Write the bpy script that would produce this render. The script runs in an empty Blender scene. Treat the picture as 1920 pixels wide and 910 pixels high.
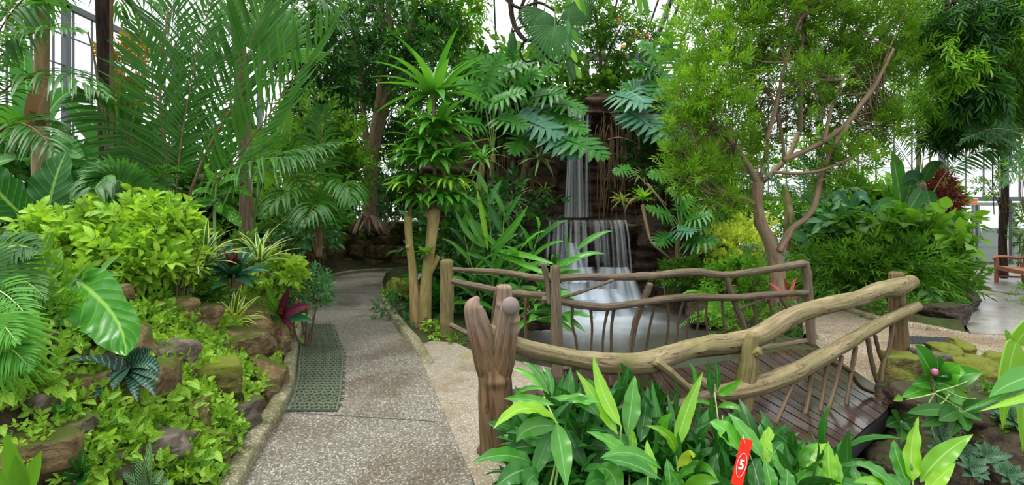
import bpy, math, random
import numpy as np
from mathutils import Vector
C = bpy.context.scene.collection
SC = bpy.context.scene

# ---------------------------------------------------------------- camera, light, exposure
F, CX, HY, EYE = 1000.0, 960.0, 410.0, 1.6          # focal length in px of the 1920 frame, principal column, horizon row, eye height
cam_d = bpy.data.cameras.new('camera'); cam = bpy.data.objects.new('camera', cam_d); C.objects.link(cam)
cam.location = (0, 0, EYE); cam.rotation_euler = (math.pi/2, 0, 0)
cam_d.sensor_width = 36; cam_d.lens = 36*F/1920; cam_d.shift_y = (HY-455)/1920
cam_d.clip_end = 200
SC.camera = cam
SC.view_settings.view_transform = 'Standard'; SC.view_settings.look = 'None'
SC.view_settings.gamma = 1; SC.view_settings.use_curve_mapping = False
SC.view_settings.exposure = 0.42
SC.cycles.max_bounces = 7; SC.cycles.diffuse_bounces = 4; SC.cycles.glossy_bounces = 3
SC.cycles.transmission_bounces = 4; SC.cycles.transparent_max_bounces = 16
SC.cycles.sample_clamp_indirect = 6
w = bpy.data.worlds.new('sky'); SC.world = w; w.use_nodes = True
wn = w.node_tree.nodes; wl = w.node_tree.links
bg = wn['Background']
tc = wn.new('ShaderNodeTexCoord'); sx = wn.new('ShaderNodeSeparateXYZ'); rp = wn.new('ShaderNodeValToRGB')
mr_ = wn.new('ShaderNodeMapRange'); mr_.inputs[1].default_value = -1; mr_.inputs[2].default_value = 1
wl.new(tc.outputs['Generated'], sx.inputs[0]); wl.new(sx.outputs['Z'], mr_.inputs[0]); wl.new(mr_.outputs[0], rp.inputs[0]); wl.new(rp.outputs[0], bg.inputs[0])
el = rp.color_ramp.elements; el[0].position = .38; el[0].color = (.10, .11, .10, 1); el[1].position = .95; el[1].color = (1, 1, 1, 1)
e_ = el.new(.495); e_.color = (.42, .43, .44, 1)
e_ = el.new(.62); e_.color = (.62, .63, .65, 1)
bg.inputs[1].default_value = 2.15                     # overcast white sky
sun_d = bpy.data.lights.new('sun', 'SUN'); sun_d.energy = 3.3; sun_d.angle = math.radians(30); sun_d.color = (1, .97, .9)
sun = bpy.data.objects.new('sun', sun_d); C.objects.link(sun)
sun.rotation_euler = (math.radians(6), math.radians(-20), 0)

# ---------------------------------------------------------------- helpers
rng = np.random.default_rng(7)
U = lambda a, b: float(rng.uniform(a, b))
def P(c, r, d): return np.array([(c-CX)*d/F, d, EYE-(r-HY)*d/F])
def G(c, r, z=0.0):
    d = (EYE-z)*F/(r-HY); return np.array([(c-CX)*d/F, d, z])
def nz(v): v = np.asarray(v, float); return v/(np.linalg.norm(v)+1e-9)
def rep(v): return np.repeat

class MB:
    """collects quads with per-vertex uv and a random tint value, and links them as one mesh"""
    def __init__(s): s.v=[]; s.q=[]; s.uv=[]; s.r=[]; s.m=[]; s.n=0
    def add(s, v, q, uv=None, r=0.5, m=0):
        v=np.asarray(v,float); q=np.asarray(q,int)
        s.v.append(v); s.q.append(q+s.n)
        s.uv.append(np.zeros((len(v),2)) if uv is None else np.asarray(uv,float))
        s.r.append(np.broadcast_to(np.asarray(r,float),(len(v),)))
        s.m.append(np.full(len(q),m)); s.n+=len(v)
    def inst(s, tpl, R, t, sc=None, r=None, m=0):
        """tpl=(v,q,uv); R (N,3,3) columns = local axes; t (N,3)"""
        v,q,uv=tpl; N=len(t)
        if N==0: return
        sc=np.ones(N) if sc is None else np.asarray(sc)
        V=np.einsum('nij,kj->nki',R,v)*sc[:,None,None]+t[:,None,:]
        Q=(q[None]+np.arange(N)[:,None,None]*len(v)).reshape(-1,q.shape[1])
        r=rng.random(N) if r is None else r
        s.add(V.reshape(-1,3),Q,np.tile(uv,(N,1)),np.repeat(r,len(v)),m)
    def build(s, name, mats, parent=None, smooth=True):
        v=np.concatenate(s.v); q=np.concatenate(s.q); uv=np.concatenate(s.uv); r=np.concatenate(s.r); mi=np.concatenate(s.m)
        me=bpy.data.meshes.new(name); me.vertices.add(len(v)); me.vertices.foreach_set('co',v.astype(np.float32).ravel())
        me.loops.add(q.size); me.loops.foreach_set('vertex_index',q.astype(np.int32).ravel())
        me.polygons.add(len(q)); me.polygons.foreach_set('loop_start',np.arange(0,q.size,4,dtype=np.int32))
        me.polygons.foreach_set('loop_total',np.full(len(q),4,np.int32))
        ul=me.uv_layers.new(name='UVMap'); ul.data.foreach_set('uv',uv[q.ravel()].astype(np.float32).ravel())
        at=me.attributes.new('rnd','FLOAT','POINT'); at.data.foreach_set('value',r.astype(np.float32))
        me.update(calc_edges=True)
        mats=mats if isinstance(mats,(list,tuple)) else [mats]
        for m in mats: me.materials.append(m)
        me.polygons.foreach_set('material_index',mi.astype(np.int32))
        me.polygons.foreach_set('use_smooth',np.full(len(q),smooth))
        o=bpy.data.objects.new(name,me); C.objects.link(o)
        if parent is not None:
            o.parent=parent; o.matrix_parent_inverse=parent.matrix_basis.inverted()
        return o
def tag(o,label,cat,group=None,kind=None):
    if label: o['label']=label
    if cat: o['category']=cat
    if group: o['group']=group
    if kind: o['kind']=kind
    return o
def thing(name,label,cat,loc=(0,0,0),group=None):
    o=bpy.data.objects.new(name,None); C.objects.link(o); o.location=loc; o.empty_display_size=.1
    o.matrix_basis.translation=Vector(loc)
    return tag(o,label,cat,group)
LANDMARKS=[(240,690,'the banded rosette'),(190,580,'the drooping leaf'),(440,605,'the gold striped rosette'),(275,875,'the herringbone plant'),(45,860,'the broad corner blades'),(527,595,'the purple leaved plant'),(122,770,'the paired round leaves'),(487,500,'the cream striped rosette'),(210,510,'the lime bush'),(40,620,'the edge fan palm'),(545,690,'the drainage mat'),(150,880,'the dark round leaved seedling'),(437,520,'the maroon hearted rosette')]
def near(c,r):
    a,b,n=min(LANDMARKS,key=lambda l:math.hypot(l[0]-c,l[1]-r)); dx,dy=c-a,r-b
    return ('just ' if math.hypot(dx,dy)<45 else '')+(('right of ' if dx>0 else 'left of ') if abs(dx)>abs(dy)*1.6 else ('below ' if dy>0 else 'above ') if abs(dy)>abs(dx)*1.6 else ('below and right of ' if dy>0 and dx>0 else 'below and left of ' if dy>0 else 'above and right of ' if dx>0 else 'above and left of '))+n
def struct(o): o['kind']='structure'; return o
def copy_tree(root,loc,rz,label=None,scale=1.0):
    c=root.copy(); C.objects.link(c); c.location=loc; c.rotation_euler=(0,0,rz); c.scale=(scale,)*3
    if label: c['label']=label
    for ch in list(root.children):
        d=ch.copy(); C.objects.link(d); d.parent=c; d.matrix_parent_inverse=ch.matrix_parent_inverse.copy()
    return c

# ---- smooth noise from sines
def snoise(p,f,seed,octs=3):
    rg=np.random.default_rng(seed); out=np.zeros(len(p)); a=1
    for o in range(octs):
        for k in range(4):
            d=nz(rg.normal(size=3)); out+=a*np.sin((p@d)*f*rg.uniform(.7,1.4)+rg.uniform(0,6.28))/4
        f*=2.1; a*=.5
    return out
def bez(P0,P1,P2,n):
    t=np.linspace(0,1,n)[:,None]; return (1-t)**2*P0+2*t*(1-t)*P1+t*t*P2
def spline(pts,n):
    """Catmull-Rom through pts (any dimension)"""
    p=np.asarray(pts,float); p=np.vstack([2*p[0]-p[1],p,2*p[-1]-p[-2]]); m=len(p)-3
    u=np.linspace(0,m-1e-6,n); i=u.astype(int); t=(u-i)[:,None]
    a,b,c,d=p[i],p[i+1],p[i+2],p[i+3]
    return .5*(2*b+(c-a)*t+(2*a-5*b+4*c-d)*t*t+(3*b-3*c+d-a)*t**3)
def frames(pts):
    T=np.gradient(pts,axis=0); T/=np.linalg.norm(T,axis=1)[:,None]+1e-9
    up=np.array([0,0,1.]) if abs(T[0,2])<.9 else np.array([0,1.,0])
    X=[]; x=nz(np.cross(T[0],up))
    for t in T:
        x=nz(x-t*np.dot(x,t)); X.append(x)
    X=np.array(X); return T,X,np.cross(T,X)
def tube(mb,pts,rad,k=10,rough=0.0,seed=0,m=0,cap=True,r=.5,knots=0):
    pts=np.asarray(pts,float); n=len(pts); rad=np.broadcast_to(np.asarray(rad,float),(n,)).copy()
    if cap:
        pts=np.vstack([pts[0],pts[0],pts,pts[-1],pts[-1]]); 
        d0=nz(pts[2]-pts[3])*rad[0]*.35; d1=nz(pts[-3]-pts[-4])*rad[-1]*.35
        pts[0]=pts[0]+d0; pts[1]=pts[1]+d0*.8; pts[-1]=pts[-1]+d1; pts[-2]=pts[-2]+d1*.8
        rad=np.concatenate([[rad[0]*.02,rad[0]*.75],rad,[rad[-1]*.75,rad[-1]*.02]]); n+=4
    T,X,Y=frames(pts)
    a=np.linspace(0,2*np.pi,k+1)[:-1]
    ring=np.cos(a)[None,:,None]*X[:,None,:]+np.sin(a)[None,:,None]*Y[:,None,:]
    R=np.repeat(rad[:,None],k,1)
    if rough>0:
        q=(pts[:,None,:]+ring*rad[:,None,None]).reshape(-1,3)
        R=R*(1+rough*snoise(q,3.5/max(rad.max(),.02)*.35,seed,3).reshape(n,k))
        rg=np.random.default_rng(seed+5)
        for _ in range(knots):
            i=rg.integers(2,n-2); j=rg.integers(0,k)
            di=(np.arange(n)-i)[:,None]; dj=((np.arange(k)-j+k//2)%k-k//2)[None]
            R*=1+.28*np.exp(-(di**2)/2.-(dj**2)/2.)
    V=pts[:,None,:]+ring*R[:,:,None]
    # duplicate seam for uv
    V=np.concatenate([V,V[:,:1]],1); kk=k+1
    L=np.concatenate([[0],np.cumsum(np.linalg.norm(np.diff(pts,axis=0),axis=1))])
    uu=np.linspace(0,1,kk); uv=np.stack([np.tile(uu,(n,1)),np.repeat(L[:,None],kk,1)],-1).reshape(-1,2)
    i=np.arange(n-1)[:,None]*kk; j=np.arange(k)[None]
    q=np.stack([i+j,i+j+1,i+kk+j+1,i+kk+j],-1).reshape(-1,4)
    mb.add(V.reshape(-1,3),q,uv,r,m)
def grid_faces(n,m):
    i=np.arange(n-1)[:,None]*m; j=np.arange(m-1)[None]
    return np.stack([i+j,i+j+1,i+m+j+1,i+m+j],-1).reshape(-1,4)
# ---- outlines: half width along t
def p_lance(t): return np.maximum(.012,np.sin(np.pi*np.clip(t,0,1)**.75)**.9)
def p_strap(t): return np.maximum(.015,np.clip(t*6+.45,0,1)*np.clip((1-t)*2.6,0,1)**.8)
def p_oval(t): return np.maximum(.012,np.sqrt(np.maximum(0,1-(2*t-1)**2))*(1-.25*t))
def p_heart(t): return np.maximum(.012,np.clip((t+.02)*9,0,1)**.55*(1-t**1.7)**.85)
def p_needle(t): return np.maximum(.03,(1-t)**.5*np.clip(t*8+.3,0,1))
def leaf(mb,P0,P1,P2,W,prof=p_lance,n=12,m=5,fold=.25,wave=0,nrm=(0,-.5,1),r=None,mat=0,stalk=0,seed=None,cut=None):
    """a leaf whose midrib follows a bezier through world points, facing nrm"""
    P0,P1,P2=map(lambda a:np.asarray(a,float),(P0,P1,P2))
    c=bez(P0,P1,P2,n); T=np.gradient(c,axis=0); T/=np.linalg.norm(T,axis=1)[:,None]+1e-9
    S=np.cross(T,np.asarray(nrm,float)); S/=np.linalg.norm(S,axis=1)[:,None]+1e-9
    Nn=np.cross(S,T)
    t=np.linspace(0,1,n); tt=np.clip((t-stalk)/(1-stalk),0,1)
    wd=np.where(t<stalk,.03,prof(tt))*W/2
    s=np.linspace(-1,1,m)
    ph=rng.uniform(0,6.28) if seed is None else seed
    wv=wave*W*np.sin(tt[:,None]*22+ph+np.sign(s)[None]*1.3)*np.abs(s)[None]**2+wave*.6*W*np.sin(tt[:,None]*9+ph*2)*s[None]**2
    V=c[:,None]+S[:,None]*(wd[:,None]*s[None])[:,:,None]+Nn[:,None]*((fold*wd[:,None]*np.abs(s)[None]**1.2)+wv*np.clip(wd/W*4,0,1)[:,None])[:,:,None]
    uv=np.stack([np.tile(s*.5+.5,(n,1)),np.repeat(tt[:,None],m,1)],-1).reshape(-1,2)
    mb.add(V.reshape(-1,3),grid_faces(n,m),uv,U(0,1) if r is None else r,mat)
# ---- templates (along +Y, face +Z)
def blade(L=1,W=.2,n=5,m=3,prof=p_lance,fold=.3,droop=0.0,rise=0.0):
    t=np.linspace(0,1,n); ang=rise-droop*t
    dy=np.cos(ang); dz=np.sin(ang)
    y=np.concatenate([[0],np.cumsum((dy[1:]+dy[:-1])/2)])/(n-1)*L; z=np.concatenate([[0],np.cumsum((dz[1:]+dz[:-1])/2)])/(n-1)*L
    s=np.linspace(-1,1,m); wd=prof(t)*W/2
    V=np.zeros((n,m,3)); V[:,:,0]=wd[:,None]*s; V[:,:,1]=y[:,None]-np.sin(ang)[:,None]*fold*wd[:,None]*np.abs(s); V[:,:,2]=z[:,None]+np.cos(ang)[:,None]*fold*wd[:,None]*np.abs(s)
    uv=np.stack([np.tile(s*.5+.5,(n,1)),np.repeat(t[:,None],m,1)],-1).reshape(-1,2)
    return V.reshape(-1,3),grid_faces(n,m),uv
def diamond(L,W,fold=.2):
    v=np.array([[0,0,0],[-W/2,L*.3,fold*W/2],[-W*.36,L*.68,fold*W*.36],[0,L,-L*.08],[W*.36,L*.68,fold*W*.36],[W/2,L*.3,fold*W/2]])
    return v,np.array([[0,3,2,1],[0,5,4,3]]),np.array([[.5,0],[0,.3],[.14,.68],[.5,1],[.86,.68],[1,.3]])
def needle(L,W):
    v=np.array([[0,0,0],[-W/2,L*.45,W*.1],[0,L,-L*.05],[W/2,L*.45,W*.1]]); return v,np.array([[0,3,2,1]]),np.array([[.5,0],[0,.5],[.5,1],[1,.5]])
def basis(Y,Zh):
    """rotation matrices with local y=Y (N,3) and z close to Zh"""
    Y=Y/(np.linalg.norm(Y,axis=1)[:,None]+1e-9); X=np.cross(Y,Zh); X/=np.linalg.norm(X,axis=1)[:,None]+1e-9
    return np.stack([X,Y,np.cross(X,Y)],-1)
def merge(tpl,R,t,sc=None):
    v,q,uv=tpl; N=len(t); sc=np.ones(N) if sc is None else sc
    V=(np.einsum('nij,kj->nki',R,v)*sc[:,None,None]+t[:,None,:]).reshape(-1,3)
    return V,(q[None]+np.arange(N)[:,None,None]*len(v)).reshape(-1,4),np.tile(uv,(N,1))
def sprig(tpl,L,k,spread=.9,droop=.2,seed=1,whorl=False,flat=False):
    """a twig of length L along +Y carrying k leaves"""
    rg=np.random.default_rng(seed); t=np.linspace(.12,1,k); az=np.arange(k)*(2.4 if not whorl else 1.57)+rg.uniform(-.3,.3,k)
    if flat: az=np.where(np.arange(k)%2==0,0,np.pi)+rg.uniform(-.4,.4,k)
    el=spread*(1-.45*t)
    out=np.stack([np.cos(az)*np.sin(el),np.cos(el),np.sin(az)*np.sin(el)-droop*t],-1)
    pos=np.stack([rg.uniform(-.01,.01,k)*L,t*L,-droop*.5*L*t*t],-1)
    Z=np.tile([0,0,1.],(k,1))+rg.normal(size=(k,3))*.3
    return merge(tpl,basis(out,Z),pos,rg.uniform(.7,1.1,k))
def rand_dirs(n): d=rng.normal(size=(n,3)); return d/np.linalg.norm(d,axis=1)[:,None]
def blob(mb,tpls,c,rad,n,up=.3,sc=(.8,1.25),shell=.55,m=0,droop=0,rr=(0,1)):
    """sprigs spread through an ellipsoid, pointing outwards"""
    c=np.asarray(c,float); rad=np.asarray(rad,float)*np.ones(3)
    d=rand_dirs(n); rr_=shell+(1-shell)*rng.random(n)**.6; rr_[rng.random(n)<.25]*=.6
    pos=c+d*rad*rr_[:,None]
    Y=d+np.array([0,0,up])+rng.normal(size=(n,3))*.45; Y[:,2]-=droop
    Z=np.tile([0,0,1.],(n,1))+rng.normal(size=(n,3))*.45
    R=basis(Y,Z); S=rng.uniform(*sc,n); k=rng.integers(0,len(tpls),n); col=rng.uniform(*rr,n)
    for i,t in enumerate(tpls):
        a=k==i; mb.inst(t,R[a],pos[a],S[a],col[a],m)
    return pos
def rosette(mb,c,n,L,W,e0=(.2,1.3),droop=1.6,prof=p_strap,fold=.35,nseg=9,m=3,mat=0,axis=(0,0,1),up0=0.02,az=(0,2*np.pi),h=0.0,lv=.2):
    """strap leaves arching out of one centre"""
    c=np.asarray(c,float)
    for i in range(n):
        a=az[0]+(az[1]-az[0])*((i*0.618034)%1)+U(-.15,.15); f=(i+.5)/n
        e=e0[0]+(e0[1]-e0[0])*f+U(-.1,.1); l=L*U(1-lv,1+lv)*(1-.25*f)
        tp=blade(l,W*U(.85,1.15),nseg,m,prof,fold,droop*U(.7,1.2)*(1-.4*f),e)
        ca,sa=math.cos(a),math.sin(a)
        R=np.array([[[sa,ca,0],[-ca,sa,0],[0,0,1.]]])
        ax=nz(axis)
        if abs(ax[2])<.999:
            x=nz(np.cross([0,1,0],ax)); y=np.cross(ax,x); M=np.stack([x,y,ax],-1); R=M[None]@R
        mb.inst(tp,R,(c+ax*(up0*f+h*f))[None],None,np.array([U(0,1)]),mat)
def frond(mb,P0,P1,P2,L=.5,W=.035,n=40,start=.12,vee=.25,droop=.5,sweep=(1.25,.45),mat=0,rmat=1,rad=.012,nrm=None,prof=p_lance,nseg=4,both=True,lens=None,jit=.08):
    """pinnate palm leaf: rachis through a bezier, leaflets on both sides"""
    P0,P1,P2=map(lambda a:np.asarray(a,float),(P0,P1,P2))
    K=24; c=bez(P0,P1,P2,K); tube(mb,c,np.linspace(rad,rad*.25,K),5,m=rmat,cap=False)
    ts=np.linspace(start,1,n); cc=bez(P0,P1,P2,200); T=np.gradient(cc,axis=0); T/=np.linalg.norm(T,axis=1)[:,None]
    idx=(ts*199).astype(int); col=U(0,1)
    for t,i in zip(ts,idx):
        Tt=T[i]; up=np.array([0,0,1.]) if nrm is None else np.asarray(nrm,float)
        S=nz(np.cross(Tt,up)); N_=np.cross(S,Tt)
        u=(t-start)/(1-start); lf=(math.sin(math.pi*min(1,(u*.86+.16)))**.6 if lens is None else lens(u))
        a=sweep[0]+(sweep[1]-sweep[0])*u
        for sd in (-1,1):
            d=S*sd*math.sin(a)+Tt*math.cos(a)+N_*vee+rng.normal(size=3)*jit
            l=L*max(.15,lf)*U(.9,1.1); d=nz(d)
            p0=cc[i]; p2=p0+d*l; p2[2]-=droop*l*.5; p1=p0+d*l*.5; p1[2]+=droop*l*.08
            q=bez(p0,p1,p2,nseg+1); q_T=np.gradient(q,axis=0); q_T/=np.linalg.norm(q_T,axis=1)[:,None]
            s_=np.cross(q_T,N_+np.array([0,0,.05])); s_/=np.linalg.norm(s_,axis=1)[:,None]+1e-9; nn=np.cross(s_,q_T)
            w_=prof(np.linspace(0,1,nseg+1))*W/2
            V=np.stack([q-s_*w_[:,None]+nn*w_[:,None]*.3,q,q+s_*w_[:,None]+nn*w_[:,None]*.3],1).reshape(-1,3)
            uv=np.stack([np.tile([0,.5,1],(nseg+1,1)),np.repeat(np.linspace(0,1,nseg+1)[:,None],3,1)],-1).reshape(-1,2)
            mb.add(V,grid_faces(nseg+1,3),uv,np.clip(col*.6+U(0,.4),0,1),mat)
def fan(mb,base,hub,nrm,axis,Rr=.5,n=30,ang=2.6,W=.04,droop=.15,mat=0,rmat=1,prof=p_strap,join=.45,rad=.01,bow=.12):
    """palmate palm leaf: pleated segments round a hub, on a stalk"""
    hub=np.asarray(hub,float); nrm=nz(nrm); ax=nz(np.asarray(axis,float)-nrm*np.dot(axis,nrm)); sd=np.cross(nrm,ax)
    if base is not None: tube(mb,bez(np.asarray(base,float),(np.asarray(base)+hub)/2+np.array([0,0,bow]),hub,10),rad,6,m=rmat,cap=False)
    col=U(0,1)
    for i in range(n):
        a=-ang+2*ang*i/(n-1); d=ax*math.cos(a)+sd*math.sin(a); l=Rr*(1-.28*abs(a/ang)**2)*U(.95,1.05)
        q=np.array([hub+d*l*t+nrm*(.10*l*math.sin(t*3)) for t in np.linspace(0,1,7)]); q[:,2]-=droop*l*np.linspace(0,1,7)**2.2
        side=np.cross(nrm,d); t=np.linspace(0,1,7)
        wd=np.minimum(math.tan(ang/(n-1))*l*t*1.08+.002,W/2)*np.clip((1-t)*3.0,.05,1)
        V=np.stack([q-side*wd[:,None]-nrm*wd[:,None]*.45,q,q+side*wd[:,None]-nrm*wd[:,None]*.45],1).reshape(-1,3)
        uv=np.stack([np.tile([0,.5,1],(7,1)),np.repeat(t[:,None],3,1)],-1).reshape(-1,2)
        mb.add(V,grid_faces(7,3),uv,np.clip(col*.7+U(0,.3),0,1),mat)
def splitleaf(mb,base,att,tip,nrm,W=.5,lobes=8,mat=0,rmat=1,droop=.15,rad=.012,wavy=.15,bow=.2,lobew=1.0):
    """deeply cut philodendron leaf on a stalk"""
    base,att,tip=map(lambda a:np.asarray(a,float),(base,att,tip))
    if base is not None: tube(mb,bez(base,(base+att)/2+np.array([0,0,bow]),att,12),np.linspace(rad,rad*.6,12),6,m=rmat,cap=False)
    L=np.linalg.norm(tip-att); mid=(att+tip)/2+nz(nrm)*L*.12; r=U(0,1)
    leaf(mb,att,mid,tip,W*.34,lambda t:np.maximum(.05,(1-t)**.6),14,3,.2,0,nrm,r,mat)
    c=bez(att,mid,tip,60); T=np.gradient(c,axis=0); T/=np.linalg.norm(T,axis=1)[:,None]
    for k in range(lobes):
        u=k/(lobes-1); i=int((.02+.86*u)*59); Tt=T[i]; S=nz(np.cross(Tt,nrm)); N_=np.cross(S,Tt)
        ll=W*.5*(math.sin(math.pi*(.30+.62*u))**.8)
        a=2.0-1.35*u
        for sd in (-1,1):
            d=nz(S*sd*math.sin(a)+Tt*math.cos(a)); p0=c[i]-d*0.0; p2=c[i]+d*ll*U(.9,1.1)+N_*U(-.05,.12)*ll; p2[2]-=droop*ll
            p1=(p0+p2)/2+N_*ll*.10+Tt*ll*.10
            leaf(mb,p0,p1,p2,L/lobes*1.15*lobew,lambda t:np.maximum(.02,np.clip(.75+t*1.0,0,1)*(1-t**3)**.8*(1-.22*np.sin(t*14)**2)),9,3,.15,0.02,N_,r,mat)
def rock(mb,c,size,seed,cuts=14,strata=.0,rough=.06,sub=24,m=0,rz=0,flat=.9):
    """a cut boulder: sphere grid clamped by random planes, roughened"""
    rg=np.random.default_rng(seed); nu,nv=sub*2,sub
    th=np.linspace(0,2*np.pi,nu+1); ph=np.linspace(0.001,np.pi-.001,nv)
    p=np.stack([np.cos(th)[None]*np.sin(ph)[:,None],np.sin(th)[None]*np.sin(ph)[:,None],np.repeat(np.cos(ph)[:,None],nu+1,1)],-1).reshape(-1,3)
    p=np.sign(p)*np.abs(p)**.72; 
    for k in range(cuts):
        n=nz(rg.normal(size=3)*[1,1,.6]); d=rg.uniform(.62,.92); e=p@n-d; p=p-np.maximum(e,0)[:,None]*n[None]
    e=p[:,2]-flat*.8; p[:,2]-=np.maximum(e,0)*.9
    nzv=snoise(p,3.2,seed,4)*rough*1.5+(1-np.abs(snoise(p,4.5,seed+9,3)))*rough*1.3+snoise(p*[1,1,2.5],9,seed+1,2)*rough*.6
    if strata: nzv+=strata*np.sign(np.sin(p[:,2]*9+snoise(p,2,seed+3,1)*1.2+seed))*.5
    p=p*(1+nzv)[:,None]*np.asarray(size)/2*1.12
    ca,sa=math.cos(rz),math.sin(rz); p=p@np.array([[ca,sa,0],[-sa,ca,0],[0,0,1]])
    f=grid_faces(nv,nu+1)
    mb.add(p+np.asarray(c),f,np.stack([p[:,0],p[:,1]],-1),rg.random(),m)
def box(mb,c,s,rz=0,m=0,bev=0):
    x,y,z=np.asarray(s)/2.; v=np.array([[-x,-y,-z],[x,-y,-z],[x,y,-z],[-x,y,-z],[-x,-y,z],[x,-y,z],[x,y,z],[-x,y,z]])
    ca,sa=math.cos(rz),math.sin(rz); v=v@np.array([[ca,sa,0],[-sa,ca,0],[0,0,1]])+np.asarray(c)
    q=np.array([[0,3,2,1],[4,5,6,7],[0,1,5,4],[1,2,6,5],[2,3,7,6],[3,0,4,7]])
    mb.add(v[q].reshape(-1,3),np.arange(24).reshape(6,4),np.tile([[0,0],[1,0],[1,1],[0,1]],(6,1)),.5,m)
def beam(mb,a,b,wx=.05,wz=.05,m=0):
    a=np.asarray(a,float); b=np.asarray(b,float); T=nz(b-a); up=np.array([0,0,1.]) if abs(T[2])<.95 else np.array([0,1.,0])
    X=nz(np.cross(T,up)); Z=np.cross(X,T); v=[]
    for p in (a,b):
        for sx_,sz_ in ((-1,-1),(1,-1),(1,1),(-1,1)): v.append(p+X*sx_*wx/2+Z*sz_*wz/2)
    v=np.array(v); q=np.array([[0,3,2,1],[4,5,6,7],[0,1,5,4],[1,2,6,5],[2,3,7,6],[3,0,4,7]])
    L=np.linalg.norm(b-a); mb.add(v[q].reshape(-1,3),np.arange(24).reshape(6,4),np.tile([[0,0],[wx,0],[wx,L],[0,L]],(6,1)),.5,m)

# ---------------------------------------------------------------- materials
class NT:
    def __init__(s,name):
        s.m=bpy.data.materials.new(name); s.m.use_nodes=True; s.t=s.m.node_tree; s.n=s.t.nodes; s.l=s.t.links
        s.b=s.n['Principled BSDF']; s.out=s.n['Material Output']
    def put(s,sock,v):
        if isinstance(v,bpy.types.NodeSocket): s.l.new(v,sock)
        elif isinstance(v,(tuple,list)) and len(v)==3 and sock.type=='RGBA': sock.default_value=(*v,1)
        else: sock.default_value=v
    def math(s,op,a,b=0,c=None):
        n=s.n.new('ShaderNodeMath'); n.operation=op; s.put(n.inputs[0],a); s.put(n.inputs[1],b)
        if c is not None: s.put(n.inputs[2],c)
        return n.outputs[0]
    def mix(s,f,a,b,bt='MIX'):
        n=s.n.new('ShaderNodeMix'); n.data_type='RGBA'; n.blend_type=bt; s.put(n.inputs[0],f); s.put(n.inputs[6],a); s.put(n.inputs[7],b); return n.outputs[2]
    def step(s,x,lo,hi):
        n=s.n.new('ShaderNodeMapRange'); n.interpolation_type='SMOOTHSTEP'; s.put(n.inputs[0],x); n.inputs[1].default_value=lo; n.inputs[2].default_value=hi; return n.outputs[0]
    def coord(s,kind='Object',scale=(1,1,1)):
        n=s.n.new('ShaderNodeTexCoord'); mp=s.n.new('ShaderNodeMapping'); mp.inputs['Scale'].default_value=scale; s.l.new(n.outputs[kind],mp.inputs[0]); return mp.outputs[0]
    def noise(s,co,sc,det=4,dist=0,rough=.55):
        n=s.n.new('ShaderNodeTexNoise'); s.put(n.inputs['Vector'],co); n.inputs['Scale'].default_value=sc; n.inputs['Detail'].default_value=det; n.inputs['Distortion'].default_value=dist; n.inputs['Roughness'].default_value=rough; return n.outputs[0]
    def vor(s,co,sc,out='Distance',feat='F1'):
        n=s.n.new('ShaderNodeTexVoronoi'); n.feature=feat; s.put(n.inputs['Vector'],co); n.inputs['Scale'].default_value=sc; return n.outputs[out]
    def attr(s,name): n=s.n.new('ShaderNodeAttribute'); n.attribute_name=name; return n.outputs['Fac']
    def uv(s):
        n=s.n.new('ShaderNodeUVMap'); n.uv_map='UVMap'; x=s.n.new('ShaderNodeSeparateXYZ'); s.l.new(n.outputs[0],x.inputs[0]); return x.outputs[0],x.outputs[1],n.outputs[0]
    def bump(s,h,st=.3,d=.01):
        n=s.n.new('ShaderNodeBump'); n.inputs['Strength'].default_value=st; n.inputs['Distance'].default_value=d; s.put(n.inputs['Height'],h); s.l.new(n.outputs[0],s.b.inputs['Normal']); return n.outputs[0]
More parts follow.
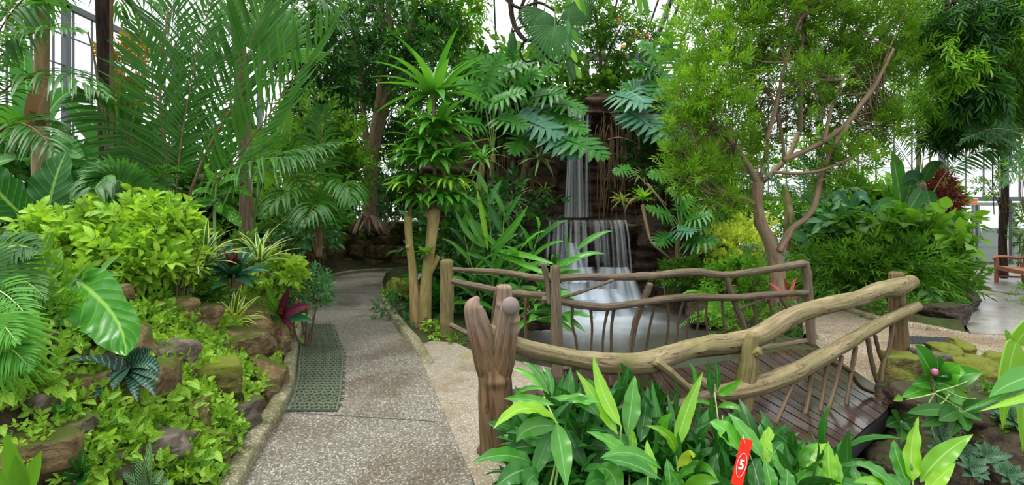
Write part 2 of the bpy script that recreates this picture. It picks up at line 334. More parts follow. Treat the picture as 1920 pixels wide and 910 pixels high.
def leafmat(name,c1,c2,rough=.38,trans=.3,rib=None,pat=None,pc=(.6,.6,.3),veins=0,spec=.5,tint=None):
    k=NT(name); r=k.attr('rnd'); col=k.mix(r,c1,c2)
    u,v,uvv=k.uv(); d=k.math('ABSOLUTE',k.math('SUBTRACT',u,.5))
    if pat=='margin': col=k.mix(k.step(d,.27,.33),col,pc)
    if pat=='center': col=k.mix(k.step(d,.26,.14),col,pc)
    if pat=='zebra':
        n=k.noise(uvv,5,3); ph=k.math('ADD',k.math('MULTIPLY',v,75),k.math('MULTIPLY',n,7)); ph=k.math('SUBTRACT',ph,k.math('MULTIPLY',d,5))
        col=k.mix(k.step(k.math('SINE',ph),.82,.97),col,pc)
    if pat=='herring':
        ph=k.math('SUBTRACT',k.math('MULTIPLY',v,60),k.math('MULTIPLY',d,32)); f=k.step(k.math('SINE',ph),-.1,.5); col=k.mix(f,col,pc)
        col=k.mix(k.step(d,.06,.02),col,pc)
    if pat=='spots':
        n=k.vor(k.coord('Object'),30 if not isinstance(tint,float) else tint); col=k.mix(k.math('MULTIPLY',k.step(n,.34,.2),k.step(d,.46,.40)),col,pc)
    if veins:
        ph=k.math('SUBTRACT',k.math('MULTIPLY',v,veins*6.283),k.math('MULTIPLY',d,veins*3.)); f=k.step(k.math('SINE',ph),.90,1.0)
        col=k.mix(k.math('MULTIPLY',f,.35),col,rib or (.4,.6,.2))
    if rib: col=k.mix(k.math('MULTIPLY',k.step(d,.045,.015),.8),col,rib)
    k.put(k.b.inputs['Base Color'],col); k.b.inputs['Roughness'].default_value=rough
    k.b.inputs['Specular IOR Level'].default_value=spec*.45
    if veins:
        ph=k.math('SUBTRACT',k.math('MULTIPLY',v,veins*6.283),k.math('MULTIPLY',d,veins*3.)); k.bump(k.math('SINE',ph),.25,.004)
    if trans>0:
        tr=k.n.new('ShaderNodeBsdfTranslucent'); k.put(tr.inputs[0],k.mix(.55,col,k.mix(1.0,col,(1.9,1.75,.45),'MULTIPLY')))
        ms=k.n.new('ShaderNodeMixShader'); ms.inputs[0].default_value=trans
        k.l.new(k.b.outputs[0],ms.inputs[1]); k.l.new(tr.outputs[0],ms.inputs[2]); k.l.new(ms.outputs[0],k.out.inputs[0])
    return k.m
def barkmat(name,c1,c2,c3=None,grain=14,rough=.75,moss=None,bump=.6,crack=None,blend=None):
    k=NT(name); u,v,uvv=k.uv(); mp=k.n.new('ShaderNodeMapping'); mp.inputs['Scale'].default_value=(grain,2.2,1); k.l.new(uvv,mp.inputs[0])
    n=k.noise(mp.outputs[0],1.4,6,.6); n2=k.noise(k.coord('Object'),3,3)
    col=k.mix(k.step(n,.32,.68),c1,c2)
    if c3: col=k.mix(k.step(n2,.42,.66),col,c3)
    if crack:
        mp2=k.n.new('ShaderNodeMapping'); mp2.inputs['Scale'].default_value=(grain*.45,.9,1); k.l.new(uvv,mp2.inputs[0])
        cr=k.noise(mp2.outputs[0],1.0,5,1.2); f=k.step(k.math('ABSOLUTE',k.math('SUBTRACT',cr,.5)),.012,.0); col=k.mix(k.math('MULTIPLY',f,.85),col,crack)
    if blend:
        xz=k.n.new('ShaderNodeSeparateXYZ'); k.l.new(k.coord('Object'),xz.inputs[0]); zz=k.math('ADD',xz.outputs[2],k.math('MULTIPLY',k.noise(k.coord('Object'),6,3),.16)); col=k.mix(k.step(zz,blend[0],blend[1]),col,k.mix(k.step(n,.3,.7),blend[2],blend[3]))
    if moss:
        n3=k.noise(k.coord('Object'),5,4); col=k.mix(k.math('MULTIPLY',k.step(n3,.5,.7),.8),col,moss)
    k.put(k.b.inputs['Base Color'],col); k.b.inputs['Roughness'].default_value=rough; k.b.inputs['Specular IOR Level'].default_value=.15
    k.bump(n,bump,.01); return k.m
def rockmat(name,c1,c2,c3,moss=None,mossamt=.5,rough=.8,sc=4):
    k=NT(name); co=k.coord('Object'); n=k.noise(co,sc,8,.4,.65); n2=k.noise(co,sc*.35,3); st=k.coord('Object',(1,1,2.4)); n3=k.noise(st,sc*1.2,5)
    col=k.mix(k.step(n,.35,.65),c1,c2); col=k.mix(k.math('MULTIPLY',k.step(n3,.5,.62),.7),col,c3)
    if moss:
        g=k.n.new('ShaderNodeNewGeometry'); xs=k.n.new('ShaderNodeSeparateXYZ'); k.l.new(g.outputs['Normal'],xs.inputs[0])
        f=k.math('ADD',k.math('MULTIPLY',xs.outputs[2],.35),k.noise(co,sc*.8,5)); col=k.mix(k.step(f,1.0-mossamt*.55,1.12-mossamt*.5),col,moss)
    k.put(k.b.inputs['Base Color'],col); k.b.inputs['Roughness'].default_value=rough; k.b.inputs['Specular IOR Level'].default_value=.2
    k.bump(k.math('ADD',n,k.math('MULTIPLY',n3,.6)),1.0,.05); return k.m
def plain(name,c,rough=.5,metal=0,emit=None):
    k=NT(name); k.put(k.b.inputs['Base Color'],c); k.b.inputs['Roughness'].default_value=rough; k.b.inputs['Metallic'].default_value=metal
    if emit: k.put(k.b.inputs['Emission Color'],c); k.b.inputs['Emission Strength'].default_value=emit
    return k.m
# ================================================================ SETTING
M={}
def aggmat(name,c1,c2,stain,rough=.5,glossvar=.25,sc=70,stainsc=.6,green=None,edge=None):
    k=NT(name); co=k.coord('Object'); n=k.vor(co,sc,'Color'); x=k.n.new('ShaderNodeSeparateXYZ'); k.l.new(n,x.inputs[0])
    col=k.mix(k.step(x.outputs[0],.1,.9),c1,c2); f=k.step(x.outputs[1],.80,.9); col=k.mix(k.math('MULTIPLY',f,.5),col,(.62,.58,.5))
    s=k.noise(co,stainsc,6,.6,.6); col=k.mix(k.math('MULTIPLY',k.step(s,.48,.62),.75),col,stain,'MULTIPLY')
    s2=k.noise(co,stainsc*5,5); col=k.mix(k.math('MULTIPLY',k.step(s2,.5,.75),.5),col,(.6,.52,.42),'MULTIPLY')
    if green: col=k.mix(k.math('MULTIPLY',k.step(k.noise(co,1.1,4,.5),.56,.7),.6),col,green)
    k.put(k.b.inputs['Base Color'],col)
    k.put(k.b.inputs['Roughness'],k.math('ADD',rough-glossvar/2,k.math('MULTIPLY',k.step(s,.4,.65),glossvar)))
    k.b.inputs['Specular IOR Level'].default_value=.3 if rough>.4 else .5
    k.bump(x.outputs[2],.25,.004); return k.m
M['path']=aggmat('exposed_aggregate_concrete',(.085,.077,.062),(.165,.152,.125),(.50,.42,.34),.55,.2,105)
M['slab']=aggmat('beige_concrete',(.175,.15,.112),(.22,.19,.145),(.70,.62,.5),.7,.15,140,1.2,green=(.20,.21,.05))
M['path2']=aggmat('wet_aggregate_concrete',(.115,.088,.06),(.27,.215,.15),(.6,.5,.4),.5,.3,80,.8)
M['wet']=aggmat('wet_smooth_concrete',(.20,.195,.18),(.25,.24,.22),(.6,.58,.55),.28,.2,160,.9)
M['kerb']=aggmat('mossy_kerb_concrete',(.12,.11,.065),(.20,.18,.11),(.6,.62,.4),.75,.1,90,1.5,green=(.09,.11,.03))
M['soil']=rockmat('dark_soil',(.030,.020,.012),(.075,.050,.03),(.02,.015,.01),(.035,.055,.012),.55,.9,6)
M['rock']=rockmat('limestone_rock',(.10,.07,.035),(.25,.18,.085),(.05,.036,.02),(.07,.09,.012),.6,.82,7)
M['rockgrey']=rockmat('grey_limestone',(.09,.078,.055),(.20,.17,.13),(.045,.038,.028),(.07,.10,.015),.4,.85,7)
M['rockmoss']=rockmat('mossy_rock',(.06,.055,.018),(.20,.18,.05),(.035,.035,.012),(.12,.14,.018),.85,.9,8)
M['cliff']=rockmat('wet_cliff_rock',(.026,.015,.009),(.085,.05,.03),(.014,.008,.005),(.05,.06,.012),.3,.45,3.5)
M['metal']=plain('grey_painted_steel',(.085,.095,.105),.5)
M['darkmetal']=plain('dark_steel',(.035,.04,.045),.5)

def inpoly(x,y,poly):
    r=np.zeros(x.shape,bool); n=len(poly)
    for i in range(n):
        x1,y1=poly[i]; x2,y2=poly[(i+1)%n]
        c=((y1>y)!=(y2>y))&(x<(x2-x1)*(y-y1)/(y2-y1+1e-12)+x1); r^=c
    return r
def pdist(x,y,line):
    d=np.full(x.shape,1e9); side=np.zeros(x.shape)
    for a,b in zip(line[:-1],line[1:]):
        ab=np.subtract(b,a); t=np.clip(((x-a[0])*ab[0]+(y-a[1])*ab[1])/(ab@ab),0,1); dx=x-a[0]-t*ab[0]; dy=y-a[1]-t*ab[1]; dd=np.hypot(dx,dy)
        u=dd<d; d=np.where(u,dd,d); side=np.where(u,np.sign(ab[0]*(y-a[1])-ab[1]*(x-a[0])),side)
    return d*side
ss=lambda x,a,b:(lambda t:t*t*(3-2*t))(np.clip((x-a)/(b-a),0,1))
LK=spline([(-1.30,1.2),(-1.42,2.4),(-1.69,3.52),(-2.02,4.9),(-2.75,6.9),(-3.75,9.94),(-4.5,12.4),(-4.85,14.2),(-4.6,15.5),(-3.9,16.2),(-2.5,16.5),(0,16.5)],80)
RK=spline([(-.12,1.2),(-.14,2.4),(-.23,3.2),(-.55,4.35),(-.92,5.67),(-1.24,6.61),(-1.55,7.4),(-2.23,9.36),(-2.8,11.35),(-3.25,13.3),(-3.2,14.4),(-2.6,14.9),(-1.4,15.0),(0,15)],80)
PATH=[tuple(p) for p in LK]+[tuple(p) for p in RK[::-1]]
SLAB=[(-.10,2.2),(-.22,3.2),(-.55,4.35),(-.92,5.67),(-1.24,6.61),(-1.05,6.95),(-.72,6.85),(-.42,6.35),(-.1,6.1),(.42,5.7),(.30,4.4),(.10,3.75),(.02,3.4),(.0,2.2)]
AGG=[(3.83,6.78),(3.44,4.9),(3.75,5.3),(4.4,5.55),(5.4,5.7),(8,5.9),(14,6.0),(14,6.6),(9,7.05),(7.2,7.28),(6.35,7.38),(5.85,7.75),(5.7,8.6),(5.9,9.6),(6.25,10.96),(6.4,12.4),(5.3,12.4),(5.3,10.67),(4.7,8.6),(4.1,7.3)]
WET=[(6.35,7.38),(7.2,7.28),(9,7.05),(14,6.6),(16.5,8),(17.5,11.2),(9.4,11.0),(8.8,10.3),(7.3,8.7)]
PAV=[(9.4,11.0),(17.5,11.2),(19,14),(19,18.4),(14.9,18.4),(13.6,16.2),(12.2,14.3),(10.5,12.2)]
POOLC,POOLR=(1.75,9.7),(1.95,3.35)
def H(x,y):
    x=np.asarray(x,float); y=np.asarray(y,float)
    h=.03+.05*snoise(np.stack([x.ravel(),y.ravel(),0*x.ravel()],-1),1.2,3).reshape(x.shape)
    dl=pdist(x,y,LK)
    dr=-pdist(x,y,RK)
    bed=ss(dl,.06,1.35)**.85*(1.0+.15*ss(dl,1.,3.))*np.where(y<7,1,1)*(1-.35*ss(y,6,9)*(1-ss(y,12,15)))+ss(dl,.5,2.2)*ss(y,12,15)*.35
    h=h+np.where(dl>0,bed,0)*(1-ss(x,-1.5,1.5))
    # middle bed between path and pool, rising to the cliff
    h=h+.25*ss(y,8,12.5)*(dr>0)*(x<5)
    # pool basin and stream
    e=np.hypot((x-POOLC[0])/POOLR[0],(y-POOLC[1])/POOLR[1]); h=h-.95*(1-ss(e,.80,1.12))
    cx=1.6-.05*(y-5); h=h-.85*(1-ss(np.abs(x-cx),.8,1.5))*(1-ss(y,7,8.5))*ss(y,1.5,3.2)
    h=h-.35*ss(x,.05,.7)*(1-ss(y,2.8,3.8))
    h=h-.75*ss(x,3.0-.1,3.5)*0
    # bank in front of the right hand rocks
    h=h-.65*ss(x,.6,1.5)*(1-ss(y,4.3,5.1))*ss(x,.2,1)*.6
    # bamboo bed
    h=h+.12*(x>5.6)*(y>7.6)
    for poly in (PATH,SLAB,AGG,WET,PAV):
        for ox,oy in ((0,0),(.1,0),(-.1,0),(0,.1),(0,-.1)): h=np.where(inpoly(x+ox,y+oy,poly),np.minimum(h,-.07),h)
    return h
_gx=np.arange(-11.6,20.1,.05); _gy=np.arange(.5,18.6,.05); _HT=H(*np.meshgrid(_gx,_gy))
def surf_many(cs,rs,lo=2.0,hi=14.):
    """where views through picture points meet the planted ground"""
    cs=np.asarray(cs,float); rs=np.asarray(rs,float); ds=np.arange(lo,hi,.03); X=(cs[:,None]-CX)*ds/F; Z=EYE-(rs[:,None]-HY)*ds/F
    ix=np.clip(((X+11.6)/.05).astype(int),0,len(_gx)-1); iy=np.clip(((ds-.5)/.05).astype(int),0,len(_gy)-1)
    hit=Z<=_HT[iy[None],ix]; k=np.where(hit.any(1),hit.argmax(1),len(ds)-1); return np.stack([(cs-CX)*ds[k]/F,ds[k],EYE-(rs-HY)*ds[k]/F],-1)
def surf(c,r): return surf_many([c],[r])[0]
def Q(c,r,off=.1): return P(c,r,surf(c,r)[1]-off)
def ground():
    xs=np.arange(-11.6,20.1,.12); ys=np.arange(-1.5,18.7,.12); X,Y=np.meshgrid(xs,ys); Z=H(X,Y)
    mb=MB(); V=np.stack([X,Y,Z],-1).reshape(-1,3); mb.add(V,grid_faces(len(ys),len(xs)),V[:,:2]); o=mb.build('floor',M['soil']); struct(o)
ground()
def prism(name,poly,z1,z0,mat):
    n=len(poly); v=[(x,y,z1) for x,y in poly]+[(x,y,z0) for x,y in poly]
    f=[list(range(n)),list(range(2*n-1,n-1,-1))]+[[i,i+n,(i+1)%n+n,(i+1)%n][::1] for i in range(n)]
    me=bpy.data.meshes.new(name); me.from_pydata(v,[],f); me.materials.append(mat)
    import bmesh; b=bmesh.new(); b.from_mesh(me); bmesh.ops.recalc_face_normals(b,faces=b.faces); b.to_mesh(me); b.free()
    o=bpy.data.objects.new(name,me); C.objects.link(o); return struct(o)
pm=prism('floor_path',PATH,0,-.08,M['path'])
prism('floor_slab',SLAB,.004,-.08,M['slab'])
prism('floor_path_right',AGG,0,-.08,M['path2'])
prism('floor_concrete',WET,.012,-.08,M['wet'])
prism('floor_paving',PAV,0.0,-.08,M['kerb'])
# flagstones of the paving
def flags():
    k=NT('grey_flagstone'); co=k.coord('Object'); n=k.noise(co,2.5,5); r=k.attr('rnd'); k.put(k.b.inputs['Base Color'],k.mix(k.step(n,.3,.7),k.mix(r,(.10,.10,.095),(.17,.165,.15)),k.mix(r,(.20,.19,.175),(.15,.15,.15)))); k.b.inputs['Roughness'].default_value=.38; k.bump(n,.3,.01)
    mb=MB(); y=11.15; rg=np.random.default_rng(5)
    while y<18.3:
        d=rg.uniform(.7,1.1); x=9+rg.uniform(0,.5)
        while x<18.8:
            w_=rg.uniform(.7,1.5); c=np.array([x+w_/2,y+d/2])
            if inpoly(np.array([c[0]]),np.array([c[1]]),PAV)[0]: 
                g=.025; j=rg.uniform(-.07,.07,(4,2)); a=np.array([[x+g,y+g],[x+w_-g,y+g],[x+w_-g,y+d-g],[x+g,y+d-g]])+j*.4
                v=np.concatenate([np.c_[a,np.full(4,.018)],np.c_[a,np.full(4,-.02)]]); q=np.array([[0,1,2,3],[0,4,5,1],[1,5,6,2],[2,6,7,3],[3,7,4,0]])
                mb.add(v,q,v[:,:2],rg.random())
            x+=w_
        y+=d
    o=mb.build('floor_flagstones',k.m,smooth=False); struct(o)
flags()
def kerb(name,line,w,h,off=0,m='kerb',taper=0):
    """rounded concrete kerb swept along a line"""
    line=np.asarray(line,float); T=np.gradient(line,axis=0); T/=np.linalg.norm(T,axis=1)[:,None]; Nn=np.stack([-T[:,1],T[:,0]],-1)
    prof=[(0,-.06),(0,h*.75),(w*.12,h*.95),(w*.3,h),(w*.75,h),(w*.93,h*.9),(w,h*.7),(w,-.06)]
    V=[]
    for i,(p,n) in enumerate(zip(line,Nn)):
        tf=min(1,(i+.02)/max(taper,1)) if taper else 1
        for a,z in prof: q=p+n*(a+off); V.append((q[0],q[1],z*tf if z>0 else z))
    V=np.array(V); V[:,2]+=snoise(V,3,4)*.006; mb=MB(); mb.add(V,grid_faces(len(line),len(prof)),V[:,:2])
    o=mb.build(name,M[m]); return struct(o)
kerb('trim_1',LK[8:],.13,.09)
kerb('trim_2',RK[25:-1],-.13,.10,0,'kerb',7)
kerb('trim_3',spline([(6.35,7.40),(5.9,7.75),(5.68,8.3),(5.78,9.4),(6.2,10.96)],40),-.15,.07,0,'path2',8)
kerb('trim_4',spline([(3.85,6.8),(4.15,7.35),(4.7,8.6),(5.25,10.6)],40),.12,.12)
def joint(name,a,b):
    mb=MB(); beam(mb,(a[0],a[1],.0),(b[0],b[1],.0),.012,.004); return struct(mb.build(name,M['darkmetal']))
joint('trim_5',(-3.55,9.35),(-2.26,9.4))
joint('trim_6',(-2.0,4.42),(-.6,4.2))
# slotted rubber mats on the left side of the path
def mat_grid():
    k=NT('green_grey_rubber'); co=k.coord('Object'); k.put(k.b.inputs['Base Color'],k.mix(k.noise(co,2,4),(.045,.065,.035),(.11,.13,.085))); k.b.inputs['Roughness'].default_value=.6
    m=k.m; l=LK; ys=np.linspace(4.42,8.0,46)
    lx=np.interp(ys,l[:60,1],l[:60,0])+.03; rx=lx+np.interp(ys,[4.4,5.2,6.2,8.0],[.40,.42,.50,.38])
    root=thing('drainage_mat','long green-grey slotted drainage mat along the left kerb of the path','mat',(lx[0],ys[0],0))
    mb=MB()
    V=[]; 
    for x0,x1,y in zip(lx,rx,ys): V+= [(x0,y,.006),(x1,y,.006)]
    mb.add(np.array(V),grid_faces(len(ys),2)); mb.build('base',m,root)
    rb=MB()
    for i,(x0,x1,y) in enumerate(zip(lx,rx,ys)):
        beam(rb,(x0,y,.014),(x1,y,.014),.018,.014)
        n=10; xs=np.linspace(x0+.02,x1-.02,n)
        if i<len(ys)-1:
            for j in range(n):
                xx=xs[j]+(.02 if i%2 else -.005); beam(rb,(xx,y,.014),(xx+(lx[i+1]-lx[i]),ys[i+1],.014),.014,.012)
                if (i+j)%2==0: box(rb,(xx+.018,y+.03,.02),(.022,.022,.016))
    rb.build('rib',m,root,smooth=False)
    ed=MB(); 
    for xx in (lx,rx): tube(ed,np.stack([xx,ys,np.full(len(ys),.012)],-1),.012,6)
    ed.build('rim',m,root)
mat_grid()
def drain():
    root=thing('floor_drain','black slotted drain grate set in the path beside the kerb end','drain',(5.05,6.95,0))
    c=np.array([5.45,6.95]); rz=-.18; b=MB(); box(b,(c[0],c[1],.002),(.78,.44,.012),rz); b.build('pan',plain('drain_black',(.012,.012,.012),.7),root)
    g=MB(); ca,sa=math.cos(rz),math.sin(rz)
    for i in range(14):
        t=-.36+.72*i/13; a=np.array([t,-.2]); e=np.array([t,.2]); R2=np.array([[ca,-sa],[sa,ca]]); a=R2@a+c; e=R2@e+c; beam(g,(*a,.012),(*e,.012),.012,.01)
    for i in range(9):
        t=-.2+.4*i/8; a=np.array([-.37,t]); e=np.array([.37,t]); R2=np.array([[ca,-sa],[sa,ca]]); a=R2@a+c; e=R2@e+c; beam(g,(*a,.013),(*e,.013),.012,.01)
    g.build('grate',M['darkmetal'],root,smooth=False)
drain()
# ---------------- glasshouse
gk=NT('greenhouse_glass'); tr=gk.n.new('ShaderNodeBsdfTransparent'); gl=gk.n.new('ShaderNodeBsdfGlossy'); gl.inputs['Roughness'].default_value=.08
ms=gk.n.new('ShaderNodeMixShader'); ms.inputs[0].default_value=.05; tr.inputs[0].default_value=(.96,.98,.97,1)
gk.l.new(tr.outputs[0],ms.inputs[1]); gk.l.new(gl.outputs[0],ms.inputs[2]); gk.l.new(ms.outputs[0],gk.out.inputs[0]); M['glass']=gk.m
YB,XL,XR,ZE=18.6,-11.7,20.2,7.2
def quadobj(name,v,mat,parent=None):
    mb=MB(); mb.add(np.array(v,float),np.array([[0,1,2,3]]),[[0,0],[1,0],[1,1],[0,1]]); return mb.build(name,mat,parent,False)
def glasswall(name,a,b,ztop,posts,skip=None):
    a=np.array(a,float); b=np.array(b,float); L=np.linalg.norm(b-a); d=(b-a)/L; mb=MB()
    n=int(L/.62)
    for i in range(n+1):
        p=a+d*L*i/n
        if skip and skip[0]<p[0]<skip[1]: z0=2.3
        else: z0=.7
        beam(mb,(*p,z0),(*p,ztop),.03,.05)
    for z in (3.36,4.5,5.6,6.4):
        beam(mb,(*a,z),(*b,z),.04,.035)
    beam(mb,(*a,2.28),(*b,2.28),.10,.14); beam(mb,(*a,ztop),(*b,ztop),.14,.16)
    for t in posts: p=a+d*t; beam(mb,(*p,0),(*p,ztop),.14,.16)
    o=mb.build(name,M['metal'],None,False); struct(o)
    g=[(*a,.7),(*b,.7),(*b,ztop),(*a,ztop)]
    quadobj('pane',g,M['glass'],o)
    return o
wb=glasswall('wall_back',(XL,YB),(XR,YB),ZE,[.1,2.9,6.1,10.2,14.3,18.3,22.4,26.7,31.8],(14.2,20.2))
DX0,DX1=15.1,20.2
wl_=glasswall('wall_left',(XL,-2),(XL,YB),ZE,[.1,4,8,12,16,20.5])
wr_=glasswall('wall_right',(XR,-2),(XR,YB),ZE,[.1,4,8,12,16,20.5])
dm=MB(); box(dm,((XL+DX0)/2,YB+.05,.35),(DX0-XL,.2,.7)); box(dm,(XL,8.3,.35),(.2,20.6,.7)); box(dm,(XR,8.3,.35),(.2,20.6,.7)); struct(dm.build('wall_base',plain('dwarf_wall_grey',(.30,.31,.30),.8),None,False))
def roof():
    mb=MB(); RY,RZ=4.0,13.2
    for x in np.arange(XL,XR+.1,1.24):
        beam(mb,(x,YB,ZE),(x,RY,RZ),.05,.06); beam(mb,(x,RY,RZ),(x,-2,10.5),.05,.06)
    for x in (-11.6,-7.5,-3.4,.7,4.8,8.9,13,17.1):
        beam(mb,(x,YB,ZE),(x,RY,RZ),.12,.18); beam(mb,(x,RY,RZ),(x,-2,10.5),.12,.18)
        beam(mb,(x,YB,ZE-.6),(x,RY,RZ-1.4),.07,.07)
        for i in range(12):
            t=i/12; t2=(i+.5)/12; f=lambda t,o:np.array([x,YB+(RY-YB)*t,ZE+(RZ-ZE)*t-o*(.6+.8*t)]); beam(mb,f(t,0),f(t2,1),.03,.03); beam(mb,f(t2,1),f((i+1)/12,0),.03,.03)
    for y in np.arange(RY,YB,2.4):
        z=ZE+(YB-y)/(YB-RY)*(RZ-ZE); beam(mb,(XL,y,z),(XR,y,z),.06,.05)
    o=struct(mb.build('ceiling',M['metal'],None,False))
    quadobj('pane',[(XL,YB,ZE),(XR,YB,ZE),(XR,RY,RZ),(XL,RY,RZ)],M['glass'],o)
    quadobj('pane',[(XL,RY,RZ),(XR,RY,RZ),(XR,-2,10.5),(XL,-2,10.5)],M['glass'],o)
roof()
# ---------------- doors
def door(i,x0,x1):
    r=struct(bpy.data.objects.new('door_%d'%i,None)); C.objects.link(r); r.location=(x0,YB-.06,0); r.matrix_basis.translation=Vector((x0,YB-.06,0))
    fr=MB(); y=YB-.08; w_=x1-x0; g=.012
    for a,b in (((x0+.06,y,0.02),(x0+.06,y,2.12)),((x1-.06,y,.02),(x1-.06,y,2.12)),((x0+g,y,2.10),(x1-g,y,2.10)),((x0+g,y,.09),(x1-g,y,.09)),((x0+g,y,1.22),(x1-g,y,1.22)),((x0+g,y,.68),(x1-g,y,.68))): beam(fr,a,b,.05,.10) if a[2]!=b[2] else beam(fr,a,b,.05,.11)
    fr.build('door_frame',M['door'],r,False)
    pn=MB(); box(pn,((x0+x1)/2,y+.0,.66),(w_-.1,.025,1.12)); dp=pn.build('door_panel',M['door'],r,False)
    quadobj('door_glass',[(x0+.06,y,1.22),(x1-.06,y,1.22),(x1-.06,y,2.1),(x0+.06,y,2.1)],M['glass'],r)
    h=MB(); hx=x0+.1 if i%2==0 else x1-.1; tube(h,[(hx,y-.07,.95),(hx,y-.07,1.25)],.012,8); h.build('door_handle',M['steel'],dp)
M['door']=plain('sage_grey_door',(.20,.24,.22),.5); M['steel']=plain('brushed_steel',(.5,.5,.5),.3,1)
door(1,15.15,16.08); door(2,16.12,17.05); door(3,17.35,18.3)
tr_=MB()
for x in (15.1,16.10,17.1,17.3): beam(tr_,(x,YB-.08,0),(x,YB-.08,2.25),.07,.06)
struct(tr_.build('trim_7',M['darkmetal'],None,False))
def text_part(name,cu,parent,loc,rot,mat4=None):
    from mathutils import Matrix, Euler
    t=bpy.data.objects.new('tmp',cu); C.objects.link(t); dg=bpy.context.evaluated_depsgraph_get(); dg.update()
    me=bpy.data.meshes.new_from_object(t.evaluated_get(dg)); me.name=name
    me.transform(mat4 if mat4 is not None else Matrix.Translation(Vector(loc))@Euler(rot).to_matrix().to_4x4())
    bpy.data.objects.remove(t); o=bpy.data.objects.new(name,me); C.objects.link(o); o.parent=parent; o.matrix_parent_inverse=parent.matrix_basis.inverted(); return o
# exit sign
def exit_sign():
    c=P(1822,378,YB-.35); r=thing('exit_sign','red lit EXIT sign above the double doors','sign',c)
    b=MB(); box(b,c,(.34,.07,.22)); hs=b.build('housing',plain('sign_white',(.6,.6,.58),.5),r,False)
    f=MB(); box(f,c+[0,-.04,0],(.30,.012,.17)); face=f.build('face',plain('exit_red',(.75,.05,.03),.4,0,.35),hs,False)
    cu=bpy.data.curves.new('letters','FONT'); cu.body='EXIT'; cu.size=.13; cu.align_x='CENTER'; cu.align_y='CENTER'; cu.extrude=.003; cu.materials.append(plain('exit_letters',(.95,.55,.5),.5,0,.6))
    text_part('letters',cu,face,c+[0,-.052,0],(math.pi/2,0,0))
    s=MB(); beam(s,c+[0,0,.1],c+[0,.3,.1],.03,.03); s.build('bracket',M['darkmetal'],r)
exit_sign()
def small_sign():
    c=P(1877,434,17.4); r=thing('door_sign','small dark notice sign with pale lettering on the tree trunk by the doors','sign',c)
    b=MB(); box(b,c,(.26,.03,.14)); bo=b.build('board',M['darkmetal'],r,False)
    t=MB(); 
    for k in range(2): box(t,c+[0,-.018,.03-.05*k],(.19-.05*k,.006,.018))
    t.build('lettering',plain('sign_pale',(.6,.6,.6),.5),bo,False)
    p=MB(); tube(p,[(c[0],c[1]+.03,0),(c[0],c[1]+.03,c[2]+.02)],.02,8); p.build('post',M['darkmetal'],r)
small_sign()
# ---------------- cliff and pool
def cliff():
    nx,nz_=150,150; xs=np.linspace(-2.2,5.2,nx); zs=np.linspace(-1.,5.0,nz_); X,Z=np.meshgrid(xs,zs)
    top=4.45+.3*np.sin(X*1.3)-.9*ss(np.abs(X-1.3),2.2,3.6)-.45*np.exp(-((X-1.45)/.35)**2)
    p=np.stack([X.ravel(),0*X.ravel(),Z.ravel()],-1)
    yy=12.9+.05*snoise(p*[1,1,3],3,9,4).reshape(X.shape)*3+.22*snoise(p,1.1,12,2).reshape(X.shape)
    lay=np.floor(Z*4.2+.5*snoise(p,1.,8,2).reshape(X.shape)); yy+=.14*np.sin(lay*2.3+X*.8)*np.sign(np.sin(lay*1.7+np.floor(X*1.7+lay)))
    yy-=.5*ss(np.abs(X-1.6),1.1,2.6)+.25*(1-ss(Z,-.5,1.3))
    yy+=.35*np.exp(-((X-1.5)/1.1)**2)*ss(Z,1.4,1.7)*(1-ss(Z,3.4,4.2))
    over=np.clip(Z-top,0,9); yy=yy+over*4; Z=np.minimum(Z,top+over*.05)
    mb=MB(); V=np.stack([X,yy,Z],-1).reshape(-1,3); mb.add(V,grid_faces(nz_,nx),V[:,[0,2]])
    # back and sides so the crag is solid
    for i in (0,-1):
        a=np.stack([X[:,i],yy[:,i],Z[:,i]],-1); b=a*[1,0,1]+[0,15,0]; b[:,1]=np.maximum(b[:,1],a[:,1]); mb.add(np.concatenate([a,b]).reshape(2,nz_,3).transpose(1,0,2).reshape(-1,3),grid_faces(nz_,2))
    o=mb.build('rock_cliff',M['cliff']); tag(o,'dark wet layered rock cliff behind the waterfall','cliff')
cliff()
def water():
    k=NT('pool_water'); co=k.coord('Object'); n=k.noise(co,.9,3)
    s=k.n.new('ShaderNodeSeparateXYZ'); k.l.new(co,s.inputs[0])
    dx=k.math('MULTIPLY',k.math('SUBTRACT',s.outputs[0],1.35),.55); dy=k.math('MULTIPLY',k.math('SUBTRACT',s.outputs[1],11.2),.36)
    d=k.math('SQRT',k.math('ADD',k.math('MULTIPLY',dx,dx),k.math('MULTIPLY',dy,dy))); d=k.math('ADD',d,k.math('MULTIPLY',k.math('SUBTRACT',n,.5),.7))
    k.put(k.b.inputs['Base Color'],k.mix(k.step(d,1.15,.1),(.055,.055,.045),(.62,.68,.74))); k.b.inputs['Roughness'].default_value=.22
    k.bump(k.noise(co,2.5,2),.08,.02)
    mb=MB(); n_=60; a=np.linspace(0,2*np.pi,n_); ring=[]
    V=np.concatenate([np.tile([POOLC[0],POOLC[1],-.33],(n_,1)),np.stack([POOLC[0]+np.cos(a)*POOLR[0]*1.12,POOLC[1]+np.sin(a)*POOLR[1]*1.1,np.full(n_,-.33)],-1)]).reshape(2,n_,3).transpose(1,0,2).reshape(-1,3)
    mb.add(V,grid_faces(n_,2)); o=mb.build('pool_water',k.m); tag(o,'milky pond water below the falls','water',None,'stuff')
    m2=NT('stream_water'); m2.put(m2.b.inputs['Base Color'],(.02,.025,.018)); m2.b.inputs['Roughness'].default_value=.08
    s2=MB(); V=np.array([[.3,2.2,-.5],[3.0,2.2,-.5],[2.8,7.2,-.5],[.4,7.2,-.5]]); s2.add(V,np.array([[0,1,2,3]])); o=s2.build('stream_water',m2.m,None,False); tag(o,'dark stream water running under the footbridge','water',None,'stuff')
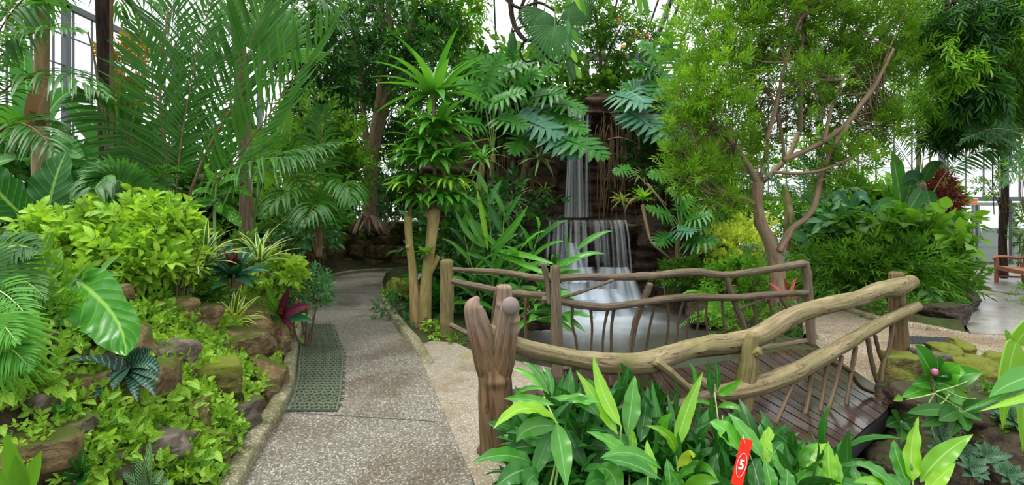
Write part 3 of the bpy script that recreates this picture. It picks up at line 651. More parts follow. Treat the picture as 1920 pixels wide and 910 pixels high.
water()
def fallmat(name,dens,sc,col=(.80,.86,.94),fade=0):
    k=NT(name); u,v,uvv=k.uv(); mp=k.n.new('ShaderNodeMapping'); mp.inputs['Scale'].default_value=(sc,.30,1); oi=k.n.new('ShaderNodeObjectInfo'); cb=k.n.new('ShaderNodeCombineXYZ'); k.l.new(k.math('MULTIPLY',oi.outputs['Random'],40),cb.inputs[0]); k.l.new(cb.outputs[0],mp.inputs['Location']); k.l.new(uvv,mp.inputs[0]); n=k.noise(mp.outputs[0],1,2.5,.15,.5)
    f=k.step(n,.56-dens*.38,.88-dens*.16); e=k.math('MULTIPLY',k.step(k.math('ABSOLUTE',k.math('SUBTRACT',u,.5)),.5,.30),k.step(v,1.0,1.0-fade) if fade else 1.0); f=k.math('MULTIPLY',k.math('MULTIPLY',f,e),.9)
    tr=k.n.new('ShaderNodeBsdfTransparent'); df=k.n.new('ShaderNodeBsdfDiffuse'); df.inputs[0].default_value=(*col,1); tl=k.n.new('ShaderNodeBsdfTranslucent'); tl.inputs[0].default_value=(*col,1)
    a=k.n.new('ShaderNodeMixShader'); a.inputs[0].default_value=.35; k.l.new(df.outputs[0],a.inputs[1]); k.l.new(tl.outputs[0],a.inputs[2])
    b=k.n.new('ShaderNodeMixShader'); k.l.new(f,b.inputs[0]); k.l.new(tr.outputs[0],b.inputs[1]); k.l.new(a.outputs[0],b.inputs[2]); k.l.new(b.outputs[0],k.out.inputs[0]); return k.m
def sheet(mb,line,width,sag=.06,n=24,m=9):
    """falling sheet: line of centre points top to bottom, bowed towards the viewer"""
    c=spline(line,n); s=np.linspace(-1,1,m); wd=np.interp(np.linspace(0,1,n),np.linspace(0,1,len(width)),width)
    V=np.zeros((n,m,3)); V[:,:,0]=c[:,0,None]+wd[:,None]/2*s; V[:,:,1]=c[:,1,None]-sag*(1-s**2)[None]; V[:,:,2]=c[:,2,None]
    uv=np.stack([np.tile(s*.5+.5,(n,1)),np.repeat(np.linspace(0,1,n)[:,None],m,1)],-1).reshape(-1,2); mb.add(V.reshape(-1,3),grid_faces(n,m),uv)
def falls():
    # ledge
    r=thing('waterfall_ledge','flat projecting rock ledge the lower fall spills over','rock',(1.75,12.6,1.4))
    mb=MB(); rock(mb,(1.66,12.25,1.42),(2.35,1.5,.26),31,16,.02,.05,26,flat=.8); rock(mb,(1.5,12.5,1.1),(2.0,1.3,.5),32,16,.03,.08,22); mb.build('slab',M['ledge'],r)
    wm=fallmat('falling_water_thin',.45,3.2); wm2=fallmat('falling_water_dense',.78,3.2,(.88,.92,.97)); wl2=fallmat('curtain_water_dense',.58,2.6,(.88,.92,.98),.4); wl1=fallmat('curtain_water_thin',.30,3.4,(.80,.86,.94),.3)
    t=thing('waterfall','thin upper waterfall dropping down the dark cliff face','waterfall',(1.6,12.4,1.6))
    for i,(c0,c1,w_,dn) in enumerate([(1071,1066,.20,12.42),(1088,1087,.24,12.44),(1103,1102,.17,12.5),(1079,1077,.10,12.35)]):
        b=MB(); sheet(b,[P(c0,196,dn+.35),P(c0,206,dn+.1),P(c0-2,300,dn),P(c1,408,dn)],[w_,w_,w_*.8,w_*1.2],.03); b.build('stream',wm2 if i<2 else wm,t)
    t=thing('waterfall','wide lower waterfall curtain spilling off the flat ledge','waterfall',(1.6,11.7,.5))
    for i,(c0,w_,bot,dn) in enumerate([(1032,.16,500,11.7),(1047,.26,505,11.6),(1066,.34,500,11.52),(1086,.30,530,11.48),(1106,.36,535,11.46),(1126,.30,530,11.5),(1143,.32,545,11.52),(1158,.30,540,11.6),(1170,.20,560,11.7),(1056,.18,470,11.5),(1118,.2,500,11.42)]):
        b=MB(); sheet(b,[P(c0-2,413,dn+.25),P(c0,417,dn+.05),P(c0+1+(c0-1095)*.04,440,dn-.06),P(c0+2+(c0-1095)*.09,(440+bot)/2,dn-.12),P(c0+3+(c0-1095)*.14,bot,dn-.2)],[w_,w_,w_,w_*1.05,w_*1.2],.05); b.build('curtain',wl2 if i%2 else wl1,t)
    # tumbling water over the lower stones
    t=thing('cascade','soft white cascade tumbling over stones into the pond','waterfall',(1.3,11.2,-.3))
    mist=fallmat('foaming_water',.80,5,(.72,.80,.90))
    for (c,r0,r1,w0,w1,d) in [(1068,455,528,.35,.8,11.35),(1085,500,560,.7,.9,11.1),(1150,500,575,.7,1.3,11.0),(1060,530,590,.8,1.3,10.9),(1120,540,600,1.2,1.9,10.75)]:
        b=MB(); sheet(b,[P(c,r0,d+.3),P(c+2,(r0+r1)/2-8,d+.05),P(c+3,r1-14,d-.05),P(c+3,r1,d-.35)],[w0,(w0+w1)/2,w1,w1*1.1],.22,20,11); b.build('foam',mist,t)
M['ledge']=rockmat('wet_ledge_rock',(.035,.024,.014),(.13,.09,.05),(.02,.014,.009),(.05,.05,.012),.3,.35,5)
falls()
# ================================================================ BRIDGE, RAILINGS, BENCH, ROCKS
M['rail']=barkmat('weathered_grey_brown_rail',(.085,.062,.042),(.18,.14,.10),(.12,.095,.06),12,.7,None,.7,(.03,.02,.012))
M['railgreen']=barkmat('weathered_olive_rail',(.13,.10,.052),(.27,.215,.125),(.18,.155,.075),12,.7,(.13,.125,.045),.7,(.03,.022,.01))
M['post']=barkmat('rough_brown_post',(.075,.042,.022),(.19,.12,.065),(.11,.09,.04),16,.8,None,1.0,(.02,.012,.006))
M['postgreen']=barkmat('olive_post',(.12,.09,.04),(.25,.195,.095),(.15,.135,.05),14,.75,(.11,.11,.03),.8)
M['cut']=plain('grey_cut_wood',(.16,.125,.11),.6)
M['stick']=barkmat('thin_brown_stick',(.05,.033,.02),(.12,.085,.05),None,10,.75)
def log(name,pts,rad,mat,parent,k=14,rough=.10,seed=1,n=None,knots=3,r=.5):
    """rad: list of radii along the picture points"""
    n=n or max(10,len(pts)*8); p=spline(pts,n); rr=np.interp(np.linspace(0,1,n),np.linspace(0,1,len(rad)),rad) if np.ndim(rad) else rad
    mb=MB(); p=p+np.stack([snoise(p,3,seed+i,2) for i in range(3)],-1)*.008; tube(mb,p,rr,k,rough,seed,knots=knots); return mb.build(name,mat,parent)
def deck():
    k=NT('wet_dark_deck_planks'); u,v,uvv=k.uv(); r=k.attr('rnd'); mp=k.n.new('ShaderNodeMapping'); mp.inputs['Scale'].default_value=(28,1.2,1); k.l.new(uvv,mp.inputs[0]); n=k.noise(mp.outputs[0],1,6,.4)
    a=k.mix(r,(.013,.007,.006),(.034,.019,.014)); k.put(k.b.inputs['Base Color'],k.mix(k.step(n,.3,.75),a,k.mix(.5,a,(.065,.042,.034))))
    w_=k.noise(k.coord('Object'),1.3,4); k.put(k.b.inputs['Roughness'],k.math('ADD',.13,k.math('MULTIPLY',k.step(w_,.45,.62),.33))); k.bump(n,.25,.004)
    root=thing('footbridge','dark wet plank deck of the rustic footbridge','footbridge',(1.8,5.2,0))
    mb=MB(); rg=np.random.default_rng(3)
    # planks run away from the viewer, laid side by side along the crossing direction
    far=spline([(.42,5.55),(1.38,5.5),(2.0,5.68),(3.13,6.3),(3.84,6.8)],60); near=spline([(.06,3.6),(.8,3.5),(1.6,3.45),(2.25,3.66),(2.6,3.95),(3.14,4.45),(3.42,4.9)],60)
    N=27
    for i in range(N):
        t0=i/N; t1=(i+1)/N-.004; z=.02+.02*math.sin(math.pi*(i+.5)/N)
        f=lambda L,t:np.array([np.interp(t,np.linspace(0,1,60),L[:,0]),np.interp(t,np.linspace(0,1,60),L[:,1])])
        a,b,c,d=f(near,t0),f(near,t1),f(far,t1),f(far,t0); z+=rg.uniform(-.003,.003)
        v=[(*a,z),(*b,z),(*c,z),(*d,z),(*a,z-.05),(*b,z-.05),(*c,z-.05),(*d,z-.05)]; v=np.array(v)
        q=np.array([[0,1,2,3],[0,4,5,1],[1,5,6,2],[2,6,7,3],[3,7,4,0]]); L=np.linalg.norm(d-a); w0=np.linalg.norm(b-a); o=rg.uniform(0,9)
        uv=np.array([[o,o],[o+w0,o],[o+w0,o+L],[o,o+L]]*2); vv=v[q].reshape(-1,3); mb.add(vv,np.arange(20).reshape(5,4),uv[q].reshape(-1,2),rg.random())
    mb.build('planks',k.m,root,False)
    e=MB(); nn=np.c_[near,.02*np.sin(np.pi*np.linspace(0,1,60))-.09]
    V=np.concatenate([nn+[0,-.012,.108],nn+[0,-.012,-.03],nn+[0,.03,-.03]]).reshape(3,60,3).transpose(1,0,2).reshape(-1,3); e.add(V,grid_faces(60,3)); e.build('edge_board',M['darkmetal'],root)
    j=MB()
    for t in (.25,.75):
        a=near*(1-t)+far*t; tube(j,np.c_[a,np.full(60,-.12)],.07,6)
    j.build('joist',M['stick'],root)
deck()
def front_rail():
    root=thing('rustic_railing','near footbridge railing of thick pale curved branches with a forked left post','railing',(1.9,4.4,0))
    R=M['railgreen']
    # forked post: trunk with three prongs
    d=3.62
    log('post',[P(940,905,d)-[0,0,.12],P(935,860,d),P(931,800,d),P(928,740,d),P(927,690,d),P(926,655,d)],[.125,.115,.112,.115,.115,.08],M['fork'],root,18,.13,3)
    log('prong',[P(926,730,d),P(917,680,d-.01),P(904,630,d-.03),P(893,595,d-.06),P(889,573,d-.08),P(897,557,d-.07)],[.08,.10,.085,.075,.06,.015],M['fork'],root,14,.06,4)
    pr=log('prong',[P(932,740,d),P(941,680,d-.03),P(949,630,d-.06),P(953,598,d-.1),P(956,576,d-.14)],[.07,.09,.078,.070,.062],M['fork'],root,14,.06,6)
    log('prong',[P(935,650,d+.1),P(940,600,d+.08),P(944,566,d+.06),P(945,540,d+.05)],[.08,.055,.055,.05],M['fork'],root,14,.06,7)
    c=MB(); tube(c,[P(957,574,d-.205),P(957.3,574,d-.222)],.058,20); c.build('cut_end',M['cut'],pr)
    # top rail
    log('top_rail',[P(905,622,3.62),P(935,633,3.64),P(975,650,3.7),P(1030,664,3.8),P(1090,675,3.9),P(1150,682,4.0),P(1210,680,4.1),P(1260,664,4.2),P(1310,650,4.3),P(1370,644,4.4),P(1420,632,4.48),P(1465,604,4.56),P(1500,588,4.64),P(1560,572,4.8),P(1610,560,4.98),P(1650,544,5.15),P(1680,540,5.28),P(1710,528,5.4)],
        [.062,.060,.058,.062,.068,.080,.088,.080,.078,.082,.088,.080,.074,.075,.076,.078,.092,.066],R,root,20,.07,11,150,9)
    log('lower_rail',[P(1312,712,4.2),P(1345,735,4.22),P(1380,733,4.28),P(1430,722,4.35),P(1490,700,4.45),P(1540,672,4.58),P(1600,638,4.78),P(1660,602,5.05),P(1722,575,5.33)],[.03,.055,.075,.078,.075,.07,.062,.055,.048],R,root,18,.08,12,110,6)
    log('lower_rail',[P(945,742,3.64),P(990,738,3.7),P(1040,752,3.75),P(1110,770,3.85),P(1200,780,3.95),P(1290,752,4.1),P(1350,735,4.25)],[.030,.034,.036,.036,.036,.04,.05],M['rail'],root,14,.08,13,60,5)
    log('brace',[P(1228,680,4.02),P(1260,705,4.06),P(1292,732,4.12)],[.036,.032,.034],R,root,12,.08,14)
    log('brace',[P(1302,728,4.12),P(1290,755,4.1),P(1260,772,4.05)],[.04,.035,.03],R,root,12,.08,15)
    mp_=log('post',[P(1388,790,4.36),P(1393,740,4.35),P(1402,690,4.33),P(1406,655,4.32),P(1412,628,4.3)],[.085,.085,.078,.066,.045],M['postgreen'],root,16,.08,16,None,3)
    log('knob',[P(1410,662,4.3),P(1424,658,4.26)],[.05,.04],M['postgreen'],mp_,12,.08,17)
    log('post',[P(1688,705,5.36),P(1688,660,5.38),P(1684,600,5.4),P(1681,545,5.4),P(1680,514,5.4)],[.085,.083,.083,.074,.07],M['post'],root,18,.06,18)
    # bottom curved branch
    log('bottom_branch',[P(1660,722,4.92),P(1648,736,4.85),P(1625,752,4.75),P(1605,778,4.6),P(1575,800,4.45),P(1545,818,4.3),P(1520,850,4.1)],[.04,.05,.042,.045,.045,.045,.05],M['stick'],root,14,.08,19,60)
    st=[((1500,690),(1482,730),(1463,772),(1447,805),4.5,4.05,.018),((1522,690),(1518,740),(1508,790),(1503,840),4.53,4.1,.019),((1553,675),(1545,730),(1535,790),(1526,845),4.6,4.15,.018),((1577,668),(1567,720),(1553,770),(1543,835),4.65,4.18,.019),((1604,650),(1594,710),(1584,770),(1577,818),4.75,4.35,.020),
        ((1555,675),(1590,692),(1612,722),(1637,735),4.6,4.72,.023),((1627,636),(1632,670),(1640,705),(1652,732),4.85,4.85,.022),((1642,630),(1650,665),(1662,690),(1672,706),4.92,5.0,.018),((1674,612),(1668,650),(1656,690),(1652,748),5.05,4.8,.020)]
    for i,(a,b,c_,e,d0,d1,r) in enumerate(st):
        D=np.linspace(d0,d1,4); log('baluster',[P(*q,dd) for q,dd in zip((a,b,c_,e),D)],[r,r*.9,r*.85,r],M['stick'],root,9,.1,20+i,24,2)
    log('brace',[P(1290,758,4.1),P(1330,745,4.2)],[.035,.035],R,root)
    log('baluster',[P(1345,745,4.2),P(1385,775,4.15),P(1425,808,4.05)],[.022,.02,.018],M['stick'],root,9,.1,40,20)
M['fork']=barkmat('rough_brown_post_with_bare_prongs',(.075,.042,.022),(.19,.12,.065),(.11,.09,.04),16,.8,None,.8,(.02,.012,.006),(.80,1.02,(.15,.10,.072),(.27,.205,.155)))
M['prong']=barkmat('pale_smooth_prong',(.15,.10,.072),(.29,.22,.165),(.16,.115,.08),10,.6,None,.25,(.08,.05,.035))
front_rail()
def back_rail():
    root=thing('rustic_railing','far footbridge railing of thin weathered rails between upright posts by the pond','railing',(1.8,6.2,0))
    R=M['rail']
    log('post',[P(838,636,7.2),P(838,560,7.2),P(838,490,7.2)],[.098,.095,.088],M['postgreen'],root,18,.05,50)
    log('post',[P(1046,712,5.35),P(1044,600,5.35),P(1041,500,5.35)],[.056,.055,.044],M['rail'],root,14,.05,51)
    log('post',[P(1521,648,6.75),P(1516,560,6.75),P(1510,492,6.75)],[.055,.055,.046],M['rail'],root,14,.05,52)
    log('top_rail',[P(850,505,6.9),P(900,508,6.6),P(960,513,6.1),P(1000,520,5.7),P(1035,524,5.45),P(1080,520,5.5),P(1150,520,5.7),P(1220,518,5.9),P(1300,510,6.1),P(1360,516,6.3),P(1430,508,6.5),P(1508,495,6.72)],[.03,.034,.036,.036,.038,.038,.038,.04,.048,.04,.042,.044],R,root,14,.09,53,110,8)
    log('middle_rail',[P(850,527,6.9),P(900,538,6.6),P(960,550,6.1),P(1025,555,5.5)],[.04,.042,.042,.038],R,root,14,.09,54,50,4)
    log('middle_rail',[P(1018,562,5.42),P(1060,568,5.45),P(1125,577,5.6),P(1180,571,5.75),P(1240,562,5.9),P(1300,557,6.1),P(1380,558,6.3),P(1440,553,6.5),P(1512,549,6.72)],[.034,.036,.042,.04,.042,.04,.042,.042,.036],R,root,14,.09,55,100,8)
    log('bottom_rail',[P(845,610,7.0),P(890,632,6.7),P(960,655,6.0),P(1035,680,5.5)],[.035,.035,.03,.03],R,root,12,.08,56)
    log('bottom_rail',[P(1050,690,5.5),P(1150,680,5.8),P(1250,672,6.0),P(1350,662,6.3),P(1440,652,6.5),P(1510,640,6.7)],[.035,.035,.035,.035,.035,.035],R,root,12,.08,57)
    log('brace',[P(1050,560,5.45),P(1090,548,5.5),P(1150,525,5.65)],[.018,.018,.016],R,root,9,.08,58)
    log('brace',[P(1030,570,5.4),P(1026,530,5.42),P(1017,495,5.4)],[.024,.026,.026],R,root,10,.08,59)
    log('brace',[P(1218,532,5.85),P(1205,565,5.9),P(1190,610,5.95),P(1180,668,6.0)],[.038,.036,.034,.036],R,root,12,.08,60)
    log('brace',[P(1361,518,6.3),P(1375,560,6.35),P(1390,600,6.4),P(1403,640,6.45)],[.035,.035,.035,.035],R,root,12,.08,61)
    log('brace',[P(1385,580,6.35),P(1430,562,6.45),P(1490,545,6.6)],[.016,.018,.016],R,root,9,.08,62)
    log('brace',[P(1462,560,6.6),P(1480,582,6.65),P(1500,590,6.7)],[.022,.022,.02],R,root,9,.08,63)
    bl=[(930,548,918,640,.022),(953,556,955,650,.018),(988,556,984,650,.02),(1074,574,1083,660,.016),(1107,578,1108,670,.015),(1140,578,1130,668,.017),(1152,577,1147,668,.019),(1228,570,1210,668,.016),(1252,566,1243,664,.018),(1282,562,1262,655,.015),(1296,562,1290,655,.014),(1308,560,1309,655,.014),(1326,560,1333,655,.016),(1354,560,1358,655,.017),(1410,560,1422,650,.017),(1440,560,1452,640,.018),(1250,520,1251,560,.008)]
    for i,(a,b,c_,e,r) in enumerate(bl):
        dd=np.interp(a,[900,1040,1500],[6.5,5.4,6.7]); cc=(a+c_)/2+U(-5,5); log('baluster',[P(a,b,dd),P(cc,(b+e)/2-10,dd+.02),P((cc+c_)/2+U(-3,3),(b+e)/2+20,dd+.02),P(c_,e,dd)],[r,r*.85,r*.8,r],M['stick'],root,8,.1,70+i,20,2)
back_rail()
# ---- rocks
def boulder(c,size,seed,label,mat='rock',group=None,strata=.04,rz=0,cuts=14,name='boulder',sub=22,flat=.9):
    mb=MB(); rock(mb,c,size,seed,cuts,strata,.07,sub,rz=rz,flat=flat); o=mb.build(name,M[mat]); return tag(o,label,'rock',group)
# left bed retaining stones placed along the kerb on the slope
def left_rocks():
    lab=['mossy limestone block in the left planting bed']
    spots=[(168,300,3.75,.55,.22,'rockgrey'),(108,592,3.6,.42,.16,'rock'),(70,650,3.5,.30,.24,'rock'),(130,740,3.25,.42,.2,'rock'),(165,560,3.9,.40,.2,'rock'),
      (215,745,3.15,.62,.30,'rock'),(240,860,2.95,.7,.24,'rockgrey'),(330,800,3.2,.5,.34,'rock'),(100,830,3.05,.45,.26,'rockgrey'),(60,770,3.2,.4,.25,'rockgrey'),(385,735,3.6,.45,.4,'rockmoss'),(420,660,4.0,.5,.3,'rock'),(290,585,3.9,.36,.18,'rock'),
      (455,625,4.5,.34,.4,'rock'),(500,650,4.7,.36,.4,'rock'),(478,720,4.15,.36,.36,'rock'),(440,800,3.55,.34,.34,'rockgrey'),(515,575,5.6,.4,.5,'rock'),(470,540,5.4,.35,.35,'rock'),(530,640,5.6,.25,.34,'rock'),(370,850,3.05,.4,.28,'rockmoss'),(505,725,4.35,.22,.26,'rock'),
      (180,640,3.55,.5,.3,'rock'),(30,880,2.9,.5,.3,'rock'),(300,690,3.5,.4,.3,'rockgrey'),(350,610,4.0,.4,.25,'rock'),(160,690,3.3,.3,.2,'rockgrey'),(545,560,6.6,.4,.4,'rock'),(560,530,7.8,.5,.5,'rock')]
    words=['under the drooping glossy leaf','at the left edge beside the fan palm','above the striped rosette','below the striped rosette','behind the lime bush','beside the kerb near the mat','at the foot of the bed','by the yellow striped rosette','under the purple leaved plant']
    for i,(c,r,d,w_,h,m) in enumerate(spots[1:]):
        p=surf(c,r); k_=p[1]/d*1.1; w_*=k_; h*=k_
        k2=.75 if r>790 or c<100 else 1; boulder(p+[-.03,.10*k_,0],(w_*k2,w_*.8*k2,h*1.15*k2),100+i,{'rock':'tan','rockgrey':'grey','rockmoss':'mossy'}[m]+' bank stone '+near(c,r),m,'limestone blocks stacked in the left bank',.05,U(-.4,.4),sub=18,flat=.8)
left_rocks()
def far_wall_rocks():
    rg=np.random.default_rng(21)
    # dry stone wall behind the path bend
    line=spline([(-4.3,8.6),(-5.0,10.5),(-5.4,12.5),(-5.8,14.3),(-5.4,15.9),(-4.4,16.8),(-3.0,17.0),(-1.6,17.0)],200)
    L=np.r_[0,np.cumsum(np.linalg.norm(np.diff(line,axis=0),axis=1))]
    for lay in range(4):
        s=rg.uniform(0,.4)
        while s<L[-1]:
            w_=rg.uniform(.5,.95); x=np.interp(s+w_/2,L,line[:,0]); y=np.interp(s+w_/2,L,line[:,1]); tx=np.interp(s+w_/2+.1,L,line[:,0])-x; ty=np.interp(s+w_/2+.1,L,line[:,1])-y
            h=.40; top=1.0 if y<12 else 1.6
            z=.12+lay*.36
            if z<top: boulder((x+rg.uniform(-.06,.06)-.02*lay,y+rg.uniform(-.06,.06)+.05*lay,z+.1),(w_*1.1,.7,h*rg.uniform(1.05,1.25)),300+int(s*10)+lay*50,['lowest','second','third','topmost'][lay]+' course block of the dry stone wall, '+('left side of the path' if y<11 else 'left of the bend' if y<14 else 'on the outside of the bend' if x<-5 else 'under the fig roots' if x<-3.4 else 'at the back of the bend'),'rock' if rg.random()<.75 else 'rockmoss','blocks of the dry stone wall at the path bend',.05,math.atan2(ty,tx),10,sub=14)
            s+=w_
far_wall_rocks()
for c,s,sd,lb,m in [(P(1776,590,8.0),(.80,.5,.36),401,'dark mossy boulder at the front of the bamboo bed','rockdark'),(P(1715,592,8.35),(.45,.4,.35),402,'small dark rock left of the boulder at the bamboo bed','rockdark'),(P(1808,560,9.6),(.5,.5,.4),403,'dark rock behind the boulder at the bamboo bed','rockdark'),
    (P(1697,722,4.95),(.46,.45,.62),404,'upright moss covered rock at the foot of the right end post','rockmoss'),(P(1770,665,5.5),(.32,.4,.30),405,'small yellow-green mossy stone just right of the upright moss rock','rockmoss'),(P(1800,662,5.6),(.28,.36,.36),406,'yellow-green mossy stone between the flat stone and the upright moss rock','rockmoss'),
    (P(1830,705,5.3),(.62,.5,.42),407,'flat topped mossy stone edging the wet path','rockmoss'),(P(1885,700,5.4),(.5,.5,.4),408,'mossy stone at the right end of the path edging','rockmoss'),(P(1745,700,5.2),(.4,.5,.5),409,'grey stone behind the pink budded leafy plant','rockgrey'),
    (P(1700,800,4.6),(.55,.5,.75),410,'dark broken rock below the upright moss rock','rockdark'),(P(1840,810,4.3),(1.3,.8,.75),411,'large dark boulder under the right bank','rockdark'),(P(1640,850,4.5),(.6,.6,.5),412,'dark rock beside the curved deck edge','rockdark'),(P(1760,880,4.0),(.9,.7,.5),413,'low dark rock among the silver striped leaves','rockdark'),(P(1900,870,3.8),(.7,.6,.6),414,'dark rock in the lower right corner of the bank','rockdark'),
    (P(752,540,9.6),(.55,.6,.42),415,'squat mossy rock between the path kerb and the stubby trunks','rockmoss'),(P(1010,590,7.6),(.5,.5,.4),416,'rock at the left rim of the pond','rockdark'),(P(1330,585,9.5),(.9,.6,.4),417,'mossy rock at the right rim of the pond','rockdark'),(P(1215,560,12.2),(1.3,.9,.9),418,'dark rock right of the cascade foot','rockdark'),(P(1010,545,11.8),(1.0,.9,.7),419,'dark rock left of the cascade foot','rockdark'),(P(1100,575,11.3),(1.2,.8,.5),420,'wet stone under the cascade','rockdark'),(P(1330,540,12.0),(1.6,1.0,1.0),421,'stacked brown rock right of the pond','rockdark'),
    (P(1230,430,12.1),(1.1,.9,.9),422,'brown ledge rock under the bright green rosette','rockdark'),(P(1290,470,12.0),(1.4,1.0,1.0),423,'layered rock right of the lower fall','rockdark'),(P(985,450,12.3),(1.4,.9,1.2),424,'dark layered rock left of the lower fall','rockdark'),(P(930,560,10.5),(1.4,1.0,.7),425,'dark rock behind the large leaved clump','rockdark'),(P(1140,520,11.8),(1.1,.7,.45),426,'wet step stone under the lower fall','rockdark'),(P(1070,500,11.8),(.8,.7,.5),427,'wet stone left under the lower fall','rockdark')]:
    if m=='rockdark' and 'rockdark' not in M: M['rockdark']=rockmat('dark_wet_rock',(.022,.015,.010),(.065,.046,.028),(.012,.009,.006),(.03,.042,.008),.42,.55,8)
    boulder(c,s,sd,lb,m,None,.05,U(-.3,.3),20,sub=40 if s[0]>.7 else 30)
# ---- bench
def bench():
    W_=barkmat('reddish_teak',(.20,.075,.04),(.36,.17,.10),None,20,.5,None,.2)
    o=np.array([11.9,13.1,0]); d=nz([-.42,-.907,0]); n=nz([-.907,.42,0]); up=np.array([0,0,1.]); L=1.75   # along the bench, facing direction
    root=thing('garden_bench','reddish slatted wooden garden bench beside the stone paving','bench',o)
    X=lambda a,b,z: o+d*a-n*b+up*z          # a along, b backwards
    def bar(nm,a,b,w1=.05,w2=.05):
        m=MB(); beam(m,a,b,w1,w2); m.build(nm,W_,root,False)
    for a in (0,L):
        bar('leg',X(a,0,0),X(a,0,.64),.065,.065); bar('leg',X(a,.52,0),X(a,.50,.42),.06,.06); bar('back_post',X(a,.50,.40),X(a,.62,.95),.05,.07)
        bar('stretcher',X(a,.02,.18),X(a,.5,.18),.03,.05); bar('seat_rail',X(a,0,.40),X(a,.5,.38),.035,.07)
        m=MB(); p=spline([X(a,-.06,.61),X(a,.0,.655),X(a,.2,.665),X(a,.4,.64),X(a,.56,.68)],14); 
        tube(m,p,.035,8); m.build('armrest',W_,root)
    bar('seat_rail',X(0,0,.39),X(L,0,.39),.03,.08); bar('seat_rail',X(0,.5,.38),X(L,.5,.38),.03,.07)
    for i in range(6): bar('seat_slat',X(.02,.02+.085*i,.435-.004*i),X(L-.02,.02+.085*i,.435-.004*i),.065,.022)
    bar('back_rail',X(0,.615,.92),X(L,.615,.92),.03,.085); bar('back_rail',X(0,.53,.53),X(L,.53,.53),.03,.06)
    for i in range(15): a=.09+(L-.18)*i/14; bar('back_slat',X(a,.53,.54),X(a,.61,.90),.05,.016)
bench()
# ---- red tag
def redtag():
    from mathutils import Matrix
    d=2.45; tl,tr_,bl=P(1390,822,d),P(1411.5,826,d),P(1370,907,d-.01); br=bl+tr_-tl+np.array([0,0,-.008])
    r=thing('plant_tag','red numbered tag 5 hanging in the broad leaved plants','tag',(tl+br)/2)
    n=nz(np.cross(tr_-tl,bl-tl)); n=n if n[1]<0 else -n
    k=plain('tag_red',(.80,.025,.01),.35); mb=MB(); v=np.array([tl,tr_,br,bl]); v=np.concatenate([v+n*.0015,v-n*.0015]); q=np.array([[0,1,2,3],[7,6,5,4],[0,4,5,1],[1,5,6,2],[2,6,7,3],[3,7,4,0]]); mb.add(v[q].reshape(-1,3),np.arange(24).reshape(6,4)); card=mb.build('card',k,r,False)
    yv=(tl+tr_)/2-(bl+br)/2; y=nz(yv); x=nz((tr_-tl)); c=(tl+tr_+br+bl)/4+n*.0035-y*.012
    wht=plain('tag_white',(.9,.88,.86),.5)
    e=MB(); a=np.linspace(0,2*np.pi,49); pts=np.array([c+x*.021*math.cos(t)+y*.055*math.sin(t)*1.0 for t in a]); tube(e,pts,.0009,5,cap=False); e.build('ring',wht,card)
    cu=bpy.data.curves.new('numeral','FONT'); cu.body='5'; cu.size=.062; cu.align_x='CENTER'; cu.align_y='CENTER'; cu.extrude=.001; cu.offset=.0015; cu.shear=0.0; cu.materials.append(wht)
    z=n; xx=nz(x-z*np.dot(x,z)); yy=nz(y-z*np.dot(y,z)); m4=Matrix(((xx[0]*.8,yy[0],z[0],c[0]),(xx[1]*.8,yy[1],z[1],c[1]),(xx[2]*.8,yy[2],z[2],c[2]),(0,0,0,1)))
    text_part('numeral',cu,card,None,None,m4)
    s=MB(); tube(s,[P(1393,817,d-.01),P(1397,832,d-.02)],.0012,5); tube(s,spline([P(1406,852,d+.02),P(1415,880,d+.03),P(1424,915,d+.03)],8),.0012,5); s.build('cord',plain('string_white',(.6,.6,.6),.5),r)
redtag()
def plaque():
    c=P(599,412,10.2); r=thing('plant_label','small grey plant label plate standing behind the dry stone wall','sign',c); b=MB(); box(b,c,(.17,.02,.24)); b.build('plate',plain('label_grey',(.28,.30,.32),.4),r,False)
    p=MB(); box(p,c+[0,-.012,-.01],(.12,.006,.11)); p.build('picture',plain('label_dark',(.03,.03,.03),.5),r,False); s=MB(); beam(s,c-[0,-.02,.1],c-[0,-.02,.6],.03,.01); s.build('stake',M['darkmetal'],r)
plaque()
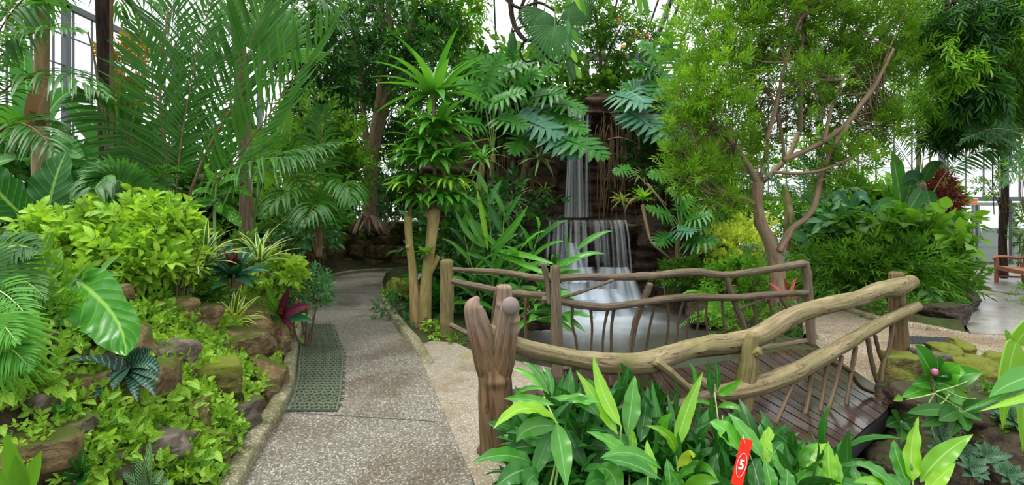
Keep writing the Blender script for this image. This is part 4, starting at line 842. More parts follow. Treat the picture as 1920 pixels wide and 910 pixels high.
# ================================================================ PLANTS: materials, templates and builders
LM=dict(
 lime=leafmat('lime_leaf',(.12,.30,.012),(.33,.54,.05),.42,.35,(.45,.65,.15),veins=5),
 limecreep=leafmat('lime_creeper_leaf',(.08,.23,.012),(.29,.50,.04),.45,.32,(.35,.55,.12),veins=4),
 yellowgreen=leafmat('yellow_green_leaf',(.24,.38,.02),(.62,.72,.12),.45,.35),
 mid=leafmat('mid_green_leaf',(.022,.095,.007),(.13,.30,.022),.36,.35,(.20,.42,.10)),
 dark=leafmat('dark_glossy_leaf',(.012,.055,.010),(.035,.13,.018),.28,.22,(.08,.2,.05)),
 ficus=leafmat('drooping_fig_leaf',(.012,.06,.010),(.05,.17,.02),.3,.3),
 bright=leafmat('bright_green_leaf',(.05,.19,.012),(.22,.46,.035),.36,.4),
 olive=leafmat('yew_pine_leaf',(.04,.13,.008),(.16,.33,.02),.42,.35),
 olive2=leafmat('yew_pine_young_leaf',(.09,.23,.012),(.20,.40,.03),.42,.4),
 palm=leafmat('palm_leaf',(.020,.088,.013),(.062,.20,.028),.35,.35,(.06,.2,.05)),
 palmbright=leafmat('bright_palm_leaf',(.035,.17,.015),(.10,.32,.03),.38,.4,(.10,.3,.04)),
 palmblue=leafmat('blue_green_palm_leaf',(.04,.12,.055),(.09,.22,.10),.35,.3),
 ear=leafmat('elephant_ear_leaf',(.012,.08,.015),(.028,.135,.022),.30,.3,(.22,.42,.09),veins=9),
 nest=leafmat('glossy_drooping_leaf',(.03,.17,.015),(.05,.23,.02),.24,.25,(.26,.50,.07),veins=9,spec=1.1),
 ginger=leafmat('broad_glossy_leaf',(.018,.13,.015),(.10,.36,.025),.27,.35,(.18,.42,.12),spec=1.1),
 gingerlit=leafmat('lit_broad_leaf',(.11,.33,.012),(.25,.50,.025),.25,.42,(.35,.60,.15),spec=1.1),  # lit copy of the broad leaf, the light is put into its colour
 gingerdark=leafmat('shaded_broad_leaf',(.012,.07,.010),(.03,.14,.02),.27,.25,(.08,.2,.06)),  # shaded copy of the broad leaf, the shade is painted as darker green
 split=leafmat('cut_philodendron_leaf',(.02,.13,.012),(.06,.24,.025),.30,.35,(.15,.4,.08)),
 splitpale=leafmat('grey_green_cut_leaf',(.03,.12,.065),(.08,.22,.13),.28,.25,(.15,.35,.17)),
 drac=leafmat('cornstalk_leaf',(.035,.18,.018),(.12,.34,.04),.27,.3,(.10,.3,.05)),
 dracstripe=leafmat('yellow_striped_cornstalk_leaf',(.03,.16,.015),(.08,.28,.03),.28,.35,None,'center',(.40,.58,.06)),
 spider=leafmat('striped_spider_leaf',(.09,.24,.05),(.16,.34,.08),.4,.35,None,'margin',(.55,.62,.36)),
 creamy=leafmat('cream_edged_strap_leaf',(.03,.12,.02),(.06,.20,.03),.32,.25,None,'margin',(.62,.68,.32)),
 goldstrap=leafmat('gold_striped_strap_leaf',(.03,.10,.02),(.05,.14,.03),.33,.2,None,'margin',(.55,.56,.08)),
 brom=leafmat('bright_rosette_leaf',(.12,.34,.02),(.24,.50,.05),.33,.4),
 bromdark=leafmat('dark_rosette_leaf',(.010,.06,.03),(.03,.13,.05),.20,.15),
 bromred=leafmat('maroon_rosette_leaf',(.05,.008,.010),(.11,.015,.02),.25,.15),
 zebra=leafmat('silver_banded_leaf',(.012,.040,.030),(.02,.06,.04),.35,.15,None,'zebra',(.14,.28,.17)),
 herring=leafmat('herringbone_leaf',(.03,.12,.035),(.05,.16,.05),.4,.2,None,'herring',(.34,.50,.28)),
 silver=leafmat('silver_striped_small_leaf',(.010,.045,.018),(.02,.07,.028),.4,.2,None,'herring',(.08,.16,.09)),
 dieff=leafmat('speckled_leaf',(.06,.24,.02),(.09,.32,.03),.3,.35,(.2,.45,.1),'spots',(.42,.62,.22)),
 purple=leafmat('purple_leaf',(.045,.010,.020),(.10,.022,.04),.22,.1,(.22,.03,.06)),
 maroon=leafmat('red_brown_leaf',(.06,.010,.008),(.17,.03,.02),.4,.2),
 gold=leafmat('golden_variegated_leaf',(.12,.16,.02),(.50,.30,.03),.4,.35,None,'spots',(.55,.10,.03)),
 banana=leafmat('banana_leaf',(.03,.15,.03),(.06,.24,.04),.33,.4,(.25,.5,.15),veins=26),
 fern=leafmat('fern_leaf',(.10,.34,.02),(.20,.48,.05),.45,.4),
 bamboo=leafmat('willowy_bamboo_leaf',(.022,.10,.008),(.15,.36,.03),.34,.32),
 blueg=leafmat('blue_green_leaf',(.028,.12,.035),(.065,.21,.06),.32,.3,(.15,.33,.12)),
 pink=leafmat('pink_leaf',(.50,.04,.06),(.75,.15,.14),.4,.3),
 dead=leafmat('dry_brown_leaf',(.16,.09,.04),(.30,.19,.09),.8,.15),
)
SM=dict(
 green=plain('green_stalk',(.10,.20,.04),.5), pale=plain('pale_green_stalk',(.24,.36,.10),.5), brown=barkmat('brown_twig',(.07,.045,.025),(.16,.11,.06),None,8,.8,None,.3),
 cane=barkmat('brown_palm_cane',(.12,.07,.035),(.24,.15,.08),(.16,.13,.07),5,.6), grey=barkmat('grey_brown_trunk',(.12,.08,.048),(.26,.185,.12),(.15,.11,.065),10,.8),
 darkbark=barkmat('dark_shaggy_trunk',(.018,.012,.010),(.06,.04,.03),None,14,.9,None,1.0), tan=barkmat('tan_smooth_trunk',(.20,.13,.06),(.33,.24,.12),(.23,.19,.09),4,.6),
 stump=barkmat('stubby_tan_trunk',(.22,.15,.065),(.38,.28,.13),(.24,.22,.07),6,.7,(.20,.20,.05),.6), podo=barkmat('smooth_brown_branch',(.15,.10,.065),(.27,.19,.125),(.19,.15,.09),9,.7,None,.4),
 root=barkmat('pale_brown_root',(.17,.11,.06),(.32,.22,.13),None,8,.8), peel=barkmat('peeling_orange_trunk',(.35,.20,.11),(.55,.42,.28),(.25,.28,.08),5,.7), reddish=plain('reddish_stalk',(.16,.04,.03),.4))
tiny=[sprig(diamond(.035,.02),.06,6,1.2,.1,s) for s in (1,2)]
creep=[sprig(diamond(.052,.030),.07,7,1.25,.15,s) for s in (1,2,3)]
limespr=[sprig(blade(.105,.050,5,3,p_lance,.3,.8,.1),.11,9,1.35,.15,s) for s in (4,5,6)]
medspr=[sprig(diamond(.12,.055),.24,10,1.1,.25,s) for s in (7,8,9)]
ficspr=[sprig(diamond(.17,.05),.34,11,1.0,.8,s) for s in (10,11,12)]
willow=[sprig(diamond(.20,.032),.36,14,.9,.95,s) for s in (13,14,15)]
podospr=[sprig(needle(.135,.027),.22,15,.95,.12,s) for s in (16,17,18,19)]
bamspr=[sprig(diamond(.13,.020),.26,12,.85,.55,s) for s in (20,21,22)]
bigspr=[sprig(diamond(.24,.13),.42,7,1.1,.5,s) for s in (23,24)]
roundspr=[sprig(blade(.16,.13,4,3,p_heart,.2,.6),.28,6,1.2,.3,s) for s in (25,26)]
strapspr=[sprig(blade(.42,.06,4,3,p_lance,.3,1.2,.4),.25,9,1.25,.1,s) for s in (27,28)]
def stems(mb,base,tips,r0=.012,k=5,bend=.15):
    for t in tips:
        b=np.asarray(base)+rng.normal(size=3)*[.04,.04,0]; m_=(b+t)/2+rng.normal(size=3)*bend*np.linalg.norm(t-b)*.5; m_[2]+=.1*np.linalg.norm(t-b)
        tube(mb,bez(b,m_,np.asarray(t),9),np.linspace(r0,r0*.3,9),k,cap=False)
def bush(name,label,cat,c,rad,n,tpl,mat,stem='brown',base=None,group=None,ns=14,r0=.012,up=.3,sc=(.8,1.25),shell=.5,droop=0,parts=('foliage','stem'),extra=None,lobes=0):
    c=np.asarray(c,float); rad=np.asarray(rad,float)*np.ones(3)
    b=np.array([c[0],c[1]+rad[1]*.2,H(np.array([c[0]]),np.array([c[1]]))[0]-.03]) if base is None else np.asarray(base,float)
    r=thing(name,label,cat,b,group); mb=MB()
    mats=[LM[mat]] if isinstance(mat,str) else [LM[m] for m in mat]
    if lobes:
        for i in range(lobes):
            cc=c+rand_dirs(1)[0]*rad*.62; blob(mb,tpl,cc,rad*U(.38,.6),n//lobes,up,sc,shell,i%len(mats),droop,(.3*(i%3)/2,.4+.3*(i%3)))
    else: blob(mb,tpl,c,rad,n,up,sc,shell,0,droop)
    mb.build(parts[0],mats,r)
    s=MB(); pts=c+rand_dirs(ns)*rad*rng.uniform(.4,.95,(ns,1)); stems(s,b,pts,r0); s.build(parts[1],SM[stem],r)
    return r
def rosplant(name,label,cat,c,n,L,W,mat,group=None,base_mat='brown',**kw):
    c=np.asarray(c,float); r=thing(name,label,cat,c,group); mb=MB(); rosette(mb,c,n,L,W,**kw); mb.build('leaves',LM[mat] if isinstance(mat,str) else mat,r)
    s=MB(); tube(s,[c-[0,0,.08],c+[0,0,.01]],max(.008,W*.28),7); s.build('crown',SM[base_mat],r); return r
def tree(name,label,cat,branches,bm,blobs,tpl,mats,group=None,up=.2,droop=0,sc=(.8,1.25),shell=.35,k=10,rough=.08,twigs=2,bseed=0,dens=1.0):
    """branches: list of (points, radii); blobs: (centre, radii, n, material index)"""
    b0=np.asarray(branches[0][0][0]); r=thing(name,label,cat,b0,group); ends=[]
    for i,(pts,rad) in enumerate(branches):
        p=spline(pts,max(10,len(pts)*6)); rr=np.interp(np.linspace(0,1,len(p)),np.linspace(0,1,len(rad)),rad)
        mb=MB(); tube(mb,p,rr,k if rr.max()>.03 else 7,rough,bseed+i,knots=2 if rr.max()>.03 else 0); mb.build('trunk' if i==0 else 'branch',SM[bm],r); ends+= [p[j] for j in range(len(p)//3,len(p),3)]
    ends=np.array(ends); tw=MB(); mb=MB(); 
    for (c,rad,n,mi) in blobs:
        n=int(n*dens); pos=blob(mb,tpl,c,rad,n,up,sc,shell,mi,droop,(.0,1.0))
        for q in pos[::max(1,len(pos)//(6*twigs))]:
            if np.linalg.norm(ends-q,axis=1).min()>.75*max(1,np.linalg.norm(rad)*.8): continue
            e=ends[np.argmin(np.linalg.norm(ends-q,axis=1)+np.maximum(0,ends[:,2]-q[2])*.7)]
            cand=np.argsort(np.linalg.norm(ends-q,axis=1))[:6]; e=ends[cand[int(rng.integers(0,len(cand)))]] if dens<1 else e; mid=(e+q)/2+rng.normal(size=3)*.16*np.linalg.norm(q-e)-[0,0,.12*np.linalg.norm(q-e)]; tube(tw,bez(e,mid,q,8),np.linspace(.009,.003,8)*(1+.5*np.linalg.norm(q-e)),5,cap=False)
    mb.build('foliage',[LM[m] for m in mats],r); 
    if tw.n: tw.build('twigs',SM[bm],r)
    return r
def lf(root,P0,P1,P2,W,mat,prof=p_lance,n=14,m=7,fold=.22,wave=.02,nrm=(0,-1,.5),r=None,stalk=0,nm='leaf'):
    mb=MB(); leaf(mb,P0,P1,P2,W,prof,n,m,fold,wave,nrm,r,0,stalk); return mb.build(nm,LM[mat],root)
def st(root,pts,rad,mat='green',nm='stem',k=8):
    mb=MB(); p=spline(pts,max(8,len(pts)*6)); rr=np.interp(np.linspace(0,1,len(p)),np.linspace(0,1,len(np.atleast_1d(rad))),np.atleast_1d(rad)); tube(mb,p,rr,k); return mb.build(nm,SM[mat],root)
# ================================================================ LEFT BED
def hz(x,y): return float(H(np.array([float(x)]),np.array([float(y)]))[0])
# creeping ground cover over the bank: uncountable
def creeper(name,label,pix,n,tpl,mats,lift=.06,seed=5,sc=(.8,1.4)):
    rg=np.random.default_rng(seed); mb=MB(); pos=[]; 
    for (c,r,wc,wr,wt) in pix:
        k=int(n*wt); cs=c+rg.normal(size=k)*wc*.55; rs=r+rg.normal(size=k)*wr*.55
        p=surf_many(cs,rs); pos.append(p[(rs>HY+20)&(p[:,1]<12)&(pdist(p[:,0],p[:,1],LK)>.10)])
    pos=np.concatenate(pos); N=len(pos); pos+=rg.normal(size=(N,3))*[.02,.03,.02]+np.array([.02,-.05,lift])*rg.random((N,1))*1.5
    Y=rg.normal(size=(N,3))*.5+np.array([.25,-.55,.5]); Z=rg.normal(size=(N,3))*.35+np.array([.2,-.5,.8]); R=basis(Y,Z); S=rg.uniform(*sc,N); k=rg.integers(0,len(tpl),N); mi=(snoise(pos,1.5,seed,2)>.15).astype(int)%len(mats); rr=np.clip(.5+.35*snoise(pos,2.2,seed+2,2)+rg.normal(size=N)*.2,0,1)
    for i,t in enumerate(tpl):
        for j in range(len(mats)):
            a=(k==i)&(mi==j); mb.inst(t,R[a],pos[a],S[a],rr[a],j)
    o=mb.build(name,[LM[m] for m in mats]); return tag(o,label,'creeper',None,'stuff')
creeper('creeping_groundcover','lime green creeping groundcover trailing over the left bank stones',[(420,660,60,60,.8),(380,740,80,60,.9),(330,800,70,60,.8),(290,600,50,40,.35),(210,560,90,50,.12),(140,650,50,60,.12),(60,720,50,60,.25),(430,720,50,50,.6),(270,840,80,50,.6),(400,830,50,50,.4),(490,570,50,40,.3),(500,650,30,50,.3),(330,700,60,40,.5),(120,550,60,50,.08),(200,790,40,60,.25),(350,880,80,30,.4)],260,creep,['limecreep','lime'],.08,5)
creeper('creeping_moss_plants','fine bright tiny leaved creeper on the mossy stones of the left bank',[(390,660,45,40,.8),(320,600,40,30,.5),(200,600,50,60,.4),(430,610,40,30,.4),(520,620,20,60,.3),(340,760,80,40,.3),(60,640,50,80,.3),(110,850,60,40,.3)],420,tiny,['lime','limecreep'],.04,6,(.8,1.3))
creeper('low_green_plants','mid green low leafy plants filling the shaded bank soil',[(250,520,150,40,.6),(90,600,80,60,.3),(400,560,60,30,.2),(560,560,30,60,.5),(600,500,60,30,.5),(150,470,150,30,.4)],160,creep+medspr[:1],['mid','bright'],.05,8,(.8,1.5))
# individual trailing sprigs with larger leaves, countable
def trailers():
    g='trailing lime sprigs with paired oval leaves'
    spots=[(245,735),(205,715),(300,705),(262,760),(232,800),(205,842),(175,850),(180,870),(285,700),(325,690),(345,640),(408,690),(440,640),(375,860),(400,850),(470,800-30),(330,740),(390,600),(120,500),(155,700),(20,680),(60,690),(35,810),(140,760),(255,655),(300,640),(450,620),(470,600),(345,815),(300,830),(420,770),(380,790),(240,700),(60,560),(140,640),(90,735),(15,740),(500,600),(530,560),(560,600),(555,640),(540,680),(215,640),(275,790)]
    for i,(c,r) in enumerate(spots):
        p=surf(c,r); p=p+[0.02,-.05,.02]; R_=thing('trailing_sprig','lime green trailing sprig '+near(c,r),'creeper',p,g)
        mb=MB(); s=MB(); n=int(rng.integers(2,4)); d=p[1]
        for k in range(n):
            a=U(-.9,.9); L=U(.12,.24); p2=p+np.array([math.sin(a)*L,-U(.03,.10),U(-.9,.5)*L]); q=bez(p,(p+p2)/2+[0,-.05,.05],p2,6); tube(s,q,.0025,4,cap=False)
            for j in range(1,6):
                o=q[j]
                for sd in (-1,1):
                    dd=nz(np.array([sd*U(.5,1),-U(.2,.7),U(-.7,.3)])); l=U(.055,.095)*(1.15 if j==5 else 1); mb_w=l*.5
                    leaf(mb,o,o+dd*l*.5+[0,0,.012],o+dd*l-[0,0,.02],mb_w,p_lance,6,3,.25,0,(U(-.3,.3),-.6,.9),min(1,.35+U(0,.65)))
        mb.build('leaves',LM['lime'],R_); s.build('stem',SM['green'],R_)
trailers()
# lime bush
def lime_bush():
    r=thing('lime_bush','rounded bright lime green leafy bush on top of the left bank','bush',P(230,540,4.5)); mb=MB()
    for (c,rr,d,rx,rz,n) in [(190,455,4.35,.36,.17,150),(275,430,4.5,.34,.20,150),(120,440,4.4,.24,.16,80),(318,450,4.6,.17,.16,60),(90,480,4.2,.18,.16,60),(150,510,4.1,.28,.14,80),(240,490,4.2,.32,.16,120),(310,500,4.4,.20,.13,60),(240,405,4.7,.22,.14,70),(305,415,4.7,.2,.12,55),(195,410,4.7,.16,.10,35),(100,530,3.9,.16,.10,25)]:
        blob(mb,limespr,P(c,rr,d),(rx,.28,rz),int(n*.72),.75,(.75,1.15),.6,0,0,(0,1))
    mb.build('foliage',[LM['lime']],r); s=MB(); 
    for c in (150,200,250,262,270,300,340): stems(s,P(c,560,4.5),[P(c+U(-60,60),U(420,480),4.5) for _ in range(5)],.010)
    s.build('stem',SM['brown'],r)
lime_bush()
# drooping bird's nest leaf
def nest():
    p=P(237,668,3.15); r=thing('drooping_leaf_plant','single huge glossy leaf drooping over the left bank with its tip pointing down','plant',P(150,520,3.7))
    mb=MB(); pts=spline([P(143,522,3.45),P(170,545,3.3),P(205,580,3.12),P(228,620,3.0),P(238,668,2.92)],22)
    T=np.gradient(pts,axis=0); T/=np.linalg.norm(T,axis=1)[:,None]; nr=np.array([.15,-1,.45]); S=np.cross(T,nr); S/=np.linalg.norm(S,axis=1)[:,None]; N_=np.cross(S,T)
    t=np.linspace(0,1,22); wl_=np.interp(t,[0,.08,.25,.45,.6,.8,.93,1],[.0,.10,.155,.125,.10,.11,.06,.004]); wr_2=np.interp(t,[0,.1,.25,.4,.6,.8,.93,1],[.05,.20,.24,.21,.15,.12,.06,.004]); s=np.linspace(-1,1,11)
    V=[]; 
    for i in range(22):
        for a in s:
            ww=(wr_2[i] if a>0 else wl_[i])*a; sd=1
            V.append(pts[i]-S[i]*ww*-1*sd+N_[i]*(.30*abs(a)**1.3*max(wl_[i],wr_2[i])*.5+.012*math.sin(t[i]*26)*abs(a)))
    uv=np.stack([np.tile(s*.5+.5,(22,1)),np.repeat(t[:,None],11,1)],-1).reshape(-1,2); mb.add(np.array(V),grid_faces(22,11),uv,.7); mb.build('leaf',LM['nest'],r)
    st(r,[P(120,560,3.9),P(135,535,3.65),P(143,522,3.55)],[.012,.008],'pale')
nest()
# silver banded rosette
def zebra():
    c=P(236,690,3.0); r=thing('banded_rosette','dark leaved plant with pale silver bands, spreading below the drooping leaf','plant',c)
    for (x,y,dz,w_,mx,my) in [(104,688,.0,.085,165,672),(178,750,-.1,.08,200,705),(212,732,-.16,.085,228,705),(258,754,-.12,.055,252,715),(292,745,-.12,.06,275,705),(300,700,.02,.08,278,668),(288,655,.12,.07,262,668),(300,716,-.05,.06,275,690),(262,650,.16,.05,252,668)]:
        tdz=min(2.9+dz,surf(x,y)[1]-(.24 if x<200 else .07)); mdz=min(2.95+dz*.5,surf(mx,my)[1]-(.22 if x<200 else .09)); lf(r,c,P(mx,my-4,mdz),P(x,y,tdz),w_,'zebra',p_strap,14,7,.3,.0,(.1,-1,.9))
    st(r,[c-[0,0,.08],c],.02,'brown','crown')
    lf(r,P(186,738,2.79),P(181,748,2.78),P(172,756,2.77),.03,'dead',p_lance,6,3,.4,.1)
zebra()
# elephant ear leaves behind the lime bush
def ear(label,base,att,tip,W,nrm,mid=None):
    r=thing('elephant_ear',label,'plant',base); st(r,[base,(np.asarray(base)+att)/2+[0,.05,.05],att],[.022,.013],'pale','stalk')
    m_=(np.asarray(att)+tip)/2+nz(nrm)*.08 if mid is None else mid; mb=MB()
    leaf(mb,att,m_,tip,W,lambda t:np.maximum(.01,np.clip(.55+t*2.2,0,1)*(1-t**2.2)**.75),22,11,.16,.035,nrm,.5)
    # the two rear lobes of the leaf
    d=nz(np.asarray(att)-tip); S=nz(np.cross(d,nrm))
    for sd in (-1,1): leaf(mb,np.asarray(att)-d*.03,att+d*W*.12+S*sd*W*.20,att+d*W*.30+S*sd*W*.20-nz(nrm)*.03,W*.42,p_oval,9,5,.1,.03,nrm,.5)
    mb.build('leaf',LM['ear'],r); return r
ear('huge upright wavy elephant ear leaf with pale midrib, behind the lime bush',P(80,470,5.0),P(88,415,4.9),P(125,283,5.0),.46,(.1,-1,.12))
ear('large glossy elephant ear leaf leaning over the lime bush beside the fan leaf',P(125,470,5.2),P(150,390,5.0),P(205,300,5.1),.42,(.25,-1,.3))
ear('large elephant ear leaf cut off by the left picture edge',P(55,490,4.7),P(38,400,4.5),P(-45,300,4.4),.50,(-.2,-1,.25))
ear('low elephant ear leaf in the shade at the left edge',P(60,500,4.8),P(60,470,4.6),P(20,420,4.7),.32,(-.3,-.8,.7))
ear('narrow shaded elephant ear leaf under the tall ones',P(90,500,4.9),P(70,455,4.7),P(100,400,5.0),.26,(.3,-.8,.4))
# broad pleated fan leaf over the lime bush
def pleat_fan():
    r=thing('pleated_frond_plant','arched pleated palm frond hanging like a fan over the lime bush','palm',P(300,400,5.2))
    mb=MB(); frond(mb,P(275,385,4.75),P(210,310,4.6),P(180,350,4.35),.33,.05,30,.0,.05,.8,(1.4,.7),rad=.007,nrm=(.15,-1,.5),lens=lambda u:.95-.35*u,jit=.03); mb.build('frond',[LM['palm'],SM['pale']],r)
    mb=MB(); frond(mb,P(285,390,4.8),P(215,285,4.75),P(178,345,4.4),.24,.045,22,.2,.05,.3,(1.2,.8),rad=.005,nrm=(.2,-1,.3),lens=lambda u:.8,jit=.03); mb.build('frond',[LM['palm'],SM['pale']],r)
pleat_fan()
# fan palms low at the left edge
def edge_palm():
    r=thing('edge_fan_palm','low palm at the left edge, pale green fronds fanning over the bank','palm',P(-60,640,3.3))
    for (b,m_,t,L,W,mt) in [((-60,560,3.4),(-10,500,3.2),(70,620,3.0),.22,.016,'palmbright'),((-80,520,3.6),(0,440,3.5),(75,470,3.3),.22,.028,'palm'),((-60,700,3.0),(-10,600,2.9),(55,690,2.8),.20,.016,'palmbright'),((-70,640,3.1),(-20,560,3.0),(30,640,2.8),.24,.015,'palmbright'),((-80,580,3.5),(10,470,3.4),(85,560,3.2),.20,.014,'palm')]:
        mb=MB(); k_=.80; frond(mb,P(b[0],b[1],b[2]*k_),P(m_[0],m_[1],m_[2]*k_),P(t[0],t[1],t[2]*k_),L*.85,W*.85,34,.1,.1,.5,(1.1,.4),rad=.006,nrm=(0,-.8,.7),jit=.05); mb.build('frond',[LM[mt],SM['pale']],r)
    mb=MB(); fan(mb,P(-70,740,2.4),P(-35,600,2.3),(.3,-1,.3),(.75,0,-.65),  .34,20,1.0,.024,.2); mb.build('fan_leaf',[LM['palmbright'],SM['pale']],r)
    mb=MB(); fan(mb,P(-70,740,2.5),P(-50,520,2.6),(.3,-1,.3),(.9,0,.1),.36,20,1.1,.022,.2); mb.build('fan_leaf',[LM['palm'],SM['pale']],r)
edge_palm()
# strap-leaved rosettes on top of the bank
rosplant('cream_striped_rosette','upright rosette with cream edged strap leaves, tallest above the dark rosette','plant',P(487,500,5.4),28,.50,.044,'creamy',e0=(1.5,.25),droop=1.0,h=.02)
rosplant('cream_striped_rosette','arching rosette with cream edged strap leaves beside the lime bush','plant',P(385,500,4.75),28,.50,.042,'creamy',e0=(1.5,.2),droop=1.3)
rosplant('gold_striped_rosette','gold and dark green striped rosette above the kerb beside the mat','plant',Q(440,605,.12),24,.40,.05,'goldstrap',e0=(1.4,.0),droop=.9,axis=(.2,-.7,.9))
rosplant('dark_bromeliad','dark glossy rosette with a maroon heart above the gold striped rosette','plant',P(437,522,4.9),22,.38,.075,'bromdark',e0=(1.3,.1),droop=.6,axis=(.1,-.4,.9))
rosplant('maroon_rosette','small maroon upright leaves standing in the heart of the dark rosette','plant',P(438,512,4.85),9,.22,.05,'bromred',e0=(1.5,1.0),droop=.3,axis=(.1,-.3,.9))
rosplant('glossy_strap_plant','dark glossy strap leaved plant sprawling between the lime bush and gold striped rosette','plant',Q(375,580,.18),20,.36,.06,'dark',e0=(1.3,.0),droop=1.1,axis=(0,-.4,.9))
rosplant('glossy_strap_plant','dark green strap leaved plant low beside the small palm at the left edge','plant',Q(75,545,.05),18,.26,.05,'dark',e0=(1.2,-.1),droop=1.0,axis=(0,-.5,.9))
# purple cordyline
def purple():
    c=P(527,600,5.2); r=thing('purple_leaf_plant','purple and red broad leaved plant above the kerb at the far end of the mat','plant',c)
    for (x,y,w_,m,mx,my) in [(545,535,.09,'purple',530,570),(585,573,.10,'purple',555,572),(588,605,.08,'bromdark',565,590),(522,583,.09,'maroon',530,580),(505,590,.11,'mid',515,585),(497,525,.07,'mid',508,560),(500,560,.06,'mid',512,580),(550,618,.06,'purple',540,600)]:
        lf(r,c,P(mx,my,5.15),P(x,y,5.05),w_,m,p_lance,12,7,.25,.01,(.1,-1,.4))
    st(r,[c-[0,0,.15],c],.012,'reddish')
purple()
bush('blue_green_bush','low blue-green glossy leaved bush at the kerb behind the purple plant','bush',P(570,545,6.6),(.30,.3,.20),70,medspr,'blueg',ns=8,sc=(.5,.8))
bush('lime_shrub','small bright lime shrub between the cream striped rosette and the kerb','bush',P(522,515,6.2),(.26,.25,.17),80,limespr,'lime',ns=8)
# speckled dumb cane
def dieff():
    c=P(405,450,6.0); r=thing('speckled_leaf_plant','cream speckled broad leaved cane among the palm stems behind the rosettes','plant',c+[0,0,-.3]); st(r,[c-[0,0,.5],P(402,400,6),P(408,330,6)],[.02,.014],'pale','stem')
    for (x,y,w_,mx,my,ax,ay) in [(385,308,.15,398,320,406,350),(445,335,.14,430,330,408,350),(360,365,.14,385,350,405,370),(368,390,.14,390,382,405,385),(440,358,.13,425,358,407,365),(452,425,.16,437,400,410,385),(470,368,.12,450,350,410,360),(350,388,.1,375,372,405,375),(415,400,.10,412,390,405,372)]:
        lf(r,P(ax,ay,6),P(mx,my,5.9),P(x,y,5.75),w_,'dieff',p_oval,12,7,.2,.02,(0,-1,.6))
dieff()
# plants at the bottom of the picture
def herring():
    c=P(275,905,2.62); r=thing('herringbone_plant','patterned herringbone leaved plant at the foot of the left bank','plant',c)
    for (x,y,w_,mx,my) in [(262,858,.07,265,880),(282,828,.05,280,860),(232,885,.055,245,895),(308,885,.07,300,895),(285,890,.05,284,900),(272,880,.05,272,895),(243,905,.06,255,910),(318,905,.08,300,912)]:
        lf(r,c+[0,0,-.05],P(mx,my,2.6),P(x,y,2.55),w_,'herring',p_oval,14,9,.2,.0,(.1,-1,.7))
    st(r,[c-[0,0,.2],c],.008,'pale')
herring()
def bl_leaf():
    c=P(45,930,2.05); r=thing('broad_blade_plant','upright broad light green blades in the bottom left corner','plant',c)
    for (x,y,w_,mx,my) in [(12,812,.10,25,870),(78,845,.085,62,890),(30,850,.08,35,890),(-20,880,.1,0,900)]: lf(r,c,P(mx,my,2.05),P(x,y,2.05),w_*.85,'bright',p_lance,12,7,.2,.01,(0,-1,.2),r=.4)
    st(r,[c-[0,0,.1],c],.015,'pale')
bl_leaf()
def round_lf():
    c=Q(150,890); r=thing('round_leaf_plant','dark round glossy leaved seedling near the bottom left of the bank','plant',c)
    for (x,y,w_,mx,my) in [(135,860,.075,140,875),(158,845,.075,155,865),(172,882,.07,163,890),(120,885,.07,130,890),(160,905,.06,155,900),(140,895,.07,145,893)]: lf(r,c,P(mx,my,c[1]-.03),P(x,y,c[1]-.06),w_,'ear',p_oval,9,7,.15,.0,(.1,-1,.7))
    st(r,[c-[0,0,.2],c],.006,'green')
    c=Q(122,770); r=thing('round_leaf_plant','pair of dark round glossy leaves on the grey stone of the left bank','plant',c)
    for (x,y,w_,mx,my) in [(104,762,.075,110,765),(138,750,.08,132,760),(108,785,.07,112,778)]: lf(r,c,P(mx,my,c[1]-.03),P(x,y,c[1]-.06),w_,'nest',p_oval,9,7,.15,.0,(.1,-1,.5),r=.1)
    st(r,[c-[0,0,.1],c],.005,'green')
round_lf()
for (c,r_,d,rx,rz,n,mt,lb) in [(25,480,5.0,.4,.3,60,'mid','shaded mid green bush at the left edge under the elephant ears'),(140,545,4.3,.35,.16,60,'mid','low shaded bush under the front of the lime bush'),(400,470,6.3,.5,.25,140,'mid','feathery low green bush behind the cream edged rosettes'),(330,540,4.9,.3,.15,60,'mid','low bush between the lime bush and the arching rosette')]:
    bush('shade_bush',lb,'bush',P(c,r_,d),(rx,.3,rz),n,medspr,mt,ns=8,sc=(.5,.8))

